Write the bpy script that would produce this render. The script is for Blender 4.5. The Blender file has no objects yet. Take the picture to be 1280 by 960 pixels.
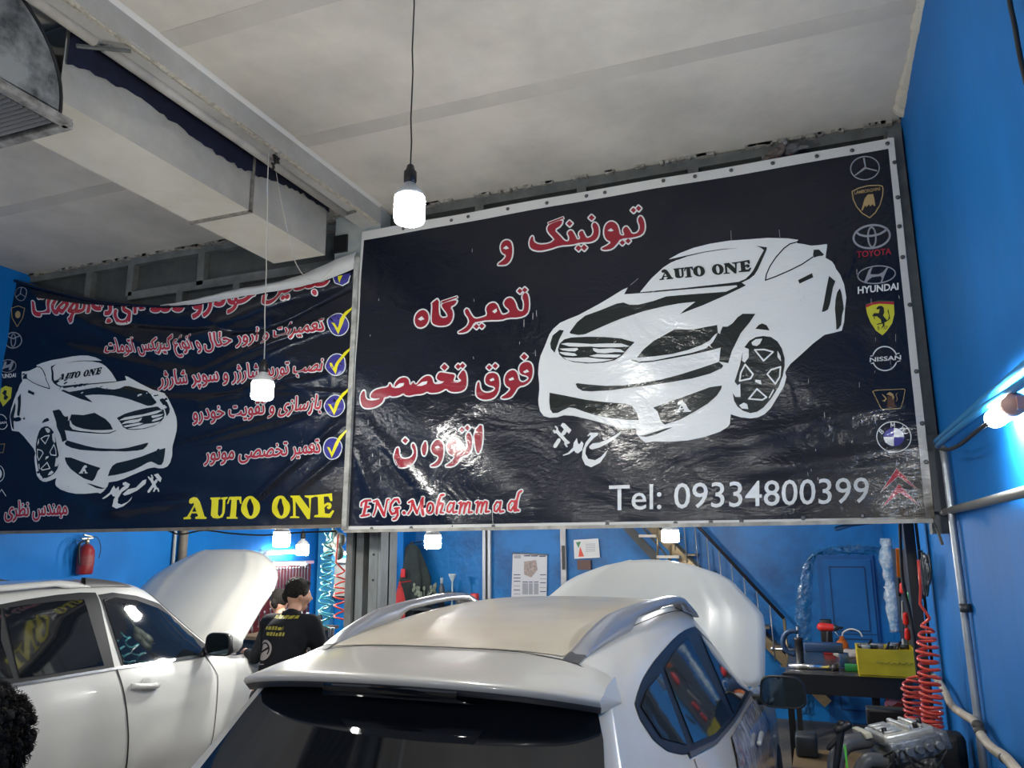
import bpy, bmesh, math, random
import numpy as np
from mathutils import Vector, Matrix
from mathutils.bvhtree import BVHTree
from mathutils.geometry import tessellate_polygon
random.seed(7)
SC = bpy.context.scene
COL = SC.collection
PI = math.pi
# ---------------------------------------------------------------- camera
F = 980.0                                   # focal length in pixels of a 1280 wide frame
CAMH = 1.95
R = np.array([[0.9334, 0.0799, 0.3500], [0.3588, -0.1866, -0.9145], [-0.0078, 0.9792, -0.2028]])
u_, s_, v_ = np.linalg.svd(R); R = u_ @ v_
cam = bpy.data.cameras.new('camera'); cam.sensor_width = 36; cam.lens = F / 1280 * 36
cam.clip_start = 0.05; cam.clip_end = 100
camo = bpy.data.objects.new('camera', cam); COL.objects.link(camo)
mw = Matrix.Identity(4)
for i in range(3):
    for j in range(3): mw[i][j] = R[i][j]
mw[2][3] = CAMH
camo.matrix_world = mw
SC.camera = camo
# ---------------------------------------------------------------- world, exposure
w = bpy.data.worlds.new('dim evening street'); SC.world = w; w.use_nodes = True
w.node_tree.nodes['Background'].inputs[0].default_value = (0.75, 0.82, 1.0, 1)
w.node_tree.nodes['Background'].inputs[1].default_value = 0.22
SC.view_settings.view_transform = 'Standard'; SC.view_settings.look = 'None'
SC.view_settings.exposure = 0.85; SC.view_settings.gamma = 1
BULB = 165.0                                # radiance of the lit bulbs
TUBE = 40.0

# ---------------------------------------------------------------- turning a photo pixel into a point of a real plane
def ray(x, y):
    return R @ np.array([x - 640, 480 - y, -F])
def onY(x, y, Y):
    r = ray(x, y); t = Y / r[1]; return Vector((r[0]*t, Y, r[2]*t + CAMH))
def onX(x, y, X):
    r = ray(x, y); t = X / r[0]; return Vector((X, r[1]*t, r[2]*t + CAMH))
def onZ(x, y, Z):
    r = ray(x, y); t = (Z - CAMH) / r[2]; return Vector((r[0]*t, r[1]*t, Z))

# ---------------------------------------------------------------- materials
MATS = {}
def M(name, col, rough=0.5, metal=0.0, var=0.0, vs=4.0, col2=None, bump=0.0, bs=30.0, coat=0.0, emit=None, es=0.0,
      spec=0.5, aniso=None, sheen=0.0, trans=0.0, det=6.0, thr=(0.35, 0.65)):
    if name in MATS: return MATS[name]
    m = bpy.data.materials.new(name); m.use_nodes = True; MATS[name] = m
    nt = m.node_tree; b = nt.nodes['Principled BSDF']; L = nt.links
    b.inputs['Base Color'].default_value = (*col, 1); b.inputs['Roughness'].default_value = rough
    b.inputs['Metallic'].default_value = metal; b.inputs['Coat Weight'].default_value = coat
    b.inputs['Coat Roughness'].default_value = 0.05
    b.inputs['Specular IOR Level'].default_value = spec
    b.inputs['Transmission Weight'].default_value = trans
    b.inputs['Sheen Weight'].default_value = sheen
    m.diffuse_color = (*col, 1)
    if var or bump or col2:
        tc = nt.nodes.new('ShaderNodeTexCoord')
        mp = nt.nodes.new('ShaderNodeMapping'); L.new(tc.outputs['Object'], mp.inputs[0])
        if aniso: mp.inputs['Scale'].default_value = aniso
    if var or col2:
        n = nt.nodes.new('ShaderNodeTexNoise'); n.inputs['Scale'].default_value = vs; n.inputs['Detail'].default_value = det
        n.inputs['Roughness'].default_value = 0.62
        L.new(mp.outputs[0], n.inputs['Vector'])
        r = nt.nodes.new('ShaderNodeValToRGB'); L.new(n.outputs['Fac'], r.inputs[0])
        c2 = col2 or tuple(c*(1-var) for c in col)
        r.color_ramp.elements[0].position = thr[0]; r.color_ramp.elements[1].position = thr[1]
        r.color_ramp.elements[0].color = (*c2, 1); r.color_ramp.elements[1].color = (*col, 1)
        L.new(r.outputs[0], b.inputs['Base Color'])
    if bump:
        n2 = nt.nodes.new('ShaderNodeTexNoise'); n2.inputs['Scale'].default_value = bs; n2.inputs['Detail'].default_value = 5
        L.new(mp.outputs[0], n2.inputs['Vector'])
        bp = nt.nodes.new('ShaderNodeBump'); bp.inputs['Strength'].default_value = bump; bp.inputs['Distance'].default_value = 0.02
        L.new(n2.outputs['Fac'], bp.inputs['Height']); L.new(bp.outputs[0], b.inputs['Normal'])
    if emit:
        b.inputs['Emission Color'].default_value = (*emit, 1); b.inputs['Emission Strength'].default_value = es
    return m

# ---------------------------------------------------------------- objects
def wl(o):
    v = Vector((0, 0, 0))
    while o is not None: v = v + o.location; o = o.parent
    return v
def tag(o, label=None, cat=None, group=None, kind=None):
    if label: o['label'] = label
    if cat: o['category'] = cat
    if group: o['group'] = group
    if kind: o['kind'] = kind
    return o
def thing(name, loc, label, cat, group=None, rz=0):
    o = bpy.data.objects.new(name, None); o.empty_display_size = 0.1; COL.objects.link(o); o.location = loc; o.rotation_euler.z = rz
    return tag(o, label, cat, group)

class MB:
    """collects shapes; build() links them as one mesh object"""
    def __init__(s): s.bm = bmesh.new(); s.mi = 0; s.smooth = False
    def f(s, vs, sm=None):
        try:
            q = s.bm.faces.new(vs); q.material_index = s.mi; q.smooth = s.smooth if sm is None else sm
            return q
        except ValueError: return None
    def v(s, p): return s.bm.verts.new(p)
    def poly(s, pts):
        return s.f([s.v(p) for p in pts])
    def box(s, a, b, M_=None):
        x0, y0, z0 = a; x1, y1, z1 = b
        P = [Vector(p) for p in ((x0,y0,z0),(x1,y0,z0),(x1,y1,z0),(x0,y1,z0),(x0,y0,z1),(x1,y0,z1),(x1,y1,z1),(x0,y1,z1))]
        if M_: P = [M_ @ p for p in P]
        v = [s.v(p) for p in P]
        for q in ((0,3,2,1),(4,5,6,7),(0,1,5,4),(1,2,6,5),(2,3,7,6),(3,0,4,7)): s.f([v[i] for i in q])
        return s
    def rbox(s, a, b, r=0.01, seg=2, M_=None):
        t = bmesh.new(); x0,y0,z0=a; x1,y1,z1=b
        bmesh.ops.create_cube(t, size=1)
        for v in t.verts: v.co = Vector(((x0+x1)/2+v.co.x*(x1-x0), (y0+y1)/2+v.co.y*(y1-y0), (z0+z1)/2+v.co.z*(z1-z0)))
        bmesh.ops.bevel(t, geom=list(t.edges), offset=r, segments=seg, affect='EDGES', profile=0.5)
        s.merge(t, M_, True)
        return s
    def merge(s, t, M_=None, sm=None):
        mp = {}
        for v in t.verts: mp[v] = s.v(M_ @ v.co if M_ else v.co)
        for q in t.faces: s.f([mp[v] for v in q.verts], sm)
        t.free()
    def bar(s, a, b, wd, ht=None, up=(0,0,1)):
        a = Vector(a); b = Vector(b); ht = ht or wd; d = (b-a).normalized(); up = Vector(up)
        if abs(d.dot(up)) > .99: up = Vector((1,0,0)) if abs(d.x) < .9 else Vector((0,1,0))
        x = d.cross(up).normalized(); z = x.cross(d)
        v = []
        for p in (a, b):
            for i, j in ((-1,-1),(1,-1),(1,1),(-1,1)): v.append(s.v(p + x*(i*wd/2) + z*(j*ht/2)))
        for q in ((3,2,1,0),(4,5,6,7),(0,1,5,4),(1,2,6,5),(2,3,7,6),(3,0,4,7)): s.f([v[i] for i in q])
        return s
    def tube(s, pts, r, n=8, cap=True, closed=False):
        pts = [Vector(p) for p in pts]; N = len(pts)
        rr = r if isinstance(r, (list, tuple)) else [r]*N
        rings = []; up = None
        for i, p in enumerate(pts):
            if closed: d = pts[(i+1) % N] - pts[i-1]
            else: d = pts[min(i+1, N-1)] - pts[max(i-1, 0)]
            if d.length < 1e-9: d = Vector((0,0,1))
            d.normalize()
            if up is None:
                up = Vector((0,0,1)) if abs(d.z) < .9 else Vector((1,0,0))
            x = up - d*up.dot(d)
            if x.length < 1e-6: x = d.orthogonal()
            x.normalize(); y = d.cross(x); up = x
            rings.append([s.v(p + (x*math.cos(2*PI*k/n) + y*math.sin(2*PI*k/n))*rr[i]) for k in range(n)])
        for i in range(N if closed else N-1):
            A = rings[i]; B = rings[(i+1) % N]
            for k in range(n): s.f([A[k], A[(k+1)%n], B[(k+1)%n], B[k]], True)
        if cap and not closed:
            s.f(rings[0][::-1], False); s.f(rings[-1], False)
        return s
    def lathe(s, prof, c=(0,0,0), n=20, axis='Z', M_=None, caps=True):
        c = Vector(c); rings = []
        for r, h in prof:
            ring = []
            for k in range(n):
                a = 2*PI*k/n; p = Vector((r*math.cos(a), r*math.sin(a), h))
                if axis == 'Y': p = Vector((p.x, p.z, p.y))
                if axis == 'X': p = Vector((p.z, p.y, p.x))
                if M_: p = M_ @ p
                ring.append(s.v(c + p))
            rings.append(ring)
        for i in range(len(rings)-1):
            for k in range(n): s.f([rings[i][k], rings[i][(k+1)%n], rings[i+1][(k+1)%n], rings[i+1][k]], True)
        if caps: s.f(rings[0][::-1], False); s.f(rings[-1], False)
        return s
    def ball(s, c, r, sc=(1,1,1), n=12, M_=None):
        t = bmesh.new(); bmesh.ops.create_uvsphere(t, u_segments=n, v_segments=max(6, n//2+2), radius=r)
        for v in t.verts:
            p = Vector((v.co.x*sc[0], v.co.y*sc[1], v.co.z*sc[2]))
            if M_: p = M_ @ p
            v.co = p + Vector(c)
        s.merge(t, None, True); return s
    def capsule(s, a, b, ra, rb, n=12):
        a = Vector(a); b = Vector(b); d = (b-a); L = d.length
        pts = []; rr = []
        if L < 1e-6: return s.ball(a, ra)
        d.normalize()
        for k in range(4): t = k/4*PI/2; pts.append(a - d*ra*math.cos(t)); rr.append(max(ra*math.sin(t), ra*0.06))
        for k in range(5): t = k/4; pts.append(a.lerp(b, t)); rr.append(ra+(rb-ra)*t)
        for k in range(1, 5): t = k/4*PI/2; pts.append(b + d*rb*math.sin(t)); rr.append(max(rb*math.cos(t), rb*0.06))
        return s.tube(pts, rr, n)
    def grid(s, rows, sm=True, closed=False):
        V = [[s.v(p) for p in r] for r in rows]
        for i in range(len(V)-1):
            m = len(V[i])
            for j in range(m if closed else m-1): s.f([V[i][j], V[i][(j+1)%m], V[i+1][(j+1)%m], V[i+1][j]], sm)
        return V
    def build(s, name, mats, parent=None, local=False, loc=None):
        me = bpy.data.meshes.new(name)
        bmesh.ops.recalc_face_normals(s.bm, faces=s.bm.faces)
        off = Vector((0,0,0))
        if parent is not None and not local: off = wl(parent)
        if loc is not None: off = Vector(loc)
        if off.length: bmesh.ops.translate(s.bm, verts=s.bm.verts, vec=-off)
        s.bm.to_mesh(me); s.bm.free()
        for m in (mats if isinstance(mats, (list, tuple)) else [mats]): me.materials.append(m)
        o = bpy.data.objects.new(name, me); COL.objects.link(o)
        if parent is not None: o.parent = parent
        elif loc is not None: o.location = loc
        return o
def dup(o, loc=None, parent=None):
    c = o.copy(); COL.objects.link(c)
    if loc is not None: c.location = loc
    if parent is not None: c.parent = parent
    return c
def dup_tree(o, loc, label=None):
    c = o.copy(); COL.objects.link(c); c.location = loc
    if label: c['label'] = label
    for ch in list(o.children):
        d = ch.copy(); COL.objects.link(d); d.parent = c
        for g in list(ch.children):
            e = g.copy(); COL.objects.link(e); e.parent = d
    return c
def st(o, kind='structure'): o['kind'] = kind; return o
def catmull(P, n):
    P = [np.array(p, float) for p in P]; out = []
    for i in range(len(P)-1):
        a = P[i-1] if i > 0 else 2*P[0]-P[1]; b = P[i]; c = P[i+1]; d = P[i+2] if i+2 < len(P) else 2*P[-1]-P[-2]
        for k in range(n):
            t = k/n
            out.append(0.5*((2*b)+(-a+c)*t+(2*a-5*b+4*c-d)*t*t+(-a+3*b-3*c+d)*t**3))
    out.append(P[-1]); return out
# ================================================================ the room
D = 4.9          # plane of the banners
XR = 0.68; XL = -6.86; YB = 10.0; ZC = 4.53; YF = -3.2
blue = M('blue wall paint', (0.002, 0.180, 0.57), 0.6, spec=.3, var=0.3, vs=1.3, bump=0.25, bs=9, det=8, thr=(0.25, 0.7), aniso=(1, 1, 0.5))
blue_b = M('blue back wall paint', (0.008, 0.19, 0.54), 0.42, spec=.4, col2=(0.008, 0.09, 0.27), vs=1.6, bump=0.35, bs=14, det=9, thr=(0.34, 0.56))
plaster = M('ceiling plaster', (0.72, 0.67, 0.58), 0.85, col2=(0.55, 0.515, 0.45), vs=1.1, bump=0.25, bs=8, det=9, thr=(0.36, 0.62))
concrete = M('floor concrete', (0.16, 0.13, 0.09), 0.5, col2=(0.05, 0.045, 0.04), vs=2.0, bump=0.3, bs=20, det=8)
greysteel = M('grey painted steel', (0.17, 0.18, 0.17), 0.5, var=0.4, vs=8, bump=0.1, bs=40)
darkpanel = M('grey sheet panel', (0.075, 0.082, 0.078), 0.5, var=0.35, vs=5)
darksteel = M('dark steel', (0.035, 0.04, 0.045), 0.45, var=0.4, vs=9)
black = M('black paint', (0.012, 0.012, 0.014), 0.4)
rubber = M('black rubber', (0.01, 0.01, 0.011), 0.6)
chrome = M('bright metal', (0.7, 0.7, 0.72), 0.22, 1.0)
steel = M('dull metal', (0.45, 0.45, 0.46), 0.38, 1.0, var=0.3, vs=12)
white = M('white plastic', (0.75, 0.75, 0.74), 0.4)
red = M('red plastic', (0.55, 0.02, 0.02), 0.35)

m = MB(); m.box((XL-.2, YF, -.1), (XR+.2, YB+.2, 0)); st(m.build('floor', concrete))
m = MB(); m.box((XR, YF, 0), (XR+.15, YB+.15, ZC+.1)); st(m.build('wall_right', blue))
m = MB(); m.box((XL-.15, YF, 0), (XL, YB+.15, ZC+.1)); st(m.build('wall_left', blue))
m = MB(); m.box((XL, YB, 0), (XR, YB+.15, ZC+.1)); wall_back = st(m.build('wall_back', blue_b))
# ceiling: slab with shallow sagging and the darker joints of the ceiling boards as low ribs
m = MB(); m.box((XL, YF, ZC), (XR, YB, ZC+.12)); ceil = st(m.build('ceiling', plaster))
rib = M('ceiling joint plaster', (0.60, 0.56, 0.49), 0.9, var=0.12, vs=3)
def ceil_line(p, q, wd, x0, x1):
    a = onZ(*p, ZC); b = onZ(*q, ZC); k = (b.y-a.y)/(b.x-a.x)
    mm = MB(); mm.box((x0, -wd/2, -.0025), (x1, wd/2, 0.0))
    o = mm.build('joint', rib, ceil, local=True); o.location = (0, a.y, ZC); return o
ceil_line((300, 195), (860, 60), .13, -2.95, XR)
ceil_line((230, 45), (440, 5), .13, -2.95, XR)
ceil_line((0, 265), (150, 235), .13, XL, -3.3)
# peeling plaster lip where ceiling meets the right wall
lip = M('flaking plaster edge', (0.62, 0.58, 0.48), 0.9, bump=0.5, bs=60)
m = MB(); rows = []
for i in range(90):
    y = 0.9 + i*(D-0.9)/89; j = random.uniform(-.006, .006) + .012*math.sin(y*2.3)+.01*math.sin(y*6.1)
    rows.append([(XR+.001, y, ZC-.03+j), (XR-.022+j*.5, y, ZC-.018+j*.6), (XR-.03+j, y, ZC)])
m.grid(rows, False); st(m.build('trim_1', lip))
# ---- concrete beam running in depth, with its underside strips
beamm = M('beam plaster', (0.50, 0.485, 0.45), 0.85, col2=(0.38, 0.37, 0.34), vs=2.5, bump=0.3, bs=18, det=8)
m = MB(); m.box((-3.14, YF, 4.384), (-2.955, D+.1, ZC+.02)); beam = st(m.build('trim_2', beamm))
m = MB()
rows = []
for i in range(120):
    y = YF + i*(D+.1-YF)/119; j = random.uniform(-.004, .004)
    rows.append([(-2.953, y, 4.386+j), (-2.975, y, 4.378+j), (-3.0, y, 4.384)])
m.grid(rows, False); m.build('edge_chip', M('chipped plaster', (0.6, 0.55, 0.45), .9, var=.4, vs=30, bump=.8, bs=50), beam)
m = MB(); m.tube([(-3.10, y, 4.375) for y in (YF, 0, 2.45)], .028, 8); m.tube([(-3.09, y, 4.372) for y in (2.5, 3.6, 4.62)], .028, 8)
m.build('pipe', M('painted pipe', (.5, .47, .42), .5, var=.3, vs=5), beam)
m = MB(); m.bar((-3.18, 2.42, 4.35), (-2.98, 2.56, 4.36), .02, .012); m.bar((-3.2, 4.66, 4.37), (-2.99, 4.62, 4.37), .02, .012); m.build('bracket', greysteel, beam)
# ---- white coved ceiling joint line beside the beam
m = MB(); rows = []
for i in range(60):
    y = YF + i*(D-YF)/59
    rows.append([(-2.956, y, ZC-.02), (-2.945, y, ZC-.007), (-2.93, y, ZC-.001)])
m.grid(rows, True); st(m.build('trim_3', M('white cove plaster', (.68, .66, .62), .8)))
# ---- partition above the opening, behind the banners: steel frame with grey panels
YP = D + .16
part_ = st((lambda mm: (mm.box((XL, YP+.03, 2.12), (XR, YP+.06, ZC)), mm.build('wall_middle', darkpanel))[1])(MB()))
def rail(x0, x1, z0, z1, nm='rail', y0=YP-.03, y1=YP+.03):
    mm = MB(); mm.box((x0, y0, z0), (x1, y1, z1)); return mm.build(nm, greysteel, part_)
rail(XL, -3.0, ZC-.07, ZC-.005); rail(-2.7, XR, ZC-.08, ZC-.005)
for px_ in (601, 728, 868, 962, 1119):
    x = onY(px_, 230, YP).x; rail(x-.035, x+.035, 2.2, ZC-.08, 'mullion')
for px_, py_ in ((114, 350), (166, 345), (255, 320)):
    x = onY(px_, py_, YP).x; rail(x-.035, x+.035, 2.2 if px_ < 120 else onY(255, 357, YP).z, ZC-.07, 'mullion')
zr = onY(300, 349, YP).z
rail(onY(163, 370, YP).x, -3.0, zr-.045, zr+.03)
for px_ in (228, 298): 
    x = onY(px_, 360, YP).x; rail(x-.035, x+.035, 2.2, zr-.045, 'mullion')
rail(-2.7, XR, 3.95, 4.03); rail(XL, -3.0, 2.15, 2.22); rail(-2.7, XR, 2.15, 2.22)
rail(XR-.09, XR-.01, 0.0 if False else 2.0, ZC-.08, 'mullion', YP-.1, YP+.03)
# chipped mortar under ceiling over the partition
m = MB()
for i in range(150):
    x = random.uniform(XL, XR); 
    if -3.1 < x < -2.7: continue
    s = random.uniform(.008, .03); m.box((x, YP-.07, ZC-.012-random.random()*.015), (x+s*2.5, YP-.03, ZC))
c = m.build('mortar', M('crumbling mortar', (.42, .40, .35), .95, var=.5, vs=30, bump=.6, bs=80), part_); c['kind'] = 'stuff'
# ---- the built-up steel column between the two bays
colm = M('column paint', (0.30, 0.33, 0.33), 0.55, col2=(0.16, 0.15, 0.13), vs=7, bump=0.25, bs=25, aniso=(1, 1, .25))
m = MB()
xa = onY(447, 700, D+.3).x; xb = onY(486, 700, D+.3).x
m.box((xa, D+.18, 0), (xa+.02, D+.42, ZC)); m.box((xb-.02, D+.18, 0), (xb, D+.42, ZC)); m.box((xa, D+.29, 0), (xb, D+.31, ZC))
m.box((xa+.05, D+.2, 0), (xa+.11, D+.29, ZC)); m.box((xb-.09, D+.17, 0), (xb-.02, D+.29, ZC)); m.box((xa-.02, D+.17, 0), (xa+.035, D+.2, ZC))
column = st(m.build('trim_4', colm))
m = MB(); m.box((xa-.12, D+.02, 3.55), (xb+.02, D+.17, ZC-.02)); m.build('capital', M('column head paint', (.27, .34, .37), .5, col2=(.4, .42, .4), vs=6, bump=.3, bs=20), column)
m = MB(); m.box((xa-.12, D-.0, 4.2), (xa-.0, D+.02, 4.34)); m.build('plate', black, column)
m = MB()
for z in (0.9, 1.3, 1.72, 1.9): m.lathe([(.009, 0), (.009, .012)], (xb-.05, D+.165, z), 6, 'Y')
m.build('bolt', darksteel, column)
# ================================================================ the two banners
def conv(zone, pts):
    ox, oy, s = zone; return [(ox + x/s, oy + y/s) for x, y in pts]
Z1=(670,380,8.); Z2=(780,290,8.); Z3=(910,290,8.); Z4=(790,390,8.); Z5=(880,400,7.385); Z6=(670,480,8.); Z7=(800,470,8.); Z8=(940,300,7.385)
RA=(600,240,5.3333); RB=(440,250,5.3333); RC=(440,430,5.3333)
# ---- 2D art: lists of (list of triangles in photo pixels)
class Art:
    def __init__(s): s.tris = []
    def poly(s, pts):
        V = [Vector((p[0], p[1], 0)) for p in pts]
        for t in tessellate_polygon([V]): s.tris.append([pts[i] for i in t])
        return s
    def stroke(s, pts, w, closed=False, n=8):
        P = [np.array(p, float) for p in pts]; N = len(P)
        for i in range(N if closed else N-1):
            a, b = P[i], P[(i+1) % N]; d = b-a; L = np.hypot(*d)
            if L < 1e-6: continue
            q = np.array((-d[1], d[0]))/L*w/2
            s.tris.append([tuple(a+q), tuple(b+q), tuple(b-q)]); s.tris.append([tuple(a+q), tuple(b-q), tuple(a-q)])
        for p in P:
            c = [(p[0]+w/2*math.cos(2*PI*k/n), p[1]+w/2*math.sin(2*PI*k/n)) for k in range(n)]
            for k in range(1, n-1): s.tris.append([c[0], c[k], c[k+1]])
        return s
    def ell(s, c, rx, ry, rot=0, n=28, a0=0, a1=360):
        P = [(c[0]+rx*math.cos(t)*math.cos(rot)-ry*math.sin(t)*math.sin(rot), c[1]+rx*math.cos(t)*math.sin(rot)+ry*math.sin(t)*math.cos(rot)) for t in [math.radians(a0+(a1-a0)*k/n) for k in range(n)]]
        if a1-a0 < 359: P = [c]+P+[(c[0]+rx*math.cos(math.radians(a1)), c[1]+ry*math.sin(math.radians(a1)))]
        for k in range(1, len(P)-1): s.tris.append([P[0], P[k], P[k+1]])
        return s
    def ring(s, c, rx, ry, w, rot=0, n=36, a0=0, a1=360):
        t = [math.radians(a0+(a1-a0)*k/n) for k in range(n+1)]
        P = [(c[0]+rx*math.cos(q)*math.cos(rot)-ry*math.sin(q)*math.sin(rot), c[1]+rx*math.cos(q)*math.sin(rot)+ry*math.sin(q)*math.cos(rot)) for q in t]
        return s.stroke(P, w, False, 6)
    def add(s, o): s.tris += o.tris; return s
    def map(s, fn):
        a = Art(); a.tris = [[fn(*p) for p in t] for t in s.tris]; return a
def smooth(pts, k=1):
    for _ in range(k):
        out = []
        for i in range(len(pts)):
            a = pts[i]; b = pts[(i+1) % len(pts)]
            out += [(a[0]*.75+b[0]*.25, a[1]*.75+b[1]*.25), (a[0]*.25+b[0]*.75, a[1]*.25+b[1]*.75)]
        pts = out
    return pts

# ---- car drawing
W_ = Art(); K_ = Art(); W2 = Art()
body = (conv(Z1, [(28,700),(30,650),(35,590),(50,520),(95,420),(140,310),(180,255),(250,195),(330,160),(430,120),(540,60),(640,5)]) +
  conv(Z2, [(0,583),(45,565),(8,632),(165,614),(280,478),(400,365),(440,338),(475,315),(530,290),(505,276),(455,281),(560,220),(700,165),(860,125),(1050,95),(1280,78)]) +
  conv(Z3, [(400,65),(600,68),(705,82),(680,105),(700,118),(760,125),(830,140),(900,135),(985,122),(992,130),(975,262),(1040,300),(1065,335),(1080,375),(1120,430),(1160,530),(1182,660)]) +
  conv(Z8, [(858,640),(850,760),(828,842),(760,860),(670,880),(610,925)]) +
  conv(Z5, [(1008,221),(885,335),(800,410),(765,460),(750,490),(762,530),(740,610),(680,710),(620,810),(560,870),(500,900),(430,910),(340,900),(248,872)]) +
  conv(Z7, [(908,400),(900,480),(880,510),(800,560),(650,610),(480,645),(300,658),(120,655)]) +
  conv(Z6, [(1100,590),(1060,560),(1010,500),(1000,447),(860,440),(760,420),(620,380),(480,345),(380,322),(290,318),(220,338),(150,342),(90,325),(55,280),(38,210),(35,160),(42,60),(40,0)]))
W_.poly(body)
K_.poly(conv(Z2, [(8,632),(165,614),(600,572),(1050,517),(1150,503),(1215,475),(1262,430),(1290,395),(1320,340),(1360,260),(1400,190),(1370,165),(1325,147),(1430,160),(1428,185),(1390,270),(1340,380),(1305,435),(1255,475),(1180,512),(1220,540),(1165,568),(1020,640),(800,740),(565,830),(610,790),(720,708),(560,725),(420,750),(200,800),(0,865),(-100,904),(-180,940),(-320,1003),(-380,1030),(-450,1038),(-530,1022),(-535,1010),(-460,910),(-380,845),(-230,790),(-70,725),(0,712),(60,735),(150,735),(300,700),(430,655),(540,645),(1020,605),(1135,552),(1128,538),(600,588),(300,615)]))
K_.poly(conv(Z2, [(455,285),(620,245),(800,205),(1000,175),(1150,170),(1000,182),(800,213),(640,252),(540,290)]))
K_.stroke(conv(Z3, [(680,108),(620,125),(560,170),(480,260),(420,350),(385,430),(375,488),(480,450),(620,390),(740,330),(850,255)]), 1.5)
K_.poly(conv(Z3, [(858,182),(910,180),(960,230),(945,243),(905,247),(860,262),(850,240)]))
K_.poly(conv(Z3, [(700,488),(840,418),(852,460),(716,522)]))
K_.poly(conv(Z3, [(1010,445),(1073,498),(1050,560),(1020,720),(1000,780),(970,798),(938,805),(960,700),(990,540)]))
K_.poly(conv(Z8, [(810,452),(825,490),(840,580),(846,640),(830,700),(822,790),(800,825),(778,835),(775,760),(765,640),(770,560),(785,490)]))
K_.poly(conv(Z1, [(245,265),(288,272),(240,360),(192,492),(155,450),(148,400),(175,320)]))
K_.poly(conv(Z1, [(225,460),(245,400),(290,360),(360,342),(520,335),(700,338),(860,352),(992,388),(930,450),(860,530),(790,570),(680,592),(520,600),(380,585),(290,555),(240,510)]))
for p in ([(255,405),(320,395),(450,400),(560,408),(720,402),(860,402),(945,430),(860,438),(740,440),(600,438),(560,432),(440,435),(340,430)],
          [(240,452),(420,446),(430,460),(400,480),(330,478),(270,468)], [(240,485),(330,490),(395,500),(420,520),(380,525),(300,518),(255,500)],
          [(575,448),(640,458),(760,452),(850,460),(900,490),(800,488),(700,500),(620,495),(585,475)],
          [(540,525),(620,508),(780,512),(858,515),(820,540),(700,542),(600,538)],
          [(275,538),(400,545),(520,540),(640,555),(780,562),(680,582),(540,592),(400,580),(320,565)]): W2.poly(conv(Z1, p))
K_.poly(conv(Z4, [(55,462),(120,380),(220,295),(330,235),(430,178),(520,180),(620,182),(740,158),(855,138),(862,215),(830,235),(780,290),(700,335),(560,385),(400,425),(220,450)]))
K_.poly(conv(Z4, [(862,215),(885,228),(890,200),(910,155),(960,155),(1010,120),(1060,60),(1110,25),(1235,25),(1180,110),(1090,220),(1040,320),(1000,400),(965,515),(872,498),(890,362),(760,395),(600,430),(400,470),(200,505),(80,515),(0,490),(0,480),(90,500),(220,490),(400,452),(600,412),(740,370),(810,310),(850,240)]))
K_.poly(conv(Z4, [(870,502),(915,540),(900,565),(780,620),(600,670),(400,705),(200,735),(0,757),(-200,785),(-400,797),(-490,792),(-540,762),(-560,722),(-540,715),(-440,727),(-260,742),(-60,737),(100,713),(300,680),(500,625),(700,560)]))
K_.poly(conv(Z7, [(135,318),(300,262),(500,190),(700,115),(820,98),(815,130),(770,200),(680,280),(540,365),(400,440),(250,487),(215,460),(195,410),(180,360)]))
K_.poly(conv(Z6, [(145,92),(300,120),(500,160),(700,185),(900,200),(965,225),(1010,290),(1030,362),(900,358),(760,345),(620,320),(500,285),(400,248),(340,240),(280,268),(230,295),(180,298),(155,260),(145,180)]))
K_.poly(conv(Z7, [(340,510),(150,590),(60,610),(-20,600),(40,595),(120,570),(260,525)]))
K_.poly(conv(Z5, [(375,258),(420,200),(480,165),(550,155),(620,165),(680,205),(720,270),(745,360),(745,430),(728,520),(690,620),(620,730),(550,810),(490,850),(430,862),(360,840),(310,800),(280,750),(266,675),(290,712),(338,712),(335,590),(310,605),(283,572),(330,430),(360,300),(352,380),(378,398),(415,350),(415,275)]))
K_.poly(conv(Z5, [(475,88),(510,50),(540,38),(580,55),(607,103)]))
for p in ([(440,215),(480,185),(540,180),(520,225),(490,248),(450,240)], [(680,290),(708,340),(712,388),(680,350)], [(640,640),(650,650),(605,728),(598,718)], [(475,555),(525,560),(532,600),(475,575)], [(325,790),(370,765),(400,780),(410,825),(350,820)]): W2.poly(conv(Z5, p))
for p in ([(470,282),(560,280),(640,302),(552,383)], [(382,415),(455,505),(430,545),(330,565),(342,490)], [(708,438),(700,530),(660,595),(585,505),(620,465)], [(490,640),(578,715),(540,740),(415,730)]): W2.stroke(conv(Z5, p), 1.9, True)
# fancy lettering A U T O / O N E, drawn once, placed by an affine map
LET = []; HOLE = []
LET.append([(42,270),(70,262),(120,165),(115,150),(104,160),(88,155),(85,140),(90,120),(115,105),(140,110),(160,140),(205,260),(222,268),(218,280),(135,280),(135,265),(155,258),(145,235),(105,235),(92,262),(102,270),(100,280),(45,283)])
HOLE.append([(126,180),(142,222),(110,222)])
LET.append([(240,108),(322,106),(320,122),(305,125),(305,240),(320,262),(338,235),(340,125),(325,120),(328,108),(378,103),(375,118),(360,125),(358,230),(345,265),(310,277),(270,272),(252,250),(252,128),(242,122)])
LET.append([(385,115),(392,102),(487,100),(487,160),(475,155),(470,125),(450,125),(448,262),(462,268),(460,278),(378,278),(375,265),(400,262),(408,125),(395,125),(385,155),(372,160)])
LET.append([(895,95),(960,92),(1035,200),(1035,115),(1005,105),(1000,93),(1085,90),(1085,102),(1055,112),(1035,280),(1015,280),(925,140),(920,255),(950,262),(950,272),(875,272),(875,262),(900,255),(905,112),(897,108)])
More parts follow.
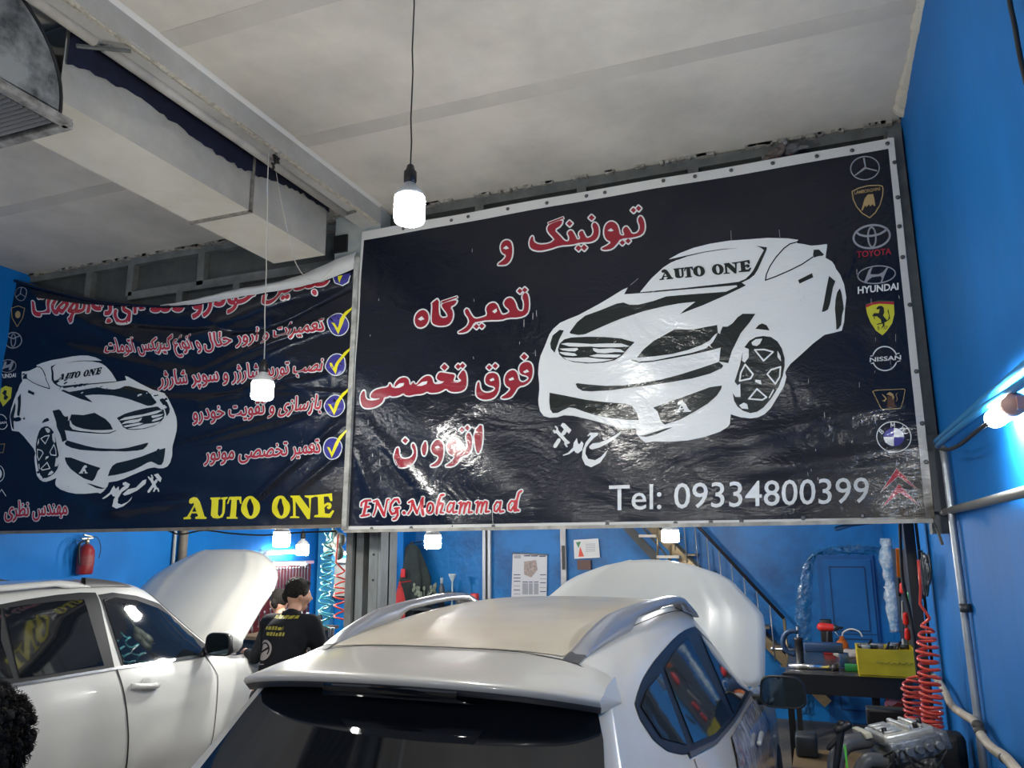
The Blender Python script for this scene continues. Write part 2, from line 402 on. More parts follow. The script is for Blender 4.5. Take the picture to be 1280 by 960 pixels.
LET.append([(1080,90),(1225,75),(1228,135),(1212,138),(1195,100),(1158,102),(1158,165),(1185,148),(1210,152),(1220,172),(1210,196),(1190,202),(1178,190),(1185,178),(1196,182),(1192,170),(1178,172),(1158,190),(1160,235),(1195,238),(1225,210),(1238,215),(1205,270),(1070,265),(1075,250),(1105,245),(1110,105),(1085,102)])
def auto_one(grow=0):
    a = Art(); h = Art()
    for p in LET:
        a.poly(p)
        if grow: a.stroke(p, grow, True)
    for c in ((562,187),(805,185)):
        N = 32; o_ = [(c[0]+(73+grow/2)*math.cos(2*PI*k/N), c[1]+(92+grow/2)*math.sin(2*PI*k/N)) for k in range(N)]; i_ = [(c[0]+(23-grow/3)*math.cos(2*PI*k/N), c[1]+(70-grow/2)*math.sin(2*PI*k/N)) for k in range(N)]
        for k in range(N): a.tris += [[o_[k], o_[(k+1)%N], i_[(k+1)%N]], [o_[k], i_[(k+1)%N], i_[k]]]
    for p in HOLE: h.poly(p)
    return a, h
def affine(src, dst):
    A = np.array([[x, y, 1] for x, y in src]); B = np.array(dst, float); C, *_ = np.linalg.lstsq(A, B, rcond=None)
    return lambda x, y: tuple(np.array([x, y, 1]) @ C)
SRC4 = [(42,283),(1238,268),(1225,75),(115,105)]
ta, th = auto_one(6)
fm = affine(SRC4, conv(Z2, [(368,497),(1275,395),(1258,290),(400,385)]))
TXT_K = ta.map(fm); TXT_H = th.map(fm)
fa = affine([(42,283),(222,280),(115,105)], conv(Z7, [(352,370),(512,358),(405,255)]))
W2.add(Art().poly([fa(*p) for p in LET[0]]).stroke([fa(*p) for p in LET[0]], .5, True)); K3 = Art().poly([fa(*p) for p in HOLE[0]])
# wrench, hammer and the small calligraphic word under the bumper
S_ = Art()
S_.stroke(conv(Z6, [(222,478),(322,590)]), 4.2).stroke(conv(Z6, [(188,470),(198,492),(222,478),(225,450),(208,430)]), 2.0).stroke(conv(Z6, [(340,590),(318,572),(300,600),(318,628)]), 2.2)
S_.stroke(conv(Z6, [(200,625),(240,565)]), 4.6).stroke(conv(Z6, [(285,500),(305,470)]), 4.6).poly(conv(Z6, [(258,420),(275,395),(298,398),(365,465),(340,502),(318,478),(295,462)]))
S_.poly(conv(Z6, [(275,715),(330,690),(380,640),(388,590),(418,545),(430,600),(445,605),(465,575),(485,600),(470,665),(430,697),(405,688),(392,668),(340,705),(285,720)]))
S_.poly(conv(Z6, [(522,520),(550,490),(632,495),(625,515),(590,540),(545,590),(510,640),(503,700),(530,752),(600,765),(660,730),(727,658),(700,720),(650,790),(560,835),(500,810),(468,740),(475,670),(505,590),(560,522),(545,515),(530,528)]))
S_.poly(conv(Z6, [(540,630),(575,597),(640,590),(720,560),(790,520),(850,478),(856,495),(800,545),(720,600),(640,640),(570,658),(545,650)]))

# ---- the large red words with their white outline (photo pixel outlines)
RED = Art(); RW = Art(); RWH = Art()
def word(zone, p, bw=3.5, sm=True):
    q = conv(zone, p)
    if sm: q = smooth(q, 1)
    RED.poly(q); RW.stroke(q, bw, True, 6); RW.poly(q)
def dots(zone, cs, s):
    for c in cs: word(zone, [(c[0]-s,c[1]+1),(c[0]-1,c[1]-s),(c[0]+s,c[1]-1),(c[0]+1,c[1]+s)], 3.4, False)
def holes(zone, ps):
    for p in ps:
        q = conv(zone, p); cx = sum(a[0] for a in q)/len(q); cy = sum(a[1] for a in q)/len(q); RWH.poly([(cx+(a[0]-cx)*1.25, cy+(a[1]-cy)*1.3) for a in q])
word(RA, [(118,490),(165,455),(182,425),(150,410),(140,370),(153,335),(185,322),(213,338),(222,390),(214,450),(186,487),(150,492)])
holes(RA, [[(162,380),(180,366),(195,380),(178,385)]])
word(RA, [(345,385),(333,350),(343,310),(360,298),(362,338),(400,358),(470,352),(500,330),(505,322),(460,275),(455,245),(475,222),(560,192),(550,232),(500,262),(540,300),(570,335),(598,340),(605,310),(588,280),(618,260),(642,300),(655,330),(680,322),(663,285),(690,262),(707,300),(722,322),(758,305),(768,270),(753,230),(770,208),(797,235),(802,290),(785,328),(745,347),(680,347),(620,362),(540,364),(470,387),(400,400)])
word(RA, [(462,214),(562,176),(566,186),(466,224)], 2.2, False)
dots(RA, [(605,220),(750,180),(665,385),(703,382)], 20)
word(RA, [(812,388),(850,370),(885,345),(845,325),(833,280),(845,225),(880,203),(917,220),(932,260),(938,297),(972,300),(955,258),(980,233),(1002,260),(1018,290),(1058,280),(1073,240),(1053,190),(1075,162),(1097,195),(1104,250),(1087,292),(1030,312),(942,320),(922,352),(890,388),(840,398)])
holes(RA, [[(862,268),(880,256),(895,268),(878,273)]])
dots(RA, [(1028,130),(1062,118),(955,347),(993,335)], 18)
word(RB, [(422,815),(428,770),(455,740),(487,733),(512,760),(517,800),(500,837),(470,854),(438,848)])
holes(RB, [[(450,797),(470,782),(485,797),(465,805)]])
word(RB, [(535,810),(540,700),(533,690),(582,652),(580,760),(600,790),(640,785),(640,762),(608,722),(598,700),(620,685),(703,664),(692,695),(655,715),(677,750),(672,802),(645,837),(590,844),(548,832)])
word(RB, [(600,676),(700,642),(705,650),(604,690)], 2.2, False)
word(RB, [(702,890),(750,862),(775,840),(787,800),(748,745),(770,718),(797,770),(822,795),(870,785),(907,770),(893,720),(925,688),(965,688),(987,740),(1002,770),(1040,762),(1060,742),(1013,700),(1030,663),(1065,653),(1092,680),(1107,735),(1130,747),(1150,740),(1155,690),(1138,650),(1160,618),(1182,640),(1187,720),(1172,767),(1120,787),(1040,787),(1000,802),(900,802),(850,812),(817,817),(792,862),(760,887)])
holes(RB, [[(942,745),(965,730),(968,745),(955,755)]])
dots(RB, [(1125,612),(1158,605),(832,845),(868,842)], 18)
RD=(445,450,8.5333)
word(RD, [(55,430),(62,370),(95,325),(107,345),(108,400),(130,430),(180,437),(240,427),(275,410),(215,418),(168,407),(170,368),(210,328),(280,306),(340,300),(365,280),(372,250),(388,270),(395,298),(430,300),(423,270),(450,225),(490,193),(540,188),(574,215),(580,264),(600,272),(622,234),(634,262),(660,267),(688,225),(740,178),(790,168),(822,195),(830,240),(850,262),(900,260),(942,246),(905,226),(868,205),(873,165),(900,133),(940,138),(1000,150),(1067,158),(1055,200),(1043,230),(1100,234),(1137,225),(1098,190),(1110,162),(1150,110),(1177,130),(1192,200),(1187,292),(1150,332),(1080,348),(1010,342),(970,305),(930,332),(880,352),(800,357),(770,337),(720,367),(640,372),(590,387),(545,382),(520,357),(470,387),(400,397),(375,382),(345,402),(310,402),(302,442),(260,482),(190,512),(110,517),(73,495)], 3.5)
holes(RD, [[(432,300),(480,260),(518,256),(514,278),(480,296)], [(672,275),(720,242),(763,237),(755,260),(715,276)], [(855,248),(890,230),(940,236),(910,252)], [(1030,240),(1100,236),(1130,228),(1095,243)]])
dots(RD, [(952,80)], 36); dots(RD, [(1100,74),(1147,66)], 29)
word(RC, [(833,335),(838,270),(855,248),(862,310),(900,332),(950,322),(967,290),(903,275),(893,240),(908,203),(950,193),(982,210),(992,270),(982,330),(950,367),(890,377),(848,362)])
holes(RC, [[(928,242),(948,232),(955,245),(935,250)]])
dots(RC, [(922,160),(962,150)], 18)
word(RC, [(998,362),(1040,335),(1070,300),(1030,280),(1023,230),(1045,188),(1085,173),(1110,200),(1119,250),(1150,262),(1187,235),(1175,215),(1130,205),(1118,175),(1128,138),(1165,118),(1200,130),(1212,180),(1202,240),(1165,277),(1115,287),(1090,332),(1065,362),(1020,370)])
holes(RC, [[(1150,188),(1172,176),(1182,188),(1160,196)], [(1056,238),(1078,228),(1085,240),(1062,247)]])
dots(RC, [(1152,88)], 22)
word(RC, [(822,590),(872,528),(880,600),(874,690),(852,742),(833,700)])
word(RC, [(620,818),(670,790),(702,750),(655,735),(638,690),(660,643),(690,633),(722,650),(737,700),(768,715),(785,682),(768,620),(785,588),(807,620),(810,690),(792,737),(735,752),(715,792),(680,818)])
holes(RC, [[(672,695),(690,684),(700,697),(680,700)]]); dots(RC, [(742,575),(778,562)], 18)
word(RC, [(518,818),(570,790),(592,750),(545,732),(533,690),(560,648),(590,638),(617,665),(620,730),(602,792),(572,818)])
holes(RC, [[(565,690),(583,682),(593,693),(573,698)]])
word(RC, [(470,690),(500,640),(508,700),(492,748),(476,740)])
word(RC, [(288,770),(298,700),(315,688),(322,750),(350,770),(400,760),(422,720),(400,680),(415,658),(434,700),(432,762),(400,807),(350,828),(308,817)])
dots(RC, [(360,645)], 20)
# ---- ENG.Mohammad in slanted strokes
EN = (440, 600, 5.818); ER = Art(); EW = Art()
def st_(pts, w=15):
    q = conv(EN, pts); ER.stroke(q, w/5.818, False, 8); EW.stroke(q, (w+17)/5.818, False, 8)
st_([(68,188),(72,165),(95,150),(142,148)]); st_([(108,152),(98,205),(84,258)], 20); st_([(95,200),(128,195)]); st_([(68,262),(100,258),(125,250)])
st_([(165,158),(188,150)]); st_([(188,152),(178,215),(158,258)], 13); st_([(188,152),(212,205),(237,258)], 21); st_([(237,258),(252,190),(262,145),(275,142)], 12)
st_([(350,165),(340,140),(315,142),(288,175),(280,220),(295,248),(320,240),(332,208)], 17); st_([(315,208),(350,203)]); st_([(335,208),(338,255),(322,282),(305,286)], 17)
st_([(384,238),(386,240)], 26)
st_([(420,165),(445,150)]); st_([(445,152),(438,215),(415,248)], 13); st_([(447,152),(462,200),(480,242)], 20); st_([(480,242),(502,180),(520,132),(530,130)], 12); st_([(520,135),(515,200),(525,252)], 21)
ER.ring((440+577/5.818, 600+205/5.818), 24/5.818, 38/5.818, 16/5.818, .25); EW.ring((440+577/5.818, 600+205/5.818), 24/5.818, 38/5.818, 33/5.818, .25)
st_([(672,108),(652,112),(640,150),(625,245)], 17); st_([(630,205),(655,168),(670,172),(664,205),(655,238),(675,240)], 15)
def let_a(dx, dy): st_([(745+dx,170+dy),(722+dx,165+dy),(702+dx,195+dy),(702+dx,230+dy),(718+dx,236+dy),(738+dx,205+dy)], 14); st_([(750+dx,165+dy),(740+dx,215+dy),(745+dx,238+dy),(768+dx,232+dy)], 16)
def let_m(dx, dy):
    st_([(785+dx,168+dy),(800+dx,160+dy),(796+dx,200+dy),(788+dx,242+dy)], 15); st_([(795+dx,205+dy),(818+dx,165+dy),(832+dx,168+dy),(826+dx,210+dy),(820+dx,240+dy)], 15)
    st_([(826+dx,205+dy),(850+dx,160+dy),(866+dx,165+dy),(860+dx,205+dy),(855+dx,236+dy),(880+dx,232+dy)], 15)
let_a(0, 0); let_m(0, 2); let_m(125, -3); let_a(342, -5); let_a(448, -12)
st_([(1242,82),(1225,95),(1210,150),(1202,215),(1222,222)], 17)
# ---- logos of the right banner
LW = Art(); LG = Art(); LR = Art(); LY = Art(); LB = Art(); LK = Art(); LGo = Art()
def lz(ox, oy, s): return lambda x, y: (ox+x/s, oy+y/s)
f = lz(1050,185,10.667)
c = f(332,277); LG.ring(c, 19/1.06, 14.6, 1.4, -.12)
LG.poly([c, f(305,140), f(330,140), f(347,268)]); LG.poly([f(185,378), f(205,378), f(345,285), f(325,262)]); LG.poly([f(325,262),f(345,285),f(490,322),f(495,305)])
LGo2 = LGo
q = [f(*p) for p in [(160,590),(250,545),(370,515),(500,508),(560,518),(572,560),(565,650),(530,770),(470,870),(395,935),(300,880),(220,790),(175,690)]]
LGo.stroke(q, 1.3, True)
LGo.poly([f(*p) for p in [(285,840),(310,740),(330,680),(370,630),(440,625),(455,680),(470,780),(455,785),(430,760),(400,790),(385,760),(350,800),(340,775),(325,790),(300,840)]])
f = lz(1055,270,9.412)
c = f(325,245); LG.ring(c, 22.8, 14.2, 2.5, -.12); LG.ring(f(328,250), 4.9, 12.2, 2.1, -.05)
LG.stroke([f(*p) for p in [(140,185),(180,220),(250,238),(330,235),(420,215),(480,180),(500,150)]], 2.6)
c = f(382,695); LG.ring(c, 23.6, 11, 1.5, -.1)
LG.poly([f(*p) for p in [(235,785),(290,640),(320,610),(335,612),(318,650),(310,690),(400,690),(455,665),(500,610),(520,605),(470,720),(445,790),(425,790),(445,735),(430,712),(330,725),(290,755),(260,790)]])
f = lz(1065,365,8.727)
LY.poly([f(*p) for p in [(148,165),(220,140),(300,130),(455,145),(460,250),(435,350),(380,430),(330,480),(260,430),(200,340),(165,250)]])
LR.poly([f(*p) for p in [(148,150),(220,122),(300,112),(455,115),(456,145),(300,135),(220,148),(152,180)]])
LGr = Art(); LGr.poly([f(*p) for p in [(148,138),(290,98),(455,106),(455,116),(300,112),(220,122),(148,150)]])
LK.poly([f(*p) for p in [(262,185),(290,160),(325,160),(345,180),(350,230),(335,265),(380,320),(395,300),(400,260),(385,220),(392,190),(402,240),(412,300),(385,325),(350,345),(352,380),(315,410),(335,370),(330,355),(270,368),(268,358),(320,345),(310,310),(270,275),(240,275),(250,305),(238,300),(230,270),(215,270),(240,238),(290,240),(300,195),(270,200)]])
LK.stroke([f(*p) for p in [(275,385),(292,385),(275,405),(290,420),(298,405),(278,395)]], .5); LK.stroke([f(*p) for p in [(360,385),(345,410),(365,412),(385,385),(360,382)]], .5)
c = f(355,732); LW.ring(c, 15.2, 15, 1.5, 0, 24, 200, 340); LW.ring(c, 15.2, 15, 1.5, 0, 24, 20, 160)
LW.stroke([f(202,705), f(228,700)], 1); LW.stroke([f(480,680), f(512,675)], 1); LW.stroke([f(208,785), f(238,782)], 1); LW.stroke([f(490,765), f(522,757)], 1)
f = lz(1070,475,9.6)
LGo.stroke([f(*p) for p in [(198,145),(225,132),(570,115),(585,125),(560,260),(528,350),(320,365),(295,350)]], .9, True)
LGo.poly([f(*p) for p in [(305,170),(350,210),(365,235),(340,268),(305,260),(350,240)]]); LGo.poly([f(*p) for p in [(360,180),(400,150),(440,175),(455,220),(440,250),(425,200)]])
LBr = Art(); LBr.poly([f(*p) for p in [(370,200),(430,190),(450,240),(460,310),(490,330),(440,345),(360,335),(375,280)]]); LGo.stroke([f(*p) for p in [(490,165),(475,185),(485,215),(490,240),(478,265)]], .6)
c = f(450,690); LW.ring(c, 21.3, 19, 1.1, .15); ci = c
LB.ell(c, 13, 11.6); 
for a0 in (270, 90): LW.ell(c, 12.6, 11.2, 0, 10, a0, a0+90)
f = lz(1060,570,10.108)
for p in ([(612,160),(885,435),(628,262),(405,465)], [(636,355),(905,632),(648,462),(420,662)]):
    LR.poly([f(*q) for q in p]); LW.stroke([f(*q) for q in p], .7, True, 4)

# ---- small mesh-text helper (built in font; Persian through its joined letter forms)
AR = {'ا':(0xFE8D,0),'ب':(0xFE8F,1),'پ':(0xFB56,1),'ت':(0xFE95,1),'ح':(0xFEA1,1),'خ':(0xFEA5,1),'د':(0xFEA9,0),'ر':(0xFEAD,0),'ز':(0xFEAF,0),'ژ':(0xFB8A,0),'س':(0xFEB1,1),'ش':(0xFEB5,1),
      'ص':(0xFEB9,1),'ظ':(0xFEC5,1),'ع':(0xFEC9,1),'ق':(0xFED5,1),'ک':(0xFB8E,1),'گ':(0xFB92,1),'ل':(0xFEDD,1),'م':(0xFEE1,1),'ن':(0xFEE5,1),'و':(0xFEED,0),'ه':(0xFEE9,1),'ی':(0xFBFC,1)}
def shape(s):
    out = []
    for i, ch in enumerate(s):
        if ch not in AR: out.append(ch); continue
        b, dual = AR[ch]
        prev = i > 0 and s[i-1] in AR and AR[s[i-1]][1]; nxt = i+1 < len(s) and s[i+1] in AR and dual
        out.append(chr(b + (3 if prev and nxt else 1 if prev else 2 if nxt else 0)))
    return ''.join(out[::-1])
def text_art(s, L, Rr, h, bold=0.0, clip=None, squash=1.0):
    """s fitted between photo pixels L and R on its baseline; h = pixel height of one font unit"""
    cu = bpy.data.curves.new('t', 'FONT'); cu.body = s; cu.offset = bold; cu.resolution_u = 3
    ob = bpy.data.objects.new('t', cu); COL.objects.link(ob); bpy.context.view_layer.update()
    me = bpy.data.meshes.new_from_object(ob); COL.objects.unlink(ob); bpy.data.objects.remove(ob); bpy.data.curves.remove(cu)
    bm = bmesh.new(); bm.from_mesh(me); bpy.data.meshes.remove(me); bmesh.ops.triangulate(bm, faces=bm.faces)
    xs = [v.co.x for v in bm.verts]; x0, x1 = min(xs), max(xs); a = Art()
    dx, dy = Rr[0]-L[0], Rr[1]-L[1]
    for fc in bm.faces:
        t = []
        for v in fc.verts:
            u = (v.co.x-x0)/(x1-x0); t.append((L[0]+dx*u, L[1]+dy*u - v.co.y*h))
        a.tris.append(t)
    bm.free(); return a
def glyphs(s, L, Rr, h, b, rim):
    """red letters and their white rim: the glyph outlines thickened by b and b+rim photo pixels"""
    a = text_art(s, L, Rr, h); E = {}
    for t in a.tris:
        for i in range(3):
            p, q = t[i], t[(i+1)%3]; k = tuple(sorted(((round(p[0],3),round(p[1],3)),(round(q[0],3),round(q[1],3))))); E[k] = E.get(k, 0)+1
    o = Art(); o.tris = list(a.tris); n = Art(); n.tris = list(a.tris)
    for (p, q), c in E.items():
        if c == 1: n.stroke([p, q], 2*b, False, 5); o.stroke([p, q], 2*(b+rim), False, 5)
    return n, o
TEL = text_art('Tel: 09334800399', (762, 638), (1086, 628), 45, .004)
LR.add(text_art('TOYOTA', (1071,322.5), (1114,318), 11, .012)); LW.add(text_art('HYUNDAI', (1072,368), (1123,362.5), 12, .03)); LW.add(text_art('NISSAN', (1087,453), (1126,450), 7.6, .02))
LGo.add(text_art('LAMBORGHINI', (1068,244), (1100,239), 6, .01))
BMWL = {'a': [[(-2,3),(-2,-3),(1,-3),(1.6,-1.6),(.6,0),(-2,0)],[(.6,0),(1.9,1.4),(1.2,3),(-2,3)]], 'b': [[(-2.6,3),(-2.4,-3),(0,1.4),(2.4,-3),(2.6,3)]], 'c': [[(-3,-3),(-1.6,3),(0,-1.6),(1.6,3),(3,-3)]]}
for ch, x, y, an in (('a', 1101.5, 540, -.8), ('b', 1115.5, 532.2, -.05), ('c', 1128.8, 536.5, .7)):
    ca, sa = math.cos(an), math.sin(an)
    for sk in BMWL[ch]: LW.stroke([(x+(X*ca-Y*sa)*.85, y+(X*sa+Y*ca)*.85) for X, Y in sk], .95)
SCR = Art()      # scratches and scuffs
for i in range(46):
    x = random.choice([1085, 1018, 1110, 1124, 1010, 660, 468, 580]) + random.uniform(-14, 14); y = random.uniform(300, 600); l = random.uniform(2, 9)
    SCR.stroke([(x, y), (x+random.uniform(-.3, .6), y+l)], random.uniform(.25, .6))
SCR.stroke([(806,372),(820,365)], .35).stroke([(789,358),(799,350)], .35).stroke([(914,290),(915,310)], .3).stroke([(974,288),(975,298)], .3).stroke([(617,640),(618,660)], .5)
for i in range(90):
    x = random.gauss(1150, 12); y = random.gauss(625, 22)
    if x < 1165 and y < 648: SCR.stroke([(x, y), (x+random.uniform(-.5, 1), y+random.uniform(1, 5))], random.uniform(.4, 1.1))

# ---- cloth
def cloth_mat(name, col, rough=.22, dirt=None, dirtc=(.085, .07, .045)):
    m = M(name, col, rough, spec=.22, coat=.5); m.node_tree.nodes['Principled BSDF'].inputs['Coat Roughness'].default_value = .13
    nt = m.node_tree; L = nt.links; b = nt.nodes['Principled BSDF']
    tc = nt.nodes.new('ShaderNodeTexCoord')
    def noise(sc, aniso, det, dist=0):
        mp = nt.nodes.new('ShaderNodeMapping'); mp.inputs['Scale'].default_value = aniso; L.new(tc.outputs['Object'], mp.inputs[0])
        n = nt.nodes.new('ShaderNodeTexNoise'); n.inputs['Scale'].default_value = sc; n.inputs['Detail'].default_value = det; n.inputs['Distortion'].default_value = dist
        L.new(mp.outputs[0], n.inputs['Vector']); return n
    a = noise(2.2, (1, 1, 1.6), 3, 1.2); c = noise(20, (1, 1, 1.8), 4, 1.6)
    bp = nt.nodes.new('ShaderNodeBump'); bp.inputs['Strength'].default_value = .6; bp.inputs['Distance'].default_value = .02; L.new(a.outputs['Fac'], bp.inputs['Height'])
    b2 = nt.nodes.new('ShaderNodeBump'); b2.inputs['Strength'].default_value = .42; b2.inputs['Distance'].default_value = .004; L.new(c.outputs['Fac'], b2.inputs['Height']); L.new(bp.outputs[0], b2.inputs['Normal'])
    L.new(b2.outputs[0], b.inputs['Normal']); L.new(b2.outputs[0], b.inputs['Coat Normal'])
    # dust film: a thin greyer, rougher layer in patches
    d = noise(1.4, (1, 1, 2.2), 7, .5); r = nt.nodes.new('ShaderNodeMapRange'); L.new(d.outputs['Fac'], r.inputs['Value'])
    r.inputs['From Min'].default_value = .35; r.inputs['From Max'].default_value = .75; r.inputs['To Max'].default_value = .022
    mx = nt.nodes.new('ShaderNodeMix'); mx.data_type = 'RGBA'; mx.inputs['A'].default_value = (*col, 1); mx.inputs['B'].default_value = (.20, .19, .17, 1)
    L.new(r.outputs[0], mx.inputs['Factor']); out = mx.outputs['Result']
    if dirt:
        # brown grime soaked in around the lower corner of the sheet
        sp = nt.nodes.new('ShaderNodeSeparateXYZ'); L.new(tc.outputs['Object'], sp.inputs[0])
        mz = nt.nodes.new('ShaderNodeMapRange'); L.new(sp.outputs['Z'], mz.inputs['Value']); mz.inputs['From Min'].default_value = dirt[1]; mz.inputs['From Max'].default_value = 0; mz.inputs['To Max'].default_value = 1
        mxx = nt.nodes.new('ShaderNodeMapRange'); L.new(sp.outputs['X'], mxx.inputs['Value']); mxx.inputs['From Min'].default_value = dirt[0]; mxx.inputs['From Max'].default_value = dirt[2]
        e = noise(6, (1, 1, 1), 8, .6); ml = nt.nodes.new('ShaderNodeMath'); ml.operation = 'MULTIPLY'; L.new(mz.outputs[0], ml.inputs[0]); L.new(mxx.outputs[0], ml.inputs[1])
        ad = nt.nodes.new('ShaderNodeMath'); ad.operation = 'MULTIPLY'; L.new(ml.outputs[0], ad.inputs[0]); L.new(e.outputs['Fac'], ad.inputs[1])
        sc_ = nt.nodes.new('ShaderNodeMath'); sc_.operation = 'MULTIPLY'; sc_.use_clamp = True; L.new(ad.outputs[0], sc_.inputs[0]); sc_.inputs[1].default_value = 1.6
        m2 = nt.nodes.new('ShaderNodeMix'); m2.data_type = 'RGBA'; L.new(sc_.outputs[0], m2.inputs['Factor']); L.new(out, m2.inputs['A']); m2.inputs['B'].default_value = (*dirtc, 1); out = m2.outputs['Result']
        rg = nt.nodes.new('ShaderNodeMapRange'); L.new(sc_.outputs[0], rg.inputs['Value']); rg.inputs['To Min'].default_value = rough; rg.inputs['To Max'].default_value = .75; L.new(rg.outputs[0], b.inputs['Roughness'])
        cw = nt.nodes.new('ShaderNodeMapRange'); L.new(sc_.outputs[0], cw.inputs['Value']); cw.inputs['To Min'].default_value = .5; cw.inputs['To Max'].default_value = .04; L.new(cw.outputs[0], b.inputs['Coat Weight'])
    L.new(out, b.inputs['Base Color'])
    return m
dR = (3.0, .45, 3.75)
c_navy = cloth_mat('banner navy vinyl', (.005, .007, .016), .20, dR); c_white = cloth_mat('banner white print', (.74, .77, .77), .25, dR)
c_dark = cloth_mat('banner charcoal print', (.012, .017, .017), .20, dR)
c_red = cloth_mat('banner red print', (.27, .016, .030), .25, dR); c_bred = cloth_mat('banner bright red print', (.50, .03, .04), .25)
c_grey = cloth_mat('banner silver print', (.30, .31, .34), .25); c_yel = cloth_mat('banner yellow print', (.62, .60, .04), .25)
c_yel2 = cloth_mat('banner lemon print', (.82, .74, .02), .25)
c_blue = cloth_mat('banner blue print', (.05, .045, .28), .25); c_gold = cloth_mat('banner gold print', (.42, .30, .13), .25); c_green = cloth_mat('banner green print', (.02, .10, .05), .25)
c_redl = cloth_mat('banner crimson print', (.46, .035, .055), .25)
c_brown = cloth_mat('banner brown print', (.10, .05, .03), .25)
c_hem = cloth_mat('banner white hem', (.62, .62, .60), .3, dR)

def gauss_ridges(ridges):
    """creases: straight ridge lines given by two photo pixels on the banner plane"""
    RR = []
    for (a, b, wd, h) in ridges:
        A = onY(*a, D); B = onY(*b, D); RR.append((A.x, A.z, B.x-A.x, B.z-A.z, wd, h))
    def fn(x, z):
        s = 0
        for ax, az, dx, dz, wd, h in RR:
            L2 = dx*dx+dz*dz; t = ((x-ax)*dx+(z-az)*dz)/L2; tc_ = min(1, max(0, t))
            ex = x-ax-dx*tc_; ez = z-az-dz*tc_; d2 = (ex*ex+ez*ez)/(wd*wd)
            if d2 < 12: s += h*math.exp(-d2)*(1-.6*abs(2*tc_-1)**2)
        return s
    return fn
ridR = gauss_ridges([((450,520),(575,665),.035,.014), ((462,540),(545,650),.02,-.008), ((445,560),(475,650),.03,.01), ((700,540),(860,470),.05,.004), ((880,560),(1150,500),.05,.012), ((930,590),(1160,560),.04,.012),
                     ((960,420),(1140,400),.05,.006), ((1000,600),(1165,600),.03,.008), ((820,240),(700,330),.06,.006), ((1060,200),(940,260),.06,.006), ((600,500),(760,520),.07,.006), ((780,560),(860,590),.03,-.006), ((870,250),(800,330),.04,.006)])
ridL = gauss_ridges([((25,365),(200,440),.06,.03), ((200,440),(435,350),.07,.04), ((60,430),(240,470),.05,.025), ((240,472),(436,395),.045,.03), ((120,400),(330,415),.04,-.03), ((330,415),(440,360),.03,-.02), ((30,470),(250,505),.05,.02),
                     ((250,505),(435,455),.035,.025), ((10,520),(200,560),.06,.015), ((220,560),(436,500),.04,.02), ((20,580),(160,640),.06,.016), ((300,640),(436,520),.03,.016), ((340,640),(436,560),.025,.014), ((120,640),(240,625),.05,.02), ((250,430),(420,400),.02,.014),
                     ((200,492),(420,486),.018,-.012), ((300,478),(430,492),.018,.012)])
def dispR(x, z): return .010*math.sin(x*2.3+z*1.1)*math.sin(z*2.0) + .004*math.sin(x*7+z*9) + ridR(x, z)
def dispL(x, z): return .016*math.sin(x*1.9+1+z*2.1) + .006*math.sin(x*3+z*13) + 1.45*ridL(x, z)
def drape_art(art, name, mat, parent, disp, layer, cell=.06, proj=None):
    proj = proj or (lambda x, y: onY(x, y, D))
    bm = bmesh.new(); cache = {}
    for t in art.tris:
        vs = []
        for p in t:
            k = (round(p[0], 3), round(p[1], 3))
            if k not in cache: q = proj(*p); cache[k] = bm.verts.new((q.x, 0, q.z))
            vs.append(cache[k])
        if len(set(vs)) < 3: continue
        try: bm.faces.new(vs)
        except ValueError: pass
    for ax, no in ((0, (1,0,0)), (2, (0,0,1))):
        cs = [v.co[ax] for v in bm.verts]; lo, hi = min(cs), max(cs); k = math.floor(lo/cell)+1
        while k*cell < hi:
            p = [0,0,0]; p[ax] = k*cell
            fs = [f_ for f_ in bm.faces if min(v.co[ax] for v in f_.verts) < k*cell-1e-6 and max(v.co[ax] for v in f_.verts) > k*cell+1e-6]
            if fs:
                g = set(fs)
                for f_ in fs: g.update(f_.edges); g.update(f_.verts)
                bmesh.ops.bisect_plane(bm, geom=list(g), plane_co=p, plane_no=no, dist=1e-6)
            k += 1
    for v in bm.verts: v.co.y = D - .012 - disp(v.co.x, v.co.z) - layer*.0019
    bm.normal_update()
    for f_ in bm.faces:
        if f_.normal.y > 0: f_.normal_flip()
        f_.smooth = True
    me = bpy.data.meshes.new(name); off = wl(parent); bmesh.ops.translate(bm, verts=bm.verts, vec=-off); bm.to_mesh(me); bm.free(); me.materials.append(mat)
    o = bpy.data.objects.new(name, me); COL.objects.link(o); o.parent = parent; return o

def drape_bins(art, name, mat, parent, disp, layer, axis, cuts, cell=.06):
    """one object per printed item: triangles sorted by their centre along a photo axis"""
    B = {}
    for t in art.tris:
        c = sum(p[axis] for p in t)/3; k = sum(c > q for q in cuts); B.setdefault(k, Art()).tris.append(t)
    return {k: drape_art(a, name, mat, parent, disp, layer, cell) for k, a in sorted(B.items())}
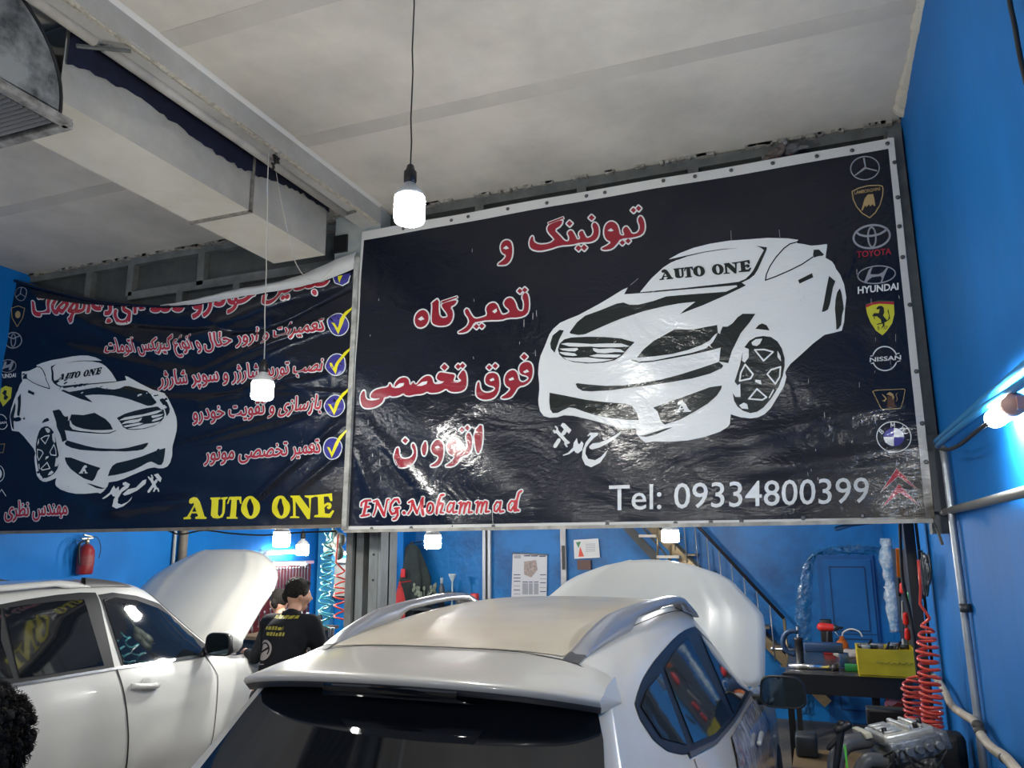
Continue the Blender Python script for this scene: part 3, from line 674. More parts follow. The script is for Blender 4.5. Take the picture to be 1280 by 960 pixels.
# ---- right banner
XB0, XB1 = -.640*D, .1225*D; zb = 1.975*1; 
bl = onY(432,663,D); br = onY(1168,650,D); tl = onY(453,290,D); tr = onY(1117,173,D)
banR = thing('banner', (bl.x, D, bl.z), 'large navy vinyl banner on the right with a telephone number and red Persian words', 'banner', 'shop banners')
m = MB(); nx, nz = 110, 66; rows = []
for j in range(nz+1):
    r = []
    for i in range(nx+1):
        u, v = i/nx, j/nz; p = bl.lerp(br, u).lerp(tl.lerp(tr, u), v)
        r.append((p.x, D-.012-dispR(p.x, p.z), p.z))
    rows.append(r)
m.grid(rows); m.build('vinyl_sheet', c_navy, banR)
def strip(a, b, w0, w1, n=40, ins=(0, 1)):
    """hem strip along a banner edge from pixel a to b, w = width in pixels towards ins"""
    A = Art(); P = [(a[0]+(b[0]-a[0])*k/n, a[1]+(b[1]-a[1])*k/n) for k in range(n+1)]
    Q = [(p[0]+ins[0]*(w0+(w1-w0)*k/n), p[1]+ins[1]*(w0+(w1-w0)*k/n)) for k, p in enumerate(P)]
    for k in range(n): A.tris += [[P[k], P[k+1], Q[k+1]], [P[k], Q[k+1], Q[k]]]
    return A
H = strip((453,290),(1117,173),11,12.5).add(strip((1117,173),(1168,650),8,11,30,(-1,.05))).add(strip((453,290),(432,663),3,2,30,(1,0))).add(strip((432,663),(1168,650),5,4,40,(0,-1)))
hemR = drape_art(H, 'hem', c_hem, banR, dispR, 1)
pic = drape_art(W_, 'car_picture', c_white, banR, dispR, 1, .07)
drape_art(K_, 'print_shadow', c_dark, pic, dispR, 2, .07); drape_art(W2, 'print_highlight', c_white, pic, dispR, 3, .07)
drape_art(K3, 'print_hole', c_dark, pic, dispR, 4); 
drape_art(TXT_K, 'lettering', c_dark, pic, dispR, 3); drape_art(TXT_H, 'letter_counter', c_white, pic, dispR, 4)
drape_art(S_, 'emblem', c_white, banR, dispR, 2)
WC = [352, 432, 523]
big = drape_bins(RW, 'lettering_outline', c_white, banR, dispR, 1, 1, WC); rd = drape_bins(RED, 'lettering', c_red, banR, dispR, 2, 1, WC); hw_ = drape_bins(RWH, 'letter_counter', c_white, banR, dispR, 3, 1, WC)
for D_ in (rd, hw_):
    for k, o in D_.items(): o.parent = big[k]
e_ = drape_art(EW, 'lettering_outline', c_white, banR, dispR, 1); drape_art(ER, 'lettering', c_bred, e_, dispR, 2)
drape_art(TEL, 'telephone_number', c_white, banR, dispR, 1)
CU = [232, 274, 326, 374, 424, 475, 520, 572]
drape_bins(LG, 'logo', c_grey, banR, dispR, 1, 1, CU); tag(drape_art(LY, 'logo', c_yel, banR, dispR, 1), 'yellow shield emblem')
drape_bins(LR, 'logo', cloth_mat('banner emblem red', (.42, .02, .04), .3), banR, dispR, 2, 1, CU); drape_art(LGr, 'logo', c_green, banR, dispR, 1); drape_art(LB, 'logo', c_blue, banR, dispR, 1); drape_bins(LGo, 'logo', c_gold, banR, dispR, 2, 1, CU); drape_art(LBr, 'logo', c_brown, banR, dispR, 1)
drape_bins(LW, 'logo', c_white, banR, dispR, 2, 1, CU); drape_art(LK, 'logo', c_dark, banR, dispR, 2); sc_o = drape_art(SCR, 'scuff', c_hem, banR, dispR, 4, 1); sc_o['kind'] = 'stuff'
m = MB(); m.lathe([(.013, 0), (.013, -.004), (.008, -.008)], (0,0,0), 10, 'Y'); riv = m.build('rivet', M('dull rivet', (.12, .12, .12), .4, .6), banR, local=True)
RV = [(505,290),(565,279.5),(586,275),(636,266),(685,259),(734,250),(757,245.5),(830,231),(869,225),(914,217),(966,208.5),(1021,200),(1065,192.5),(1109,184),(1118,204),(1122,248),(1124,284),(1128,322),(1137,382),(1145,465),(1152,530),(1157,578),
      (760,655),(845,654),(889,652.5),(927,651.5),(1004,647.5),(1078,645),(465,661),(515,660),(618,658)]
for i, p in enumerate(RV):
    q = onY(p[0], p[1]-(3.5 if p[1] < 300 and p[0] < 1112 else 0), D); loc = Vector((q.x, D-.014-dispR(q.x, q.z)-.002, q.z)) - wl(banR)
    if i == 0: riv.location = loc
    else: dup(riv, loc)
# ---- left banner: same drawing mirrored, sagging folded top
XL0 = -1.404*D; XL1 = -.6465*D
TOP = [(18,350),(60,362),(110,373),(160,380),(215,382),(255,377),(300,368),(340,361),(380,350),(415,336),(447,320)]
TP = [onY(*p, D) for p in TOP]
def topz(x):
    if x <= TP[0].x: return TP[0].z
    for a, b in zip(TP, TP[1:]):
        if x <= b.x: return a.z+(b.z-a.z)*(x-a.x)/(b.x-a.x)
    return TP[-1].z
zlb = onY(200, 662, D).z
banL = thing('banner', (XL0, D, zlb), 'sagging navy vinyl banner on the left with yellow shop name, service list and check marks', 'banner', 'shop banners')
m = MB(); rows = []; nx, nz = 170, 110
for j in range(nz+1):
    r = []
    for i in range(nx+1):
        x = XL0+(XL1-XL0)*i/nx; z1 = topz(x); z = zlb+(z1-zlb)*j/nz
        r.append((x, D-.012-dispL(x, z), z))
    rows.append(r)
m.grid(rows); m.build('vinyl_sheet', c_navy, banL)
# affine fit of the right drawing onto the left sheet, in metres
rp = [(998,300.6),(1033.5,305.5),(956,352),(801,367),(793.7,428.5),(797,448),(938.3,523),(913.7,518),(688,491.6),(674.5,465)]
lp = [(49,457.5),(32.8,465.4),(66,486),(145.7,479),(148,523.8),(144,538.4),(63.8,602.5),(76.9,597.8),(207.8,562),(220,533)]
_s = [tuple(onY(*p, D))[::2] for p in rp]; _d = [tuple(onY(*p, D))[::2] for p in lp]
aff = affine(_s, _d)
def projL(x, y):
    p = onY(x, y, D); q = aff(p.x, p.z); return Vector((q[0], D, q[1]))
picL = drape_art(W_, 'car_picture', c_white, banL, dispL, 1, .06, projL)
drape_art(K_, 'print_shadow', c_dark, picL, dispL, 2, .06, projL); drape_art(W2, 'print_highlight', c_white, picL, dispL, 3, .06, projL)
ZL = (0, 490, 5.3333); SL = Art()
SL.poly(conv(ZL, [(715,712),(755,672),(768,640),(778,625),(785,640),(790,648),(808,630),(814,660),(800,700),(778,697),(765,680),(740,705),(722,716)]))
SL.poly(conv(ZL, [(832,608),(850,600),(880,616),(870,640),(832,668),(812,710),(820,743),(850,753),(880,735),(902,698),(897,725),(865,765),(825,780),(795,765),(786,720),(800,678),(830,640),(850,625),(835,622)]))
SL.poly(conv(ZL, [(838,682),(870,650),(920,638),(962,590),(985,583),(980,612),(930,657),(880,683),(850,692)]))
SL.stroke(conv(ZL, [(1015,580),(1046,642)]), 3.6).stroke(conv(ZL, [(998,568),(1010,586),(1026,574),(1018,556)]), 1.8).stroke(conv(ZL, [(1036,662),(1043,642),(1060,644),(1066,662)]), 1.8).stroke(conv(ZL, [(1003,664),(1050,590)]), 3.2).poly(conv(ZL, [(1033,552),(1060,543),(1084,575),(1075,602),(1058,586)]))
drape_art(SL, 'emblem', c_white, banL, dispL, 2)
LL = [Art() for _ in range(6)]
fl = affine(SRC4, [(77,476.8),(127.8,468),(127.5,459),(83,468)])
drape_art(ta.map(fl), 'lettering', c_dark, picL, dispL, 3); drape_art(th.map(fl), 'letter_counter', c_white, picL, dispL, 4)
ya, yh = auto_one(0); fy = lambda x, y: (225+x/6.4, 605+y/6.4)
yo = drape_art(ya.map(fy), 'lettering', c_yel2, banL, dispL, 1, .03); tag(yo, 'yellow serif lettering'); drape_art(yh.map(fy), 'letter_counter', c_navy, yo, dispL, 3, .03)
LRd = Art(); LWt = Art()
def ltext(s, L, Rr, h, bold=.45, rim=1.0, clip=None):
    a, b = glyphs(shape(s), L, Rr, h, bold, rim)
    if clip:
        (x0, y0), (x1, y1) = clip
        def cl(t):
            out = []
            for tri in t.tris:
                P = []
                for i in range(3):
                    p, q = tri[i], tri[(i+1)%3]
                    dp = p[1]-(y0+(y1-y0)*(p[0]-x0)/(x1-x0)); dq = q[1]-(y0+(y1-y0)*(q[0]-x0)/(x1-x0))
                    if dp >= 0: P.append(p)
                    if dp*dq < 0: tt = dp/(dp-dq); P.append((p[0]+(q[0]-p[0])*tt, p[1]+(q[1]-p[1])*tt))
                for k in range(1, len(P)-1): out.append([P[0], P[k], P[k+1]])
            t.tris = out
        cl(a); cl(b)
    LRd.add(a); LWt.add(b)
ltext('اتومات', (43,395), (112,391), 50, .8, 1.3, ((40,372),(112,381)))
ltext('به', (114,391), (139,394), 50, .8, 1.3, ((110,380),(140,382)))
ltext('ای', (142,395), (170,391), 44, .8, 1.3, ((140,382),(170,384)))
ltext('دنده', (174,390), (231,389), 50, .8, 1.3, ((173,384),(231,385)))
ltext('خودرو', (242,387), (322,378), 48, .8, 1.3, ((240,384),(322,369)))
ltext('تبدیل', (333,374), (416,358), 50, .8, 1.3, ((330,371),(416,352)))
ltext('تعمیرات و ارور حلال', (258,436), (409,414), 23)
ltext('و انواع گیربکس اتومات', (132,441), (254,436), 23)
ltext('نصب توربو شارژر و سوپر شارژر', (199,482), (408,465), 25)
ltext('بازسازی و تقویت خودرو', (241,525), (405,512), 26)
ltext('تعمیر تخصصی موتور', (256,576), (402,566), 27)
ltext('مهندس نظری', (7,646), (87,643), 27)
lo = drape_art(LWt, 'lettering_outline', c_white, banL, dispL, 1); drape_art(LRd, 'lettering', c_redl, lo, dispL, 2); lo['kind'] = 'stuff'
CB = Art(); CW = Art(); CY = Art()
for (cx, cy), ct in zip(((426,407),(424,457),(421.5,508),(418,561)), range(4)):
    CB.ell((cx, cy), 11.6, 13.2, .2); CW.ring((cx, cy), 12, 13.6, 1.1, .2)
    CY.poly([(cx+p[0], cy+p[1]) for p in ((-7.5,-2),(-4,-1.5),(-1.5,4.5),(3,-6),(9,-15),(18,-23),(19,-21.5),(10,-10),(3.5,2),(-1,12))])
CB.poly([(419,347),(440,342),(438,353),(431,358),(423,356)]); CW.stroke([(419,348),(423,356),(431,358.5),(438,354),(440,346)], 1.1); CY.poly([(425,347),(429,345.5),(431,346),(428,356)])
CC = [372, 431, 482, 534]; cb_ = drape_bins(CB, 'check_disc', c_blue, banL, dispL, 1, 1, CC); cw_ = drape_bins(CW, 'disc_ring', c_white, banL, dispL, 2, 1, CC); cy_ = drape_bins(CY, 'check_mark', c_yel2, banL, dispL, 3, 1, CC)
for D_ in (cw_, cy_):
    for k, o in D_.items(): o.parent = cb_[k]
# logos down the left edge (same column of emblems, partly folded away)
LGl = Art(); LWl = Art(); LYl = Art(); LKl = Art(); LGol = Art()
LGl.ring((28.5,368), 7.5, 8.5, .8); LGl.stroke([(28.5,368),(28.5,360)], .8); LGl.stroke([(28.5,368),(22,372)], .8); LGl.stroke([(28.5,368),(35,372)], .8)
LGol.stroke([(17,386),(25,383),(33,386),(31,398),(24,409),(18,398)], .8, True); LGol.ell((25,394), 3.2, 4.5)
LGl.ring((19,426), 10, 9.8, 1.3, -.2); LGl.ring((19,426), 2.7, 8, 1.1); LGl.stroke([(11,421),(19,424),(27,420)], 1.2)
LGl.ring((14,458.5), 10.3, 7.8, .9, -.15); LGl.poly([(7,463),(10,453),(13,453),(12,457.5),(17,456),(19,452),(22,453),(18,463.5),(15,463.5),(16,460),(11,461)]); LWl.add(text_art('HYUNDAI', (0,474), (24,472), 6.8, .03))
LYl.poly([(2.5,487),(10,483),(18,485),(17,498),(8,509),(3,500)]); LKl.poly([(6,492),(9,488),(12,489),(11,494),(14,497),(11,501),(8,499),(9,495)])
LWl.ring((6,528), 8, 9, .9, 0, 20, 200, 340); LWl.ring((6,528), 8, 9, .9, 0, 20, 20, 160); LWl.add(text_art('NISSAN', (-4,531), (13,530), 4, .02))
LGol.stroke([(-3,556),(8,555),(6,566),(-2,566)], .6, True); LWl.ring((-1,592), 9, 10.5, .9); LWl.ell((-1,592), 6, 7); LWl.stroke([(-4,620),(3,612),(8,620)], .8)
CL = [380, 412, 441, 480, 513, 545, 578, 606]
drape_bins(LGl, 'logo', c_grey, banL, dispL, 1, 1, CL); drape_bins(LWl, 'logo', c_white, banL, dispL, 1, 1, CL); drape_art(LYl, 'logo', c_yel, banL, dispL, 1); drape_art(LKl, 'logo', c_dark, banL, dispL, 2); drape_bins(LGol, 'logo', c_gold, banL, dispL, 1, 1, CL)
# folded-over top: the white back of the vinyl shows on the right half
m = MB(); rows = []
UP = [(205,383),(255,374),(300,364),(340,357),(380,345),(415,329),(448,316)]; LO = [(205,384),(255,381),(300,374),(340,368),(380,362),(415,352),(446,336)]
UPc = catmull(UP, 6); LOc = catmull(LO, 6)
for a, b in zip(UPc, LOc):
    A = onY(a[0], a[1], D); B = onY(b[0], b[1], D); r = []
    for k in range(7):
        t = k/6; p = A.lerp(B, t); r.append((p.x, D-.03-dispL(p.x, p.z)-.025*math.sin(PI*min(1, t*1.1))-.004*math.sin(p.x*30), p.z))
    rows.append(r)
m.grid(rows); o = m.build('folded_hem', c_hem, banL); tag(o, 'white reverse of the vinyl folded forward')
m = MB(); P = [onY(p[0], p[1]+1, D) for p in catmull([(18,350),(60,362),(110,373),(160,380),(215,383)], 6)]
m.tube([(p.x, D-.03-dispL(p.x, p.z), p.z) for p in P], .016, 8); m.build('top_roll', c_navy, banL)
m = MB(); m.bar((XL0, D-.02, zlb+.0), (XL1, D-.02, zlb+.0), .03, .025); m.build('bottom_batten', M('grimy batten', (.22, .19, .15), .6, var=.4, vs=10), banL)
m = MB(); m.bar(onY(447,322,D-.02), onY(431,663,D-.02), .04, .03, (0,1,0)); postm = m
o = postm.build('banner_batten', M('chalky white batten', (.5, .5, .46), .6, var=.5, vs=16), None, loc=(-3.15, D-.02, 2.0)); tag(o, 'thin white upright batten between the two navy banners', 'batten')
m = MB(); m.bar(onY(431,664,D-.02), onY(1166,651,D-.02), .03, .022); o = m.build('banner_batten', M('grimy white rail', (.5, .48, .42), .5, var=.5, vs=8), None, loc=(-1.2, D-.02, 2.0)); tag(o, 'thin whitish rail along the bottom of the right banner', 'batten')
# ================================================================ cars
paint = M('pearl white paint', (0.58, 0.555, 0.50), 0.28, coat=.6, var=.06, vs=3)
dusty = M('dusty white roof', (0.60, 0.54, 0.43), 0.38, col2=(0.50, 0.44, 0.34), vs=2.2, coat=.25, bump=.03, bs=60)
paint2 = M('bright white paint', (0.60, 0.60, 0.58), 0.25, coat=.7)
glass = M('dark tinted glass', (0.006, 0.008, 0.012), 0.04, spec=.9, coat=.3)
glass_s = M('smoky side glass', (0.02, 0.025, 0.03), 0.04, spec=.9, coat=.3)
seal = M('black window seal', (0.012, 0.013, 0.016), 0.35)
seam = M('panel gap', (0.02, 0.02, 0.02), .8)
silver = M('silver roof rail', (0.55, 0.56, 0.60), 0.28, .7)
grey_t = M('dark grey trim', (0.07, 0.07, 0.075), .45)
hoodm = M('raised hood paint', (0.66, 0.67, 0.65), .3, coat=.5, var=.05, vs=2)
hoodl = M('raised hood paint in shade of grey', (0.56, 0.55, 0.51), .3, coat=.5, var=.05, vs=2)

STN = [
 [(0,.50,1.555),(.30,.50,1.553),(.52,.52,1.535),(.64,.53,1.48),(.70,.42,1.35),(.79,.20,1.12),(.85,.12,.95),(.88,.08,.78),(.88,.06,.5),(.82,.08,.3)],
 [(0,.78,1.605),(.30,.78,1.603),(.53,.78,1.582),(.655,.76,1.515),(.725,.70,1.38),(.83,.58,1.14),(.89,.52,.98),(.925,.5,.78),(.93,.5,.5),(.87,.5,.3)],
 [(0,1.4,1.65),(.3,1.4,1.647),(.54,1.4,1.627),(.665,1.4,1.558),(.745,1.4,1.39),(.86,1.4,1.13),(.91,1.4,.98),(.94,1.4,.78),(.94,1.4,.5),(.88,1.4,.3)],
 [(0,2.1,1.672),(.3,2.1,1.668),(.54,2.1,1.645),(.665,2.1,1.568),(.75,2.1,1.39),(.865,2.1,1.12),(.915,2.1,.98),(.94,2.1,.78),(.94,2.1,.5),(.88,2.1,.3)],
 [(0,2.65,1.64),(.3,2.63,1.635),(.53,2.58,1.61),(.645,2.56,1.53),(.745,2.6,1.35),(.865,2.65,1.10),(.915,2.65,.97),(.94,2.65,.78),(.94,2.65,.5),(.88,2.65,.3)],
 [(0,3.05,1.45),(.3,3.02,1.445),(.54,2.94,1.41),(.665,2.90,1.35),(.77,2.96,1.21),(.865,3.02,1.09),(.915,3.02,.97),(.94,3.02,.78),(.94,3.02,.5),(.88,3.02,.3)],
 [(0,3.52,1.10),(.3,3.5,1.095),(.56,3.42,1.08),(.72,3.36,1.065),(.82,3.33,1.05),(.88,3.33,1.02),(.915,3.33,.95),(.94,3.33,.78),(.94,3.33,.5),(.88,3.33,.3)],
 [(0,3.62,.93),(.3,3.6,.93),(.56,3.55,.93),(.72,3.5,.97),(.80,3.5,1.02),(.87,3.5,.99),(.91,3.5,.93),(.94,3.5,.78),(.94,3.5,.5),(.88,3.5,.3)],
 [(0,4.2,.86),(.3,4.2,.86),(.56,4.2,.87),(.70,4.2,.90),(.79,4.2,.95),(.86,4.2,.92),(.90,4.2,.86),(.92,4.2,.74),(.92,4.2,.5),(.86,4.2,.3)],
 [(0,4.62,.78),(.3,4.6,.78),(.5,4.56,.78),(.62,4.5,.78),(.70,4.44,.78),(.76,4.38,.74),(.80,4.34,.68),(.82,4.32,.6),(.82,4.3,.45),(.78,4.3,.3)]]
def make_car(name, label, loc, group, pm, roofm, dz=0.0, sc=1.0, tweak=None):
    t = thing(name, loc, label, 'car', group)
    S = [[(x*sc, y, z+dz*max(0, min(1, (z-.9)/.6))) for x, y, z in s] for s in STN]
    if tweak: S = tweak(S)
    # dense rings
    S = [catmull(s, 4) for s in S]; S = [[S[i][j] for i in range(len(S))] for j in range(len(S[0]))]
    S = [catmull(s, 7) for s in S]; S = [[S[j][i] for j in range(len(S))] for i in range(len(S[0]))]
    m = MB(); rows = []
    for s in S:
        half = [Vector(p) for p in s]; rows.append([Vector((-p.x, p.y, p.z)) for p in half[::-1][:-1]] + half)
    m.grid(rows)
    r0 = S[0]; back = []
    for p in r0:
        row = []
        for k in range(21):
            u = 2*k/20-1; bul = .10*(1-abs(u)**2.4); row.append((p[0]*u, p[1]-bul, p[2]))
        back.append(row)
    m.grid(back)
    r1 = S[-1]; front = []
    for p in r1: front.append([(p[0]*(2*k/12-1), p[1]+.10*(1-(2*k/12-1)**2), p[2]) for k in range(13)])
    m.grid(front)
    bmesh.ops.remove_doubles(m.bm, verts=m.bm.verts, dist=.0005)
    bmesh.ops.recalc_face_normals(m.bm, faces=m.bm.faces)
    bvh = BVHTree.FromBMesh(m.bm)
    body = m.build('body', pm, t, local=True)
    t['_'] = 1; del t['_']
    return t, bvh, body, Vector(loc)
def hit_px(car, x, y):
    """where the sight line of a photo pixel meets the body, in the car's own frame"""
    t, bvh, body, loc = car; r = ray(x, y); d = Vector(r).normalized()
    h = bvh.ray_cast(Vector((0, 0, CAMH)) - loc, d)
    return h[0]
def panel(car, name, poly, mode='side', mat=None, off=.004, parent=None, cell=.05, side=1, thick=0):
    """a sheet that follows the body: poly is (y,z) for side, (x,y) for top, (x,z) for rear"""
    t, bvh, body, loc = car
    bm = bmesh.new(); V = [Vector((p[0], p[1], 0)) for p in poly]; vs = [bm.verts.new(v) for v in V]
    for q in tessellate_polygon([V]):
        try: bm.faces.new([vs[i] for i in q])
        except ValueError: pass
    for ax, no in ((0, (1,0,0)), (1, (0,1,0))):
        cs = [v.co[ax] for v in bm.verts]; lo, hi = min(cs), max(cs); k = math.floor(lo/cell)+1
        while k*cell < hi:
            p = [0,0,0]; p[ax] = k*cell
            bmesh.ops.bisect_plane(bm, geom=bm.verts[:]+bm.edges[:]+bm.faces[:], plane_co=p, plane_no=no, dist=1e-6); k += 1
    bad = []
    for v in bm.verts:
        a, b = v.co.x, v.co.y
        if mode == 'side': o_, d_ = Vector((2*side, a, b)), Vector((-side, 0, 0))
        elif mode == 'top': o_, d_ = Vector((a, b, 3)), Vector((0, 0, -1))
        else: o_, d_ = Vector((a, -2, b)), Vector((0, 1, 0))
        h = bvh.ray_cast(o_, d_)
        if h[0] is None: bad.append(v); continue
        n = h[1] if h[1].dot(d_) < 0 else -h[1]
        v.co = h[0] + n*off
    bmesh.ops.delete(bm, geom=bad, context='VERTS')
    m = MB(); m.bm.free(); m.bm = bm
    for f_ in bm.faces: f_.smooth = True
    return m.build(name, mat, parent or t, local=True)
def px_poly(car, pts, mode='side'):
    out = []
    for p in pts:
        if len(p) == 3: out.append((p[0], p[1])); continue       # already body coordinates
        h = hit_px(car, *p)
        if h is None: continue
        out.append((h.y, h.z) if mode == 'side' else (h.x, h.y) if mode == 'top' else (h.x, h.z))
    return out
def line_poly(pts, w):
    L_, R_ = [], []
    P = [np.array(p, float) for p in pts]
    for i, p in enumerate(P):
        d = P[min(i+1, len(P)-1)]-P[max(i-1, 0)]; d = d/np.hypot(*d); n = np.array((-d[1], d[0]))*w/2
        L_.append(tuple(p+n)); R_.append(tuple(p-n))
    return L_ + R_[::-1]
def wheel(t, x, y, s):
    m = MB(); m.lathe([(.20, -.11), (.31, -.11), (.345, -.08), (.345, .08), (.31, .11), (.20, .11)], (x, y, .345), 28, 'X')
    o = m.build('tyre', rubber, t, local=True)
    m = MB(); m.lathe([(.03, s*.10), (.07, s*.10), (.20, s*.085), (.215, s*.11), (.215, -.1), (.05, -.09)], (x, y, .345), 28, 'X')
    m.build('wheel_rim', steel, o, local=True)
def mirror(t, c, gl, housing, face=-1, sx=1):
    m = MB(); rows = []
    x0, y0, z0 = c
    for k in range(9):
        u = k/8; sc_ = (1-.75*u**2.2); r = []
        for j in range(24):
            a = 2*PI*j/24; q = 4.0
            cx = abs(math.cos(a))**(2/q)*math.copysign(1, math.cos(a)); cz = abs(math.sin(a))**(2/q)*math.copysign(1, math.sin(a))
            r.append((x0+.125*cx*sc_*(1+.10*cz*sx*-.5), y0+.03+.11*u, z0+.09*cz*sc_-.01*u))
        rows.append(r)
    rows.insert(0, [(x0+(p[0]-x0)*.96, y0+.012, z0+(p[2]-z0)*.96) for p in rows[0]]); rows.insert(0, [(x0+(p[0]-x0)*.9, y0+.012, z0+(p[2]-z0)*.88) for p in rows[1]]); rows.insert(0, [(x0+(p[0]-x0)*.9, y0+.03, z0+(p[2]-z0)*.88) for p in rows[2]])
    m.grid(rows, True, True); m.f([m.bm.verts[i] for i in range(len(m.bm.verts)-24, len(m.bm.verts))]) if False else None
    m.ball((x0, y0+.13, z0-.01), .05, (1.0, .5, .7))
    h = m.build('mirror_housing', housing, t, local=True)
    m = MB(); m.poly([(x0+.113*abs(math.cos(a))**.5*math.copysign(1, math.cos(a)), y0+.022, z0+.079*abs(math.sin(a))**.5*math.copysign(1, math.sin(a))) for a in [2*PI*k/32 for k in range(32)]])
    m.build('mirror_glass', gl, h, local=True)
    m = MB(); m.capsule((x0-sx*.10, y0+.07, z0-.05), (x0-sx*.21, y0+.10, z0-.07), .028, .035); m.build('mirror_arm', seal, h, local=True)
    return h
mirror_gl = M('mirror glass', (.10, .14, .16), .03, 1.0)
def hood(t, c, hw, length, ang, mat, shape, curl=.10, name='hood'):
    """hood hinged at its rear edge and swung up; outer face looks back over the roof"""
    m = MB(); rows = []; x0, y0, z0 = c
    for i in range(27):
        v = i/26; r = []
        w_ = np.interp(v, [s[0] for s in shape], [s[1] for s in shape])*hw
        for j in range(31):
            u = 2*j/30-1
            cr = .055*(1-u*u) - .05*max(0, abs(u)-.82)/.18 + .016*math.exp(-((abs(u)-.55-.05*v)/.07)**2)
            s = v*length; bend = curl*v**2.5
            ly = s*math.cos(ang) - cr*math.sin(ang) + bend*math.sin(ang)*.9; lz_ = s*math.sin(ang) + cr*math.cos(ang)*.6 - bend*.55
            edge = .05*abs(u)**6*(1-v)*0
            r.append((x0+u*w_, y0+ly, z0+lz_-edge))
        rows.append(r)
    m.grid(rows)
    o = m.build(name, mat, t, local=True)
    sd = o.modifiers.new('s', 'SOLIDIFY'); sd.thickness = .022; sd.offset = -1
    # inner bracing on the hidden side and the stay
    m = MB()
    for u in (-.55, 0, .55): m.bar((x0+u*hw, y0+.12, z0+.0), (x0+u*hw*.9, y0+length*.82*math.cos(ang)+.09, z0+length*.82*math.sin(ang)-.06), .07, .03)
    m.build('inner_rib', grey_t, o, local=True)
    m = MB(); m.tube([(x0+hw*.8, y0+.75, .9), (x0+hw*.62, y0+.55, z0+.42)], .006, 6); m.build('hood_stay', black, o, local=True)
    return o
def roof_rail(t, bvh, x0_, y0, y1, mat, hgt=.062, wd=.045, spread=0, name='roof_rail'):
    m = MB(); rows = []
    n = 40
    for i in range(n+1):
        v = i/n; x = x0_+spread*v; y = y0+(y1-y0)*v
        h = bvh.ray_cast(Vector((x, y, 3)), Vector((0,0,-1)))[0]; zr_ = h.z
        k = min(1, v/.22)**.6*min(1, (1-v)/.16)**.6; top = zr_-.006+hgt*k+.012
        bot = zr_-.004 if (v < .30 or v > .88) else zr_-.004+(hgt-.028)*min(1, (v-.30)/.06, (.88-v)/.05)
        s = math.copysign(1, x)
        rows.append([(x-s*wd*.5, y, bot), (x-s*wd*.55, y, (top+bot)/2), (x-s*wd*.35, y, top-.004), (x, y, top), (x+s*wd*.4, y, top-.010), (x+s*wd*.6, y, (top+bot)/2), (x+s*wd*.6, y, bot)])
    m.grid(rows, True, True); m.f([m.bm.verts.new(p) for p in rows[0]]); m.f([m.bm.verts.new(p) for p in rows[-1]])
    return m.build(name, mat, t, local=True)

# ---------------- near car
NC = make_car('suv', 'white family car nearest the camera, seen from behind over its dusty roof', (-1.305, 2.0, 0), 'cars with raised hoods', paint, dusty)
t, bvh, body_, _ = NC
for s in (-1, 1):
    for y in (.95, 3.75): wheel(t, s*.84, y, s)
panel(NC, 'roof_panel', [(-.46,.68),(-.50,1.2),(-.575,2.5),(-.3,2.6),(0,2.63),(.3,2.6),(.575,2.5),(.50,1.2),(.46,.68),(.3,.685),(0,.69),(-.3,.685)], 'top', dusty, .003)
# panel gap between roof and hatch
panel(NC, 'hatch_seam', line_poly([(-.645,.56),(-.60,.60),(-.52,.635),(-.3,.665),(0,.675),(.3,.665),(.52,.635),(.60,.60),(.645,.56)], .008), 'top', seam, .005)
for s in (-1, 1):
    panel(NC, 'gutter_trim', [(s*.465,.64),(s*.525,.64),(s*.53,.82),(s*.535,.95),(s*.485,.95),(s*.475,.80)], 'top', grey_t, .005)
    panel(NC, 'roof_seam', line_poly([(s*.53,.95),(s*.575,1.6),(s*.61,2.3),(s*.60,2.55)], .006), 'top', seam, .005)
# rear spoiler
m = MB(); rows = []
for k in range(41):
    u = 2*k/40-1; x = u*.655; dr = .045*abs(u)**3; yt = .265+.10*u*u+.05*abs(u)**8; zt_ = 1.553-.035*u*u-.02*abs(u)**6
    hr = bvh.ray_cast(Vector((x*.97, .66, 3)), Vector((0,0,-1)))[0].z
    rows.append([(x*.97, .64+.05*u*u, hr+.002), (x*.985, .5+.04*u*u, (hr*.55+zt_*.45)+.006), (x, yt+.04, zt_+.006), (x, yt+.008, zt_), (x, yt, zt_-.012), (x, yt+.012, zt_-.024)])
m.grid(rows); sp = m.build('spoiler', paint, t, local=True)
m = MB(); rows = []
for k in range(41):
    u = 2*k/40-1; x = u*.655; yt = .265+.10*u*u+.05*abs(u)**8; zt_ = 1.553-.035*u*u-.02*abs(u)**6
    rows.append([(x, yt+.012, zt_-.024), (x*.99, yt+.03, zt_-.045), (x*.98, yt+.09, zt_-.05), (x*.96, .53, 1.47)])
m.grid(rows); m.build('spoiler_underside', grey_t, sp, local=True)  # underside coloured dark grey for the shade beneath the lip
m = MB(); rows = []
for k in range(21):
    u = 2*k/20-1; x = u*.24; yt = .262+.10*(x/.655)**2; zt_ = 1.553-.035*(x/.655)**2
    rows.append([(x, yt+.020, zt_-.028), (x*.99, yt+.016, zt_-.052), (x*1.15, yt+.07, zt_-.075)])
m.grid(rows); m.build('brake_lamp', glass, sp, local=True)
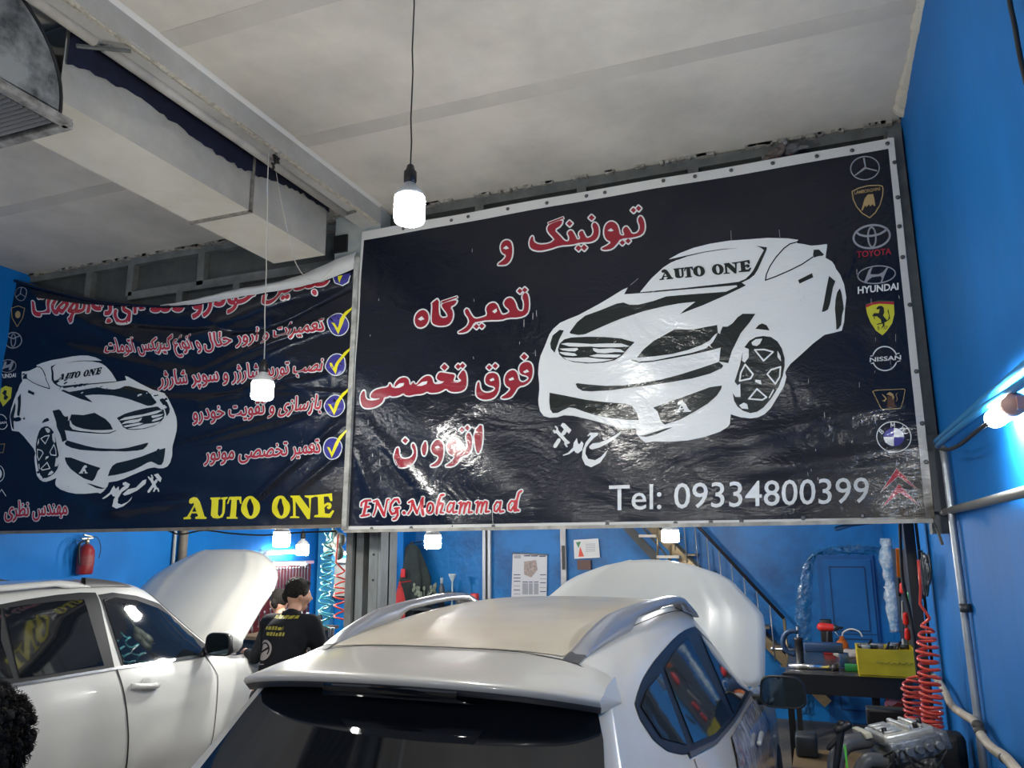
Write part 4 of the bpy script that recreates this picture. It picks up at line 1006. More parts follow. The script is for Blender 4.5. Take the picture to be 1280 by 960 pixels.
for s in (-1, 1):
    hr = bvh.ray_cast(Vector((.635, .69, 3)), Vector((0,0,-1)))[0].z; zt_ = 1.498; yt = .415
    P = [(.635,.69,hr+.002),(.645,.54,hr*.55+zt_*.45+.006),(.655,yt+.04,zt_+.006),(.655,yt+.008,zt_),(.655,yt,zt_-.012),(.655,yt+.012,zt_-.024),(.648,yt+.03,zt_-.045),(.642,yt+.09,zt_-.05),(.629,.53,1.47)]
    C = (.678, .60, 1.46); m = MB()
    for a_, b_ in zip(P, P[1:]): m.f([m.v((s*q[0], q[1], q[2])) for q in (a_, b_, C)])
    m.build('spoiler_end', paint, sp, local=True)
# rear glass
panel(NC, 'rear_window', [(-.60,1.50),(-.3,1.535),(0,1.54),(.3,1.535),(.60,1.50),(.655,1.38),(.70,1.22),(.73,1.06),(.5,1.0),(0,.98),(-.5,1.0),(-.73,1.06),(-.70,1.22),(-.655,1.38)], 'rear', glass, .006)
0 and panel(NC, 'tailgate_seam', line_poly(px_poly(NC, [(733,841),(748,858),(756,882),(758,915),(757,950)]), .007), 'side', seam, .004)
false_ = 0 and panel(NC, 'tailgate_seam', line_poly([(.70,1.42),(.755,1.20),(.80,.95),(.78,.70),(.70,.55)], .007), 'rear', seam, .004)
0 and panel(NC, 'tailgate_seam', line_poly([(-.70,1.42),(-.755,1.20),(-.80,.95),(-.78,.70),(-.70,.55)], .007), 'rear', seam, .004)
for s in (-1, 1):
    panel(NC, 'tail_lamp', [(s*.60,.98),(s*.86,1.02),(s*.87,.80),(s*.62,.78)], 'rear', M('tail lamp', (.35, .01, .01), .15, coat=1), .006)
panel(NC, 'number_plate_recess', [(-.3,.82),(.3,.82),(.3,.68),(-.3,.68)], 'rear', grey_t, .005)
# side windows, both sides
fr = px_poly(NC, [(791,886),(797,862),(806,842),(820,822),(843,796),(858,786),(870,783),(888,786),(905,800),(922,823),(940,850),(953,872)])
belt = [(3.02,1.10),(2.6,1.115),(2.0,1.135),(1.45,1.165),(1.0,1.22),(.72,1.30)]
frame = smooth(fr + belt, 1)
def pane(pts): return px_poly(NC, pts)
q_gl = pane([(799,884),(806,864),(824,842)]) + [(1.02,1.25),(.78,1.32)]
r_gl = pane([(829,836),(840,817),(858,798)]) + [(1.98,1.165),(1.5,1.19),(1.12,1.235)]
f_gl = pane([(873,792),(889,794),(905,808),(922,834),(938,862)]) + [(2.80,1.14),(2.10,1.155)]
for s, nm in ((1, 'r'), (-1, 'l')):
    fo = panel(NC, 'window_frame', frame, 'side', seal, .004, None, .05, s)
    panel(NC, 'quarter_window', q_gl, 'side', glass_s, .008, fo, .05, s); panel(NC, 'side_window', r_gl, 'side', glass_s, .008, fo, .05, s); panel(NC, 'side_window', f_gl, 'side', glass_s, .008, fo, .05, s)
    panel(NC, 'belt_molding', line_poly([(1.0,1.222),(1.45,1.17),(2.0,1.140),(2.6,1.120),(3.0,1.105)], .016), 'side', grey_t, .010, fo, .05, s)
    panel(NC, 'door_seam', line_poly([(2.02,1.12),(2.06,.9),(2.03,.45)], .007), 'side', seam, .003, None, .05, s)
    panel(NC, 'door_seam', line_poly([(1.05,1.20),(.98,1.0),(1.12,.8),(1.2,.45)], .007), 'side', seam, .003, None, .05, s)
    panel(NC, 'door_seam', line_poly([(3.02,1.08),(3.10,.9),(3.05,.45)], .007), 'side', seam, .003, None, .05, s)
    m = MB(); m.capsule((s*.945, 2.35, .98), (s*.945, 2.52, .99), .013, .013); m.capsule((s*.945, 1.35, .98), (s*.945, 1.52, .99), .013, .013); m.build('door_handle', paint, t, local=True)
panel(NC, 'windshield', [(-.56,2.72),(0,2.80),(.56,2.72),(.70,3.22),(.5,3.33),(0,3.42),(-.5,3.33),(-.70,3.22)], 'top', glass, .004)
roof_rail(t, bvh, .495, .72, 2.5, silver, .07, .06, .13); roof_rail(t, bvh, -.495, .72, 2.5, silver, .07, .06, -.13)
mc = onY(978, 866, 4.93) - Vector((-1.305, 2.0, 0)); mirror(t, (mc.x, 2.93, mc.z), mirror_gl, seal)
mirror(t, (-mc.x, 2.93, mc.z), mirror_gl, seal, sx=-1)
hood(t, (.05, 3.48, 1.075), .865, 1.07, math.radians(47), hoodm, [(0,.93),(.05,.99),(.42,1.0),(.54,.98),(.61,.93),(.72,.83),(.83,.74),(.91,.62),(.97,.46),(1,.28)], .07)
# engine bay
m = MB(); m.rbox((-.6, 3.62, .70), (.6, 4.35, .905), .03); m.rbox((-.25, 3.75, .8), (.22, 4.15, .98), .03); m.capsule((-.5, 3.9, .95), (-.35, 4.2, .95), .06, .06); m.build('engine', darksteel, t, local=True)
# crumpled clear film on the right front door
film = M('crumpled clear film', (.66, .66, .70), .12, spec=.8, col2=(.36, .34, .38), vs=7, bump=1.0, bs=7, coat=.8, thr=(.42,.55), det=2)
panel(NC, 'protective_film', [(1.8,1.12),(2.4,1.10),(2.8,1.085),(3.12,1.06),(3.2,.9),(3.1,.5),(1.5,.5),(1.6,.98)], 'side', film, .012)

# ---------------- left car
def tw(S):
    out = []
    for i, s in enumerate(S):
        q = []
        for j, (x, y, z) in enumerate(s):
            if i <= 1 and j <= 4: z += .055 if i == 0 else .04
            if j <= 3 and i in (2, 3, 4): z += .01
            q.append((x, y, z))
        out.append(q)
    return out
LCp = (-5.52, 2.25, 0)
LC = make_car('suv', 'white off-road car at the left with dark side windows and its hood raised', LCp, 'cars with raised hoods', paint2, paint2, .045, .98, tw)
t, bvh, body_, _ = LC
for s in (-1, 1):
    for y in (.95, 3.75): wheel(t, s*.82, y, s)
LPX = lambda pts: px_poly(LC, pts)
f_fr = LPX([(122,744),(140,741),(170,745),(200,756),(225,770),(245,788),(257,806),(264,818)]) + LPX([(152,834)])
r_fr = LPX([(0,757),(30,751),(70,746),(105,742),(115,741),(143,835),(50,851),(10,857)])
l0 = LPX([(0,757)]); 
r_fr = LPX([(119,741),(100,741),(70,744),(30,750),(0,756)]) + [(.55,1.52),(.55,1.23)] + LPX([(12,857),(50,852),(143,836)])
seal2 = M('matt black pillar', (.02, .021, .024), .6, spec=.3)
fo = panel(LC, 'window_frame', r_fr, 'side', seal2, .004); f2 = panel(LC, 'window_frame', f_fr, 'side', seal2, .004)
panel(LC, 'side_window', LPX([(128,750),(142,747),(170,751),(197,761),(220,776),(238,793),(252,812),(252,817),(155,832)]), 'side', glass, .008, f2)
panel(LC, 'side_window', LPX([(104,750),(70,752),(30,757),(3,761),(24,848),(60,843),(129,832)]), 'side', glass, .008, fo)
panel(LC, 'quarter_window', [(.66,1.50),(.60,1.26),(1.0,1.245)] + LPX([(16,848),(0,800),(0,761)]), 'side', glass, .008, fo)
panel(LC, 'belt_molding', LPX([(8,856),(60,848),(150,833),(263,817),(264,820),(150,836.5),(60,851.5),(8,860)]), 'side', chrome, .010)
panel(LC, 'door_seam', LPX([(144,836),(152,860),(157,890),(159,920),(156,960),(158,960),(161,920),(159,890),(154,860),(146,835)]), 'side', seam, .004)
panel(LC, 'door_seam', line_poly([(3.02,1.12),(3.12,.95),(3.08,.4)], .007), 'side', seam, .004)
panel(LC, 'door_seam', line_poly([(1.02,1.2),(1.0,1.0),(1.15,.8),(1.2,.45)], .007), 'side', seam, .004)
h1 = hit_px(LC, 163, 858); h2 = hit_px(LC, 196, 857)
m = MB(); n_ = 9; P = [h1.lerp(h2, k/8)+Vector((.034*math.sin(PI*min(1, max(0, k/8)))**.5 if 0 < k < 8 else .006, 0, 0)) for k in range(9)]
m.tube(P, [.021]+[.020]*7+[.021], 10); hd = m.build('door_handle', paint2, t, local=True)
m = MB(); m.ball(h1.lerp(h2, .55)+Vector((.002,0,.004)), .055, (.14, 1, 1)); m.build('handle_cup', M('handle cup', (.5,.5,.49), .3, coat=.5), hd, local=True)
m = MB(); m.ball(h1+Vector((.022,.02,0)), .009); m.build('lock', seam, hd, local=True)
for s in (-1, 1):
    rr_ = roof_rail(t, bvh, s*.56, .55, 2.1, M('white roof rail', (.6, .6, .58), .3), .05, .05)
    rows = []; m = MB()
    for k in range(14):
        v = k/13; y = 2.06+v*.42; zr_ = bvh.ray_cast(Vector((s*.56, y, 3)), Vector((0,0,-1)))[0].z; tp = zr_+.062*(1-v)**.8+.002
        rows.append([(s*.56-.03, y, zr_-.004), (s*.56-.02, y, tp), (s*.56+.02, y, tp), (s*.56+.03, y, zr_-.004)])
    m.grid(rows); m.build('rail_foot', grey_t, rr_, local=True)
mc = onX(270, 806, -4.52) - Vector(LCp); 
mirror(t, (mc.x, mc.y, mc.z), mirror_gl, seal); 
m = MB(); m.ball((mc.x+.045, mc.y+.10, mc.z+.01), .1, (1.22, .75, .92)); m.build('mirror_cap', paint2, t, local=True)
panel(LC, 'windshield', [(-.54,2.72),(0,2.80),(.54,2.72),(.68,3.22),(.5,3.33),(0,3.42),(-.5,3.33),(-.68,3.22)], 'top', glass, .004)
panel(LC, 'rear_window', [(-.58,1.54),(.58,1.54),(.66,1.2),(.5,1.06),(-.5,1.06),(-.66,1.2)], 'rear', glass, .006)
panel(LC, 'side_window', [(.70,1.50),(2.1,1.53),(2.55,1.48),(3.0,1.17),(.7,1.23)], 'side', glass, .006, None, .05, -1)
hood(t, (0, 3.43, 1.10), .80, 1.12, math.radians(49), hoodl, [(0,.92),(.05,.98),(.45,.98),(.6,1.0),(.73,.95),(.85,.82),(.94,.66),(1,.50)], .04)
m = MB(); m.rbox((-.6, 3.62, .70), (.6, 4.35, .905), .03); m.rbox((-.2, 3.75, .8), (.25, 4.15, .98), .03); m.build('engine', darksteel, t, local=True)
m = MB(); m.grid([[(.62+.02*a, 3.45+b*.11, 1.03-.02*a+.01*math.sin(b*2)-.0) for b in range(9)] for a in (0, 8)] + [[(.93, 3.45+b*.11, .62+.01*math.sin(b)) for b in range(9)]]); m.build('fender_cover', M('white fender cover', (.75, .75, .75), .6), t, local=True)
# ================================================================ lamps
lit = M('lit lamp diffuser', (.9, .9, .9), .4, emit=(1.0, .985, .93), es=BULB)
lit2 = M('lit tube', (.9, .9, .9), .4, emit=(.93, .97, 1.0), es=TUBE)
lampbody = M('lamp housing', (.55, .55, .55), .4); cordm = M('black cord', (.015, .015, .015), .5)
def bulb(p, r, label, top=None, hgt=None, dx=0, cord=cordm, body=True):
    """T-shaped LED lamp hanging from the ceiling by its cord; p = centre of the lit part"""
    p = Vector(p); hgt = hgt or r*1.75
    t = thing('pendant_lamp', (p.x, p.y, p.z-hgt/2), label, 'lamp', 'hanging LED lamps')
    m = MB(); h = hgt
    m.lathe([(.001, -h/2), (r*.7, -h/2), (r*.93, -h*.44), (r, -h*.33), (r, h*.36), (r*.96, h*.42)], p, 28); m.build('diffuser', lit, t)
    m = MB(); m.lathe([(r*.98, h*.42), (r*.98, h*.52), (r*.62, h*.78), (r*.36, h*.84), (r*.34, h*.98), (.001, h*.98)], p, 24); m.build('lamp_body', lampbody, t)
    m = MB(); m.lathe([(r*.36, h*.96), (r*.42, h*1.02), (r*.42, h*1.38), (r*.3, h*1.45), (r*.22, h*1.62), (.005, h*1.68)], p, 14); m.build('socket', black, t)
    m = MB(); z0 = p.z+h*1.6; z1 = top or ZC
    m.tube([(p.x+dx*k/10+.003*math.sin(k*2.1), p.y, z0+(z1-z0)*k/10) for k in range(11)], .0035, 6); m.build('cord', cord, t)
    return t
b1 = onY(512, 262, 2.6); bulb(b1, .062, 'bright hanging lamp on a black cord in front of the right banner', None, .118)
b2 = onY(328, 488, 3.6)
t2 = bulb(b2, .062, 'bright hanging lamp in front of the left banner, hung on a pale string', 4.386, .11, -.06, M('pale string', (.5, .48, .42), .7))
# hook and looped string above it
hk = onY(345, 200, 3.72)
m = MB(); 
for k in range(9): m.bar(hk+Vector((random.uniform(-.03,.03), random.uniform(-.02,.02), random.uniform(-.05,.07))), hk+Vector((random.uniform(-.03,.03), random.uniform(-.02,.02), random.uniform(-.07,.04))), .014, .01)
o = m.build('cable_hook', black, None, loc=hk); tag(o, 'knot of black wire on the ceiling beam edge above the string', 'hook')
m = MB(); P = [onY(x, y, 3.9) for x, y in catmull([(345,213),(350,245),(358,282),(366,320),(380,345),(393,351),(402,350),(410,342),(416,336)], 5)]
m.tube(P, .003, 6); o = m.build('string', M('pale string', (.5, .48, .42), .7), None, loc=hk); tag(o, 'loose pale string looping down to the corner of the left banner', 'string')
bulb(onY(541, 677, 6.6), .076, 'lit lamp below the big banner next to the hanging coat', None, .13)
bulb(onY(838, 670, 7.4), .078, 'lit lamp below the big banner, above the right raised hood', None, .12)
bulb(onY(352, 674, 5.6), .070, 'left one of two lit lamps above the mechanic, bigger', None, .13)
bulb(onY(378, 687, 7.2), .066, 'right one of two lit lamps above the mechanic, smaller with visible grey cap', None, .12)
for p_, l_ in (((-1.0, -1.5, 3.0), 'added unseen lamp behind the camera on the right'), ((-4.3, -1.2, 3.0), 'added unseen lamp behind the camera on the left'), ((-5.6, 1.2, 3.2), 'added fill lamp over the left bay, out of the picture'), ((-2.6, -2.6, 3.0), 'rearmost added unseen lamp by the shop entrance'), ((-.7, 5.75, 3.3), 'added fill lamp hidden behind the right banner'), ((-4.2, 6.6, 3.4), 'added fill lamp hidden behind the left banner')):
    bulb(p_, .062, l_, None, .118)  # unseen lamps added for more light on ceiling, hood and back wall
# lamp screwed horizontally to the right wall
q = onX(1255, 515, XR-.06); t = thing('wall_lamp', (XR, q.y, q.z), 'lit lamp lying along the blue right wall with a pinkish socket', 'lamp')
m = MB(); m.lathe([(.001, -.17), (.03, -.168), (.034, -.15), (.034, .10), (.03, .12)], (XR-.06, q.y+.05, q.z), 20, 'Y'); m.build('diffuser', lit, t)
m = MB(); m.lathe([(.03, -.17), (.036, -.16), (.036, -.23), (.001, -.24)], (XR-.06, q.y+.05, q.z), 16, 'Y'); m.box((XR-.06, q.y-.2, q.z-.02), (XR, q.y-.13, q.z+.02)); m.build('socket', M('pinkish socket', (.5, .3, .26), .5), t)
def tube_lamp(a, b, label, r=.016):
    a = Vector(a); b = Vector(b); t = thing('tube_lamp', a, label, 'lamp', 'lit tube lamps')
    m = MB(); m.tube([a, b], r, 12); m.build('tube', lit2, t)
    m = MB(); d = (b-a).normalized(); m.tube([a-d*.05, a], r*1.3, 10); m.tube([b, b+d*.05], r*1.3, 10); m.bar(a+Vector((0,0,r*1.9)), b+Vector((0,0,r*1.9)), .03, .02); (m.box((XL, a.y, a.z+r*1.9-.01), (a.x+.01, a.y+.06, a.z+r*1.9+.01)) if abs(a.x-b.x) < .05 else m.box((a.x, a.y-.01, a.z+r*1.9-.01), (b.x, YB, a.z+r*1.9+.01))); m.build('fitting', white, t)
xt = XL+.12
tube_lamp(onX(333, 692, xt), onX(371, 690, xt), 'upper tube lamp on the left wall behind the mechanic')
tube_lamp(onX(334, 705, xt+.1), onX(381, 705, xt+.1), 'lower pinkish tube lamp over the red tool board')
tube_lamp(onY(424, 692, YB-.1), onY(446, 692, YB-.1), 'tube lamp on the back wall left of the grey column')
tube_lamp(onY(482, 695, YB-.1), onY(492, 695, YB-.1), 'short tube lamp just right of the grey column')
# ================================================================ air duct and outlet
sheet = M('painted sheet metal', (.52, .50, .45), .6, col2=(.38, .37, .34), vs=3, bump=.15, bs=12)
sheet2 = M('pale duct underside', (.72, .69, .60), .6, col2=(.62, .58, .48), vs=2, bump=.15, bs=14)
soot = M('sooty sheet metal', (.33, .34, .33), .55, col2=(.06, .065, .07), vs=5, bump=.35, bs=14, det=9, thr=(.4, .6))
t = thing('air_duct', (-3.52, 2.45, 4.1), 'pale rectangular sheet metal duct under the ceiling ending above the left banner', 'duct')
y0, ym, y1 = 2.44, 3.84, 4.70; xr_, xl_, zb_, zt_ = -3.285, -3.765, 4.10, 4.50
m = MB(); m.grid([[(xr_, y0, zb_), (xr_, y0, zt_)], [(xr_, ym, zb_), (xr_, ym, zt_)]], False)
m.grid([[(xr_, y0+.02, zb_+.04), (xr_+.008, (y0+ym)/2, (zb_+zt_)/2), (xr_, y0+.02, zt_-.03)], [(xr_, ym-.03, zb_+.02), (xr_+.008, (y0+ym)/2, (zb_+zt_)/2), (xr_, ym-.03, zt_-.03)]], False)
m.box((xl_, y0, zb_+.002), (xl_+.004, ym, zt_)); m.box((xl_, y0, zt_), (xr_, ym, zt_+.01)); m.build('duct_side', sheet, t)
m = MB(); m.grid([[(xl_, y0, zb_), (xr_, y0, zb_)], [(xl_, ym, zb_), (xr_, ym, zb_)]], False); m.build('duct_underside', sheet2, t)
m = MB(); m.grid([[(xr_-.005, ym, zb_), (xr_-.005, ym, zt_)], [(xr_-.005, y1, zb_+.0), (xr_-.005, y1, zt_)]], False); m.box((xl_+.01, ym, zb_+.004), (xl_+.014, y1, zt_)); m.box((xl_+.01, y1-.005, zb_), (xr_-.005, y1, zt_)); m.build('duct_side', sheet, t)
m = MB(); m.grid([[(xl_+.01, ym, zb_), (xr_-.005, ym, zb_)], [(xl_+.01, y1, zb_), (xr_-.005, y1, zb_)]], False); m.build('duct_underside', sheet2, t)
m = MB(); m.box((xr_-.004, ym-.012, zb_-.012), (xr_+.014, ym+.012, zt_)); m.box((xl_-.01, ym-.012, zb_-.014), (xr_+.014, ym+.012, zb_+.0)); m.build('flange', M('duct flange', (.3, .28, .24), .6, var=.5, vs=20), t)
# stained navy band on the duct top, shade of the gap painted in
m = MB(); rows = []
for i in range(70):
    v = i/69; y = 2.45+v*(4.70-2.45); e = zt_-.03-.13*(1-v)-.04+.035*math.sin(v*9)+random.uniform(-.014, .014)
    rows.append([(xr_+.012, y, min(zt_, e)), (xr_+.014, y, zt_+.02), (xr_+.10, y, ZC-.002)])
m.grid(rows, False); m.build('overspray_shade', M('navy overspray', (.012, .016, .05), .7, var=.5, vs=10), t)
# outlet elbow with louvres
t = thing('air_outlet', (-3.55, 2.1, 3.95), 'sooty rounded metal air outlet with a slatted grille, in the upper left corner', 'vent')
xe0, xe1 = -3.86, -3.20; prof = []
for k in range(15):
    a = k/14*PI/2; prof.append((1.83+.56*math.cos(a), 3.95+.03+.50*math.sin(a)+.02))
prof = [(2.39, 3.95)] + prof + [(1.2, 4.5)]
m = MB(); m.f([m.v((xe1, p[0], p[1])) for p in prof+[(1.2, 3.95)]]); m.f([m.v((xe0, p[0], p[1])) for p in prof+[(1.2, 3.95)]]); m.grid([[(xe0, p[0], p[1]), (xe1, p[0], p[1])] for p in prof]); m.build('elbow', soot, t)
m = MB(); m.tube([(xe1+.004, p[0], p[1]) for p in prof], .008, 6); m.build('edge_seam', black, t)
m = MB(); 
for a, b in (((xe0-.03, 2.42, 3.93), (xe1+.03, 2.42, 3.93)), ((xe1+.03, 2.42, 3.93), (xe1+.03, 1.2, 3.93)), ((xe0-.03, 2.42, 3.93), (xe0-.03, 1.2, 3.93))): m.bar(a, b, .045, .035)
m.build('grille_frame', M('worn grey frame', (.35, .34, .32), .5, col2=(.1, .09, .08), vs=12), t)
m = MB(); m.box((-.32, -.009, -.009), (.32, .003, .009)); sl = m.build('slat', M('grille slat', (.10, .10, .10), .5), t, local=True); sl.location = Vector((-3.53, 2.36, 3.925))-wl(t); sl.rotation_euler.x = .6
for k in range(1, 34): dup(sl, Vector((-3.53, 2.36-k*.028, 3.925))-wl(t))
m = MB(); m.box((xe0, 1.2, 3.985), (xe1, 2.38, 3.99)); m.build('filter', black, t)
# ================================================================ pigeons on the banner
def pigeon(p, rz, label, col):
    t = thing('pigeon', p, label, 'bird', None, rz)
    t.scale = (.62, .62, .62)
    m = MB(); m.ball((0,0,.06), .07, (.75, 1.35, .85), 16); m.ball((0,.07,.10), .038, (1,1,1.2)); m.capsule((0,-.08,.05), (0,-.17,.03), .03, .012)
    b = m.build('body', M(col+' feathers', (.16,.13,.115) if col == 'brown' else (.17,.165,.17), .8, var=.4, vs=25), t, local=True)
    m = MB(); m.ball((0,.105,.135), .028); m.build('head', M('grey head feathers', (.18,.17,.17), .8), t, local=True)
    m = MB(); m.capsule((0,.128,.133), (0,.15,.128), .006, .002, 6); m.build('beak', black, t, local=True)
    for s in (-1, 1):
        m = MB(); m.ball((s*.045,-.02,.065), .06, (.3, 1.45, .6), 12); m.build('wing', M(col+' wing', (.12,.10,.09) if col == 'brown' else (.10,.10,.11), .8, var=.5, vs=30), t, local=True)
        m = MB(); m.tube([(s*.02,.01,.01),(s*.022,.02,-.012)], .004, 5); m.build('leg', M('pink bird leg', (.4,.1,.1), .6), t, local=True)
pz = onY(971, 197, D+.05); pigeon((pz.x, D+.06, pz.z-.0), -2.0, 'brownish pigeon sitting on top of the right banner, left one of two', 'brown')
pz = onY(990, 192.5, D+.05); pigeon((pz.x, D+.06, pz.z-.0), 1.2, 'grey pigeon sitting on top of the right banner, right one of two', 'grey')
# ================================================================ right wall pipes
pipe = M('bare conduit', (.42, .45, .48), .35, .6, var=.3, vs=6)
def pipe_thing(name, P, r, mat, label, cat='pipe', clips=(), joints=True, group=None):
    t = thing(name, P[0], label, cat, group); m = MB(); m.tube(P, r, 10); m.build('tube', mat, t)
    for c in clips:
        c = Vector(c); m = MB(); m.lathe([(r*1.4, -.02), (r*1.4, .02)], c, 10, 'Y' if abs(c.z-P[0][2]) < .3 and False else 'Z'); m.build('collar', darksteel, t)
    return t
XW = XR-.03
pa = onX(1180, 570, XW); pb = onX(1222, 894, XW)
pipe_thing('conduit', [(XW, pa.y, pa.z+.05), (XW, pa.y-.02, pa.z-.05), (XW, (pa.y+pb.y)/2, (pa.z+pb.z)/2), pb, (XW, pb.y, .25)], .019, pipe, 'upright bare metal conduit on the right blue wall beside the coiled hose', 'pipe', [onX(1207, 760, XW)])
pipe_thing('conduit', [onX(1168, 643, XW), onX(1225, 629, XW), onX(1280, 615, XW), (XW, .5, 2.11)], .020, M('dull grey conduit', (.24, .24, .22), .5, .3), 'horizontal grey conduit running along the right wall below the banner edge')
pipe_thing('conduit', [onX(1166, 555, XW), onX(1172, 551, XW), onX(1230, 500, XW), onX(1280, 459, XW), (XW, .8, 2.5)], .017, M('blue painted conduit', (.02, .22, .5), .4), 'upper one of two blue painted conduits running up to the wall lamp')
pipe_thing('conduit', [onX(1172, 558, XW-.035), onX(1178, 552, XW-.035), onX(1232, 508, XW-.035), onX(1280, 478, XW-.035), (XW-.035, .8, 2.42)], .014, M('blue painted conduit', (.02, .22, .5), .4), 'lower one of two blue painted conduits, closer to the wall lamp')
P = [onX(x, y, XW-.065) for x, y in catmull([(1176,561),(1185,562),(1200,556),(1220,540),(1236,528)], 4)]
pipe_thing('cable', P, .008, cordm, 'thin dark cable sagging beneath the blue conduits to the wall lamp', 'cable')
P = [onX(x, y, XW) for x, y in catmull([(1261,-30),(1262,0),(1268,30),(1275,70),(1283,105)], 5)]
pipe_thing('cable', P, .007, cordm, 'black cable running down the top right corner of the blue wall', 'cable')
P = [onX(x, y, XW-.03) for x, y in catmull([(1162,842),(1172,850),(1182,866),(1190,882),(1204,893),(1218,902),(1226,918),(1240,935),(1258,948),(1275,968)], 5)]
hose = pipe_thing('air_hose', P, .021, M('beige hose', (.48, .42, .33), .5, var=.3, vs=12), 'thick beige hose snaking down the right wall behind the coiled hoses', 'hose')
for q in (onX(1176, 856, XW-.03), onX(1222, 906, XW-.03), onX(1225, 914, XW-.03), onX(1257, 948, XW-.03)):
    m = MB(); m.ball(q, .027, (1, 1, .8), 10); m.build('tape_wrap', M('black tape', (.05, .045, .04), .6), hose)
m = MB(); q = onX(1178, 640, XW); m.box((XW-.05, q.y-.1, q.z), (XR, q.y+.02, q.z+.42)); o = m.build('junction_box', M('dark junction box', (.03, .035, .04), .5), None, loc=q); tag(o, 'dark junction box on the right wall at the lower banner corner', 'box')
q = onY(1170, 650, D); m = MB(); m.tube([onY(x, y, D) for x, y in ((1160,645),(1168,655),(1172,662))], .006, 6); m.bar(onY(1171,660,D), onY(1178,681,D), .035, .012)
o = m.build('tie_strap', M('grimy strap', (.08, .075, .065), .7), None, loc=q); tag(o, 'loose dark strap hanging from the lower right banner corner', 'strap')
m = MB(); m.capsule(onY(1046,661,D+.05), onY(1064,656,D+.05), .014, .012); m.capsule(onY(1064,656,D+.05), onY(1110,650,D+.05), .012, .012); o = m.build('bent_rod', M('blue rod', (.02,.12,.3), .4), None, loc=onY(1046,661,D+.05)); tag(o, 'blue rod poking out under the right banner near its lower right corner', 'rod')
# ================================================================ coiled hoses
def coil_hose(P, r, turns, wr, mat, label, lead=None, group='coiled air hoses', tail=None, vary=0):
    P = [Vector(p) for p in P]; t = thing('coiled_hose', P[0], label, 'hose', group)
    m = MB(); n = turns*18; pts = []
    Pc = catmull(P, 12); cum = [0]
    for a, b in zip(Pc, Pc[1:]): cum.append(cum[-1]+float(np.linalg.norm(b-a)))
    for k in range(n+1):
        s = k/n; s2 = s**(1+vary); c = np.array([np.interp(s2*cum[-1], cum, [q[i] for q in Pc]) for i in range(3)])
        a = 2*PI*turns*s; rr = r*(min(1, s*6+.3))*(1+.08*math.sin(s*40))
        pts.append((c[0]+rr*math.cos(a), c[1]+rr*math.sin(a), c[2]+.004*math.sin(a*1.7)))
    if lead: pts = [Vector(q) for q in lead] + pts
    if tail: pts = pts + [Vector(q) for q in tail]
    m.tube(pts, wr, 7); m.build('coil', mat, t)
    m = MB(); e = Vector(pts[-1]); m.capsule(e, e+Vector((0,0,-.06)), wr*1.8, wr*1.5, 8); m.build('fitting', steel, t); return t
redh = M('red hose', (.62, .06, .035), .3, coat=.4); tealh = M('teal hose', (.06, .34, .40), .3, coat=.4); redh2 = M('bright red hose', (.75, .07, .04), .3, coat=.3)
c0 = onX(1160, 770, .52); 
coil_hose([onX(1158, 772, .52), onX(1160, 820, .52), onX(1164, 870, .52), onX(1166, 924, .52)], .052, 19, .0085, redh, 'long red coiled air hose hanging at the right wall', [onX(1148, 700, .5), onX(1151, 735, .5), onX(1150, 755, .5)], vary=-.25)
coil_hose([onX(1143, 846, .5), onX(1146, 880, .5), onX(1150, 925, .5)], .075, 12, .0085, redh, 'shorter wider red coiled air hose left of the long one at the workbench')
yh_ = 5.6
coil_hose([onY(409, 672, yh_), onY(409, 700, yh_), onY(406, 740, yh_), (onY(406, 785, yh_))], .045, 8, .007, tealh, 'left teal coiled hose hanging in front of the whiteboard', [onY(405, 664, yh_)])
coil_hose([onY(412, 672, yh_+.12), onY(411, 705, yh_+.12), onY(410, 745, yh_+.12), (onY(409, 785, yh_+.12))], .055, 7, .007, tealh, 'right teal coiled hose tangled with the left one', [onY(416, 664, yh_+.12)])
coil_hose([onY(427, 712, yh_), onY(426, 740, yh_), onY(425, 775, yh_)], .052, 5, .007, redh2, 'bright red coiled hose beside the teal ones', [onY(423, 668, yh_), onY(421, 690, yh_), onY(420, 703, yh_)])
m = MB(); 
for k in range(16): m.ball(onY(416+random.uniform(-9, 11), 668+random.uniform(-4, 26), 5.9), random.uniform(.03, .06), (1, .7, 1.1), 8)
m.tube([onY(416, 672, 5.9), onY(416, 672, 5.9)*1+Vector((0,0,ZC-onY(416, 672, 5.9).z))], .012, 6); o = m.build('hose_bundle', M('grimy dark bundle', (.04, .05, .045), .6, col2=(.1,.12,.1), vs=15), None, loc=onY(416, 672, 5.9)); tag(o, 'dark greasy bundle of rope and fittings the coiled hoses hang from', 'bundle')
# cables hanging from the post at right
m = MB()
for k in range(9):
    a = onX(1150+k*1.3, 690+random.uniform(0, 12), .6); b = onX(1152+k*1.2, 748-random.uniform(0, 20), .6); c_ = (a+b)/2+Vector((0, -.03-.01*k, 0)); d_ = (a+b)/2+Vector((0, .05, 0))
    m.tube([Vector(q) for q in catmull([a, c_, b, d_, a], 5)], .006, 6)
m.bar(onX(1150,688,.6), onX(1151,700,.6), .03, .02)
o = m.build('cable_bundle', M('black cable jacket', (.02, .025, .03), .35), None, loc=onX(1156, 700, .6)); tag(o, 'looped black cables hanging on the right wall above the red coiled hose', 'cable')
t = thing('steel_post', onX(1148, 850, .55), 'black upright steel post at the right end of the workbench', 'post')
a = onX(1134, 652, .50); 
pa = Vector((.56, 6.0, 2.25)); m = MB(); m.box((.535, 5.95, 0), (.60, 6.10, 2.3)); m.build('post', black, t)
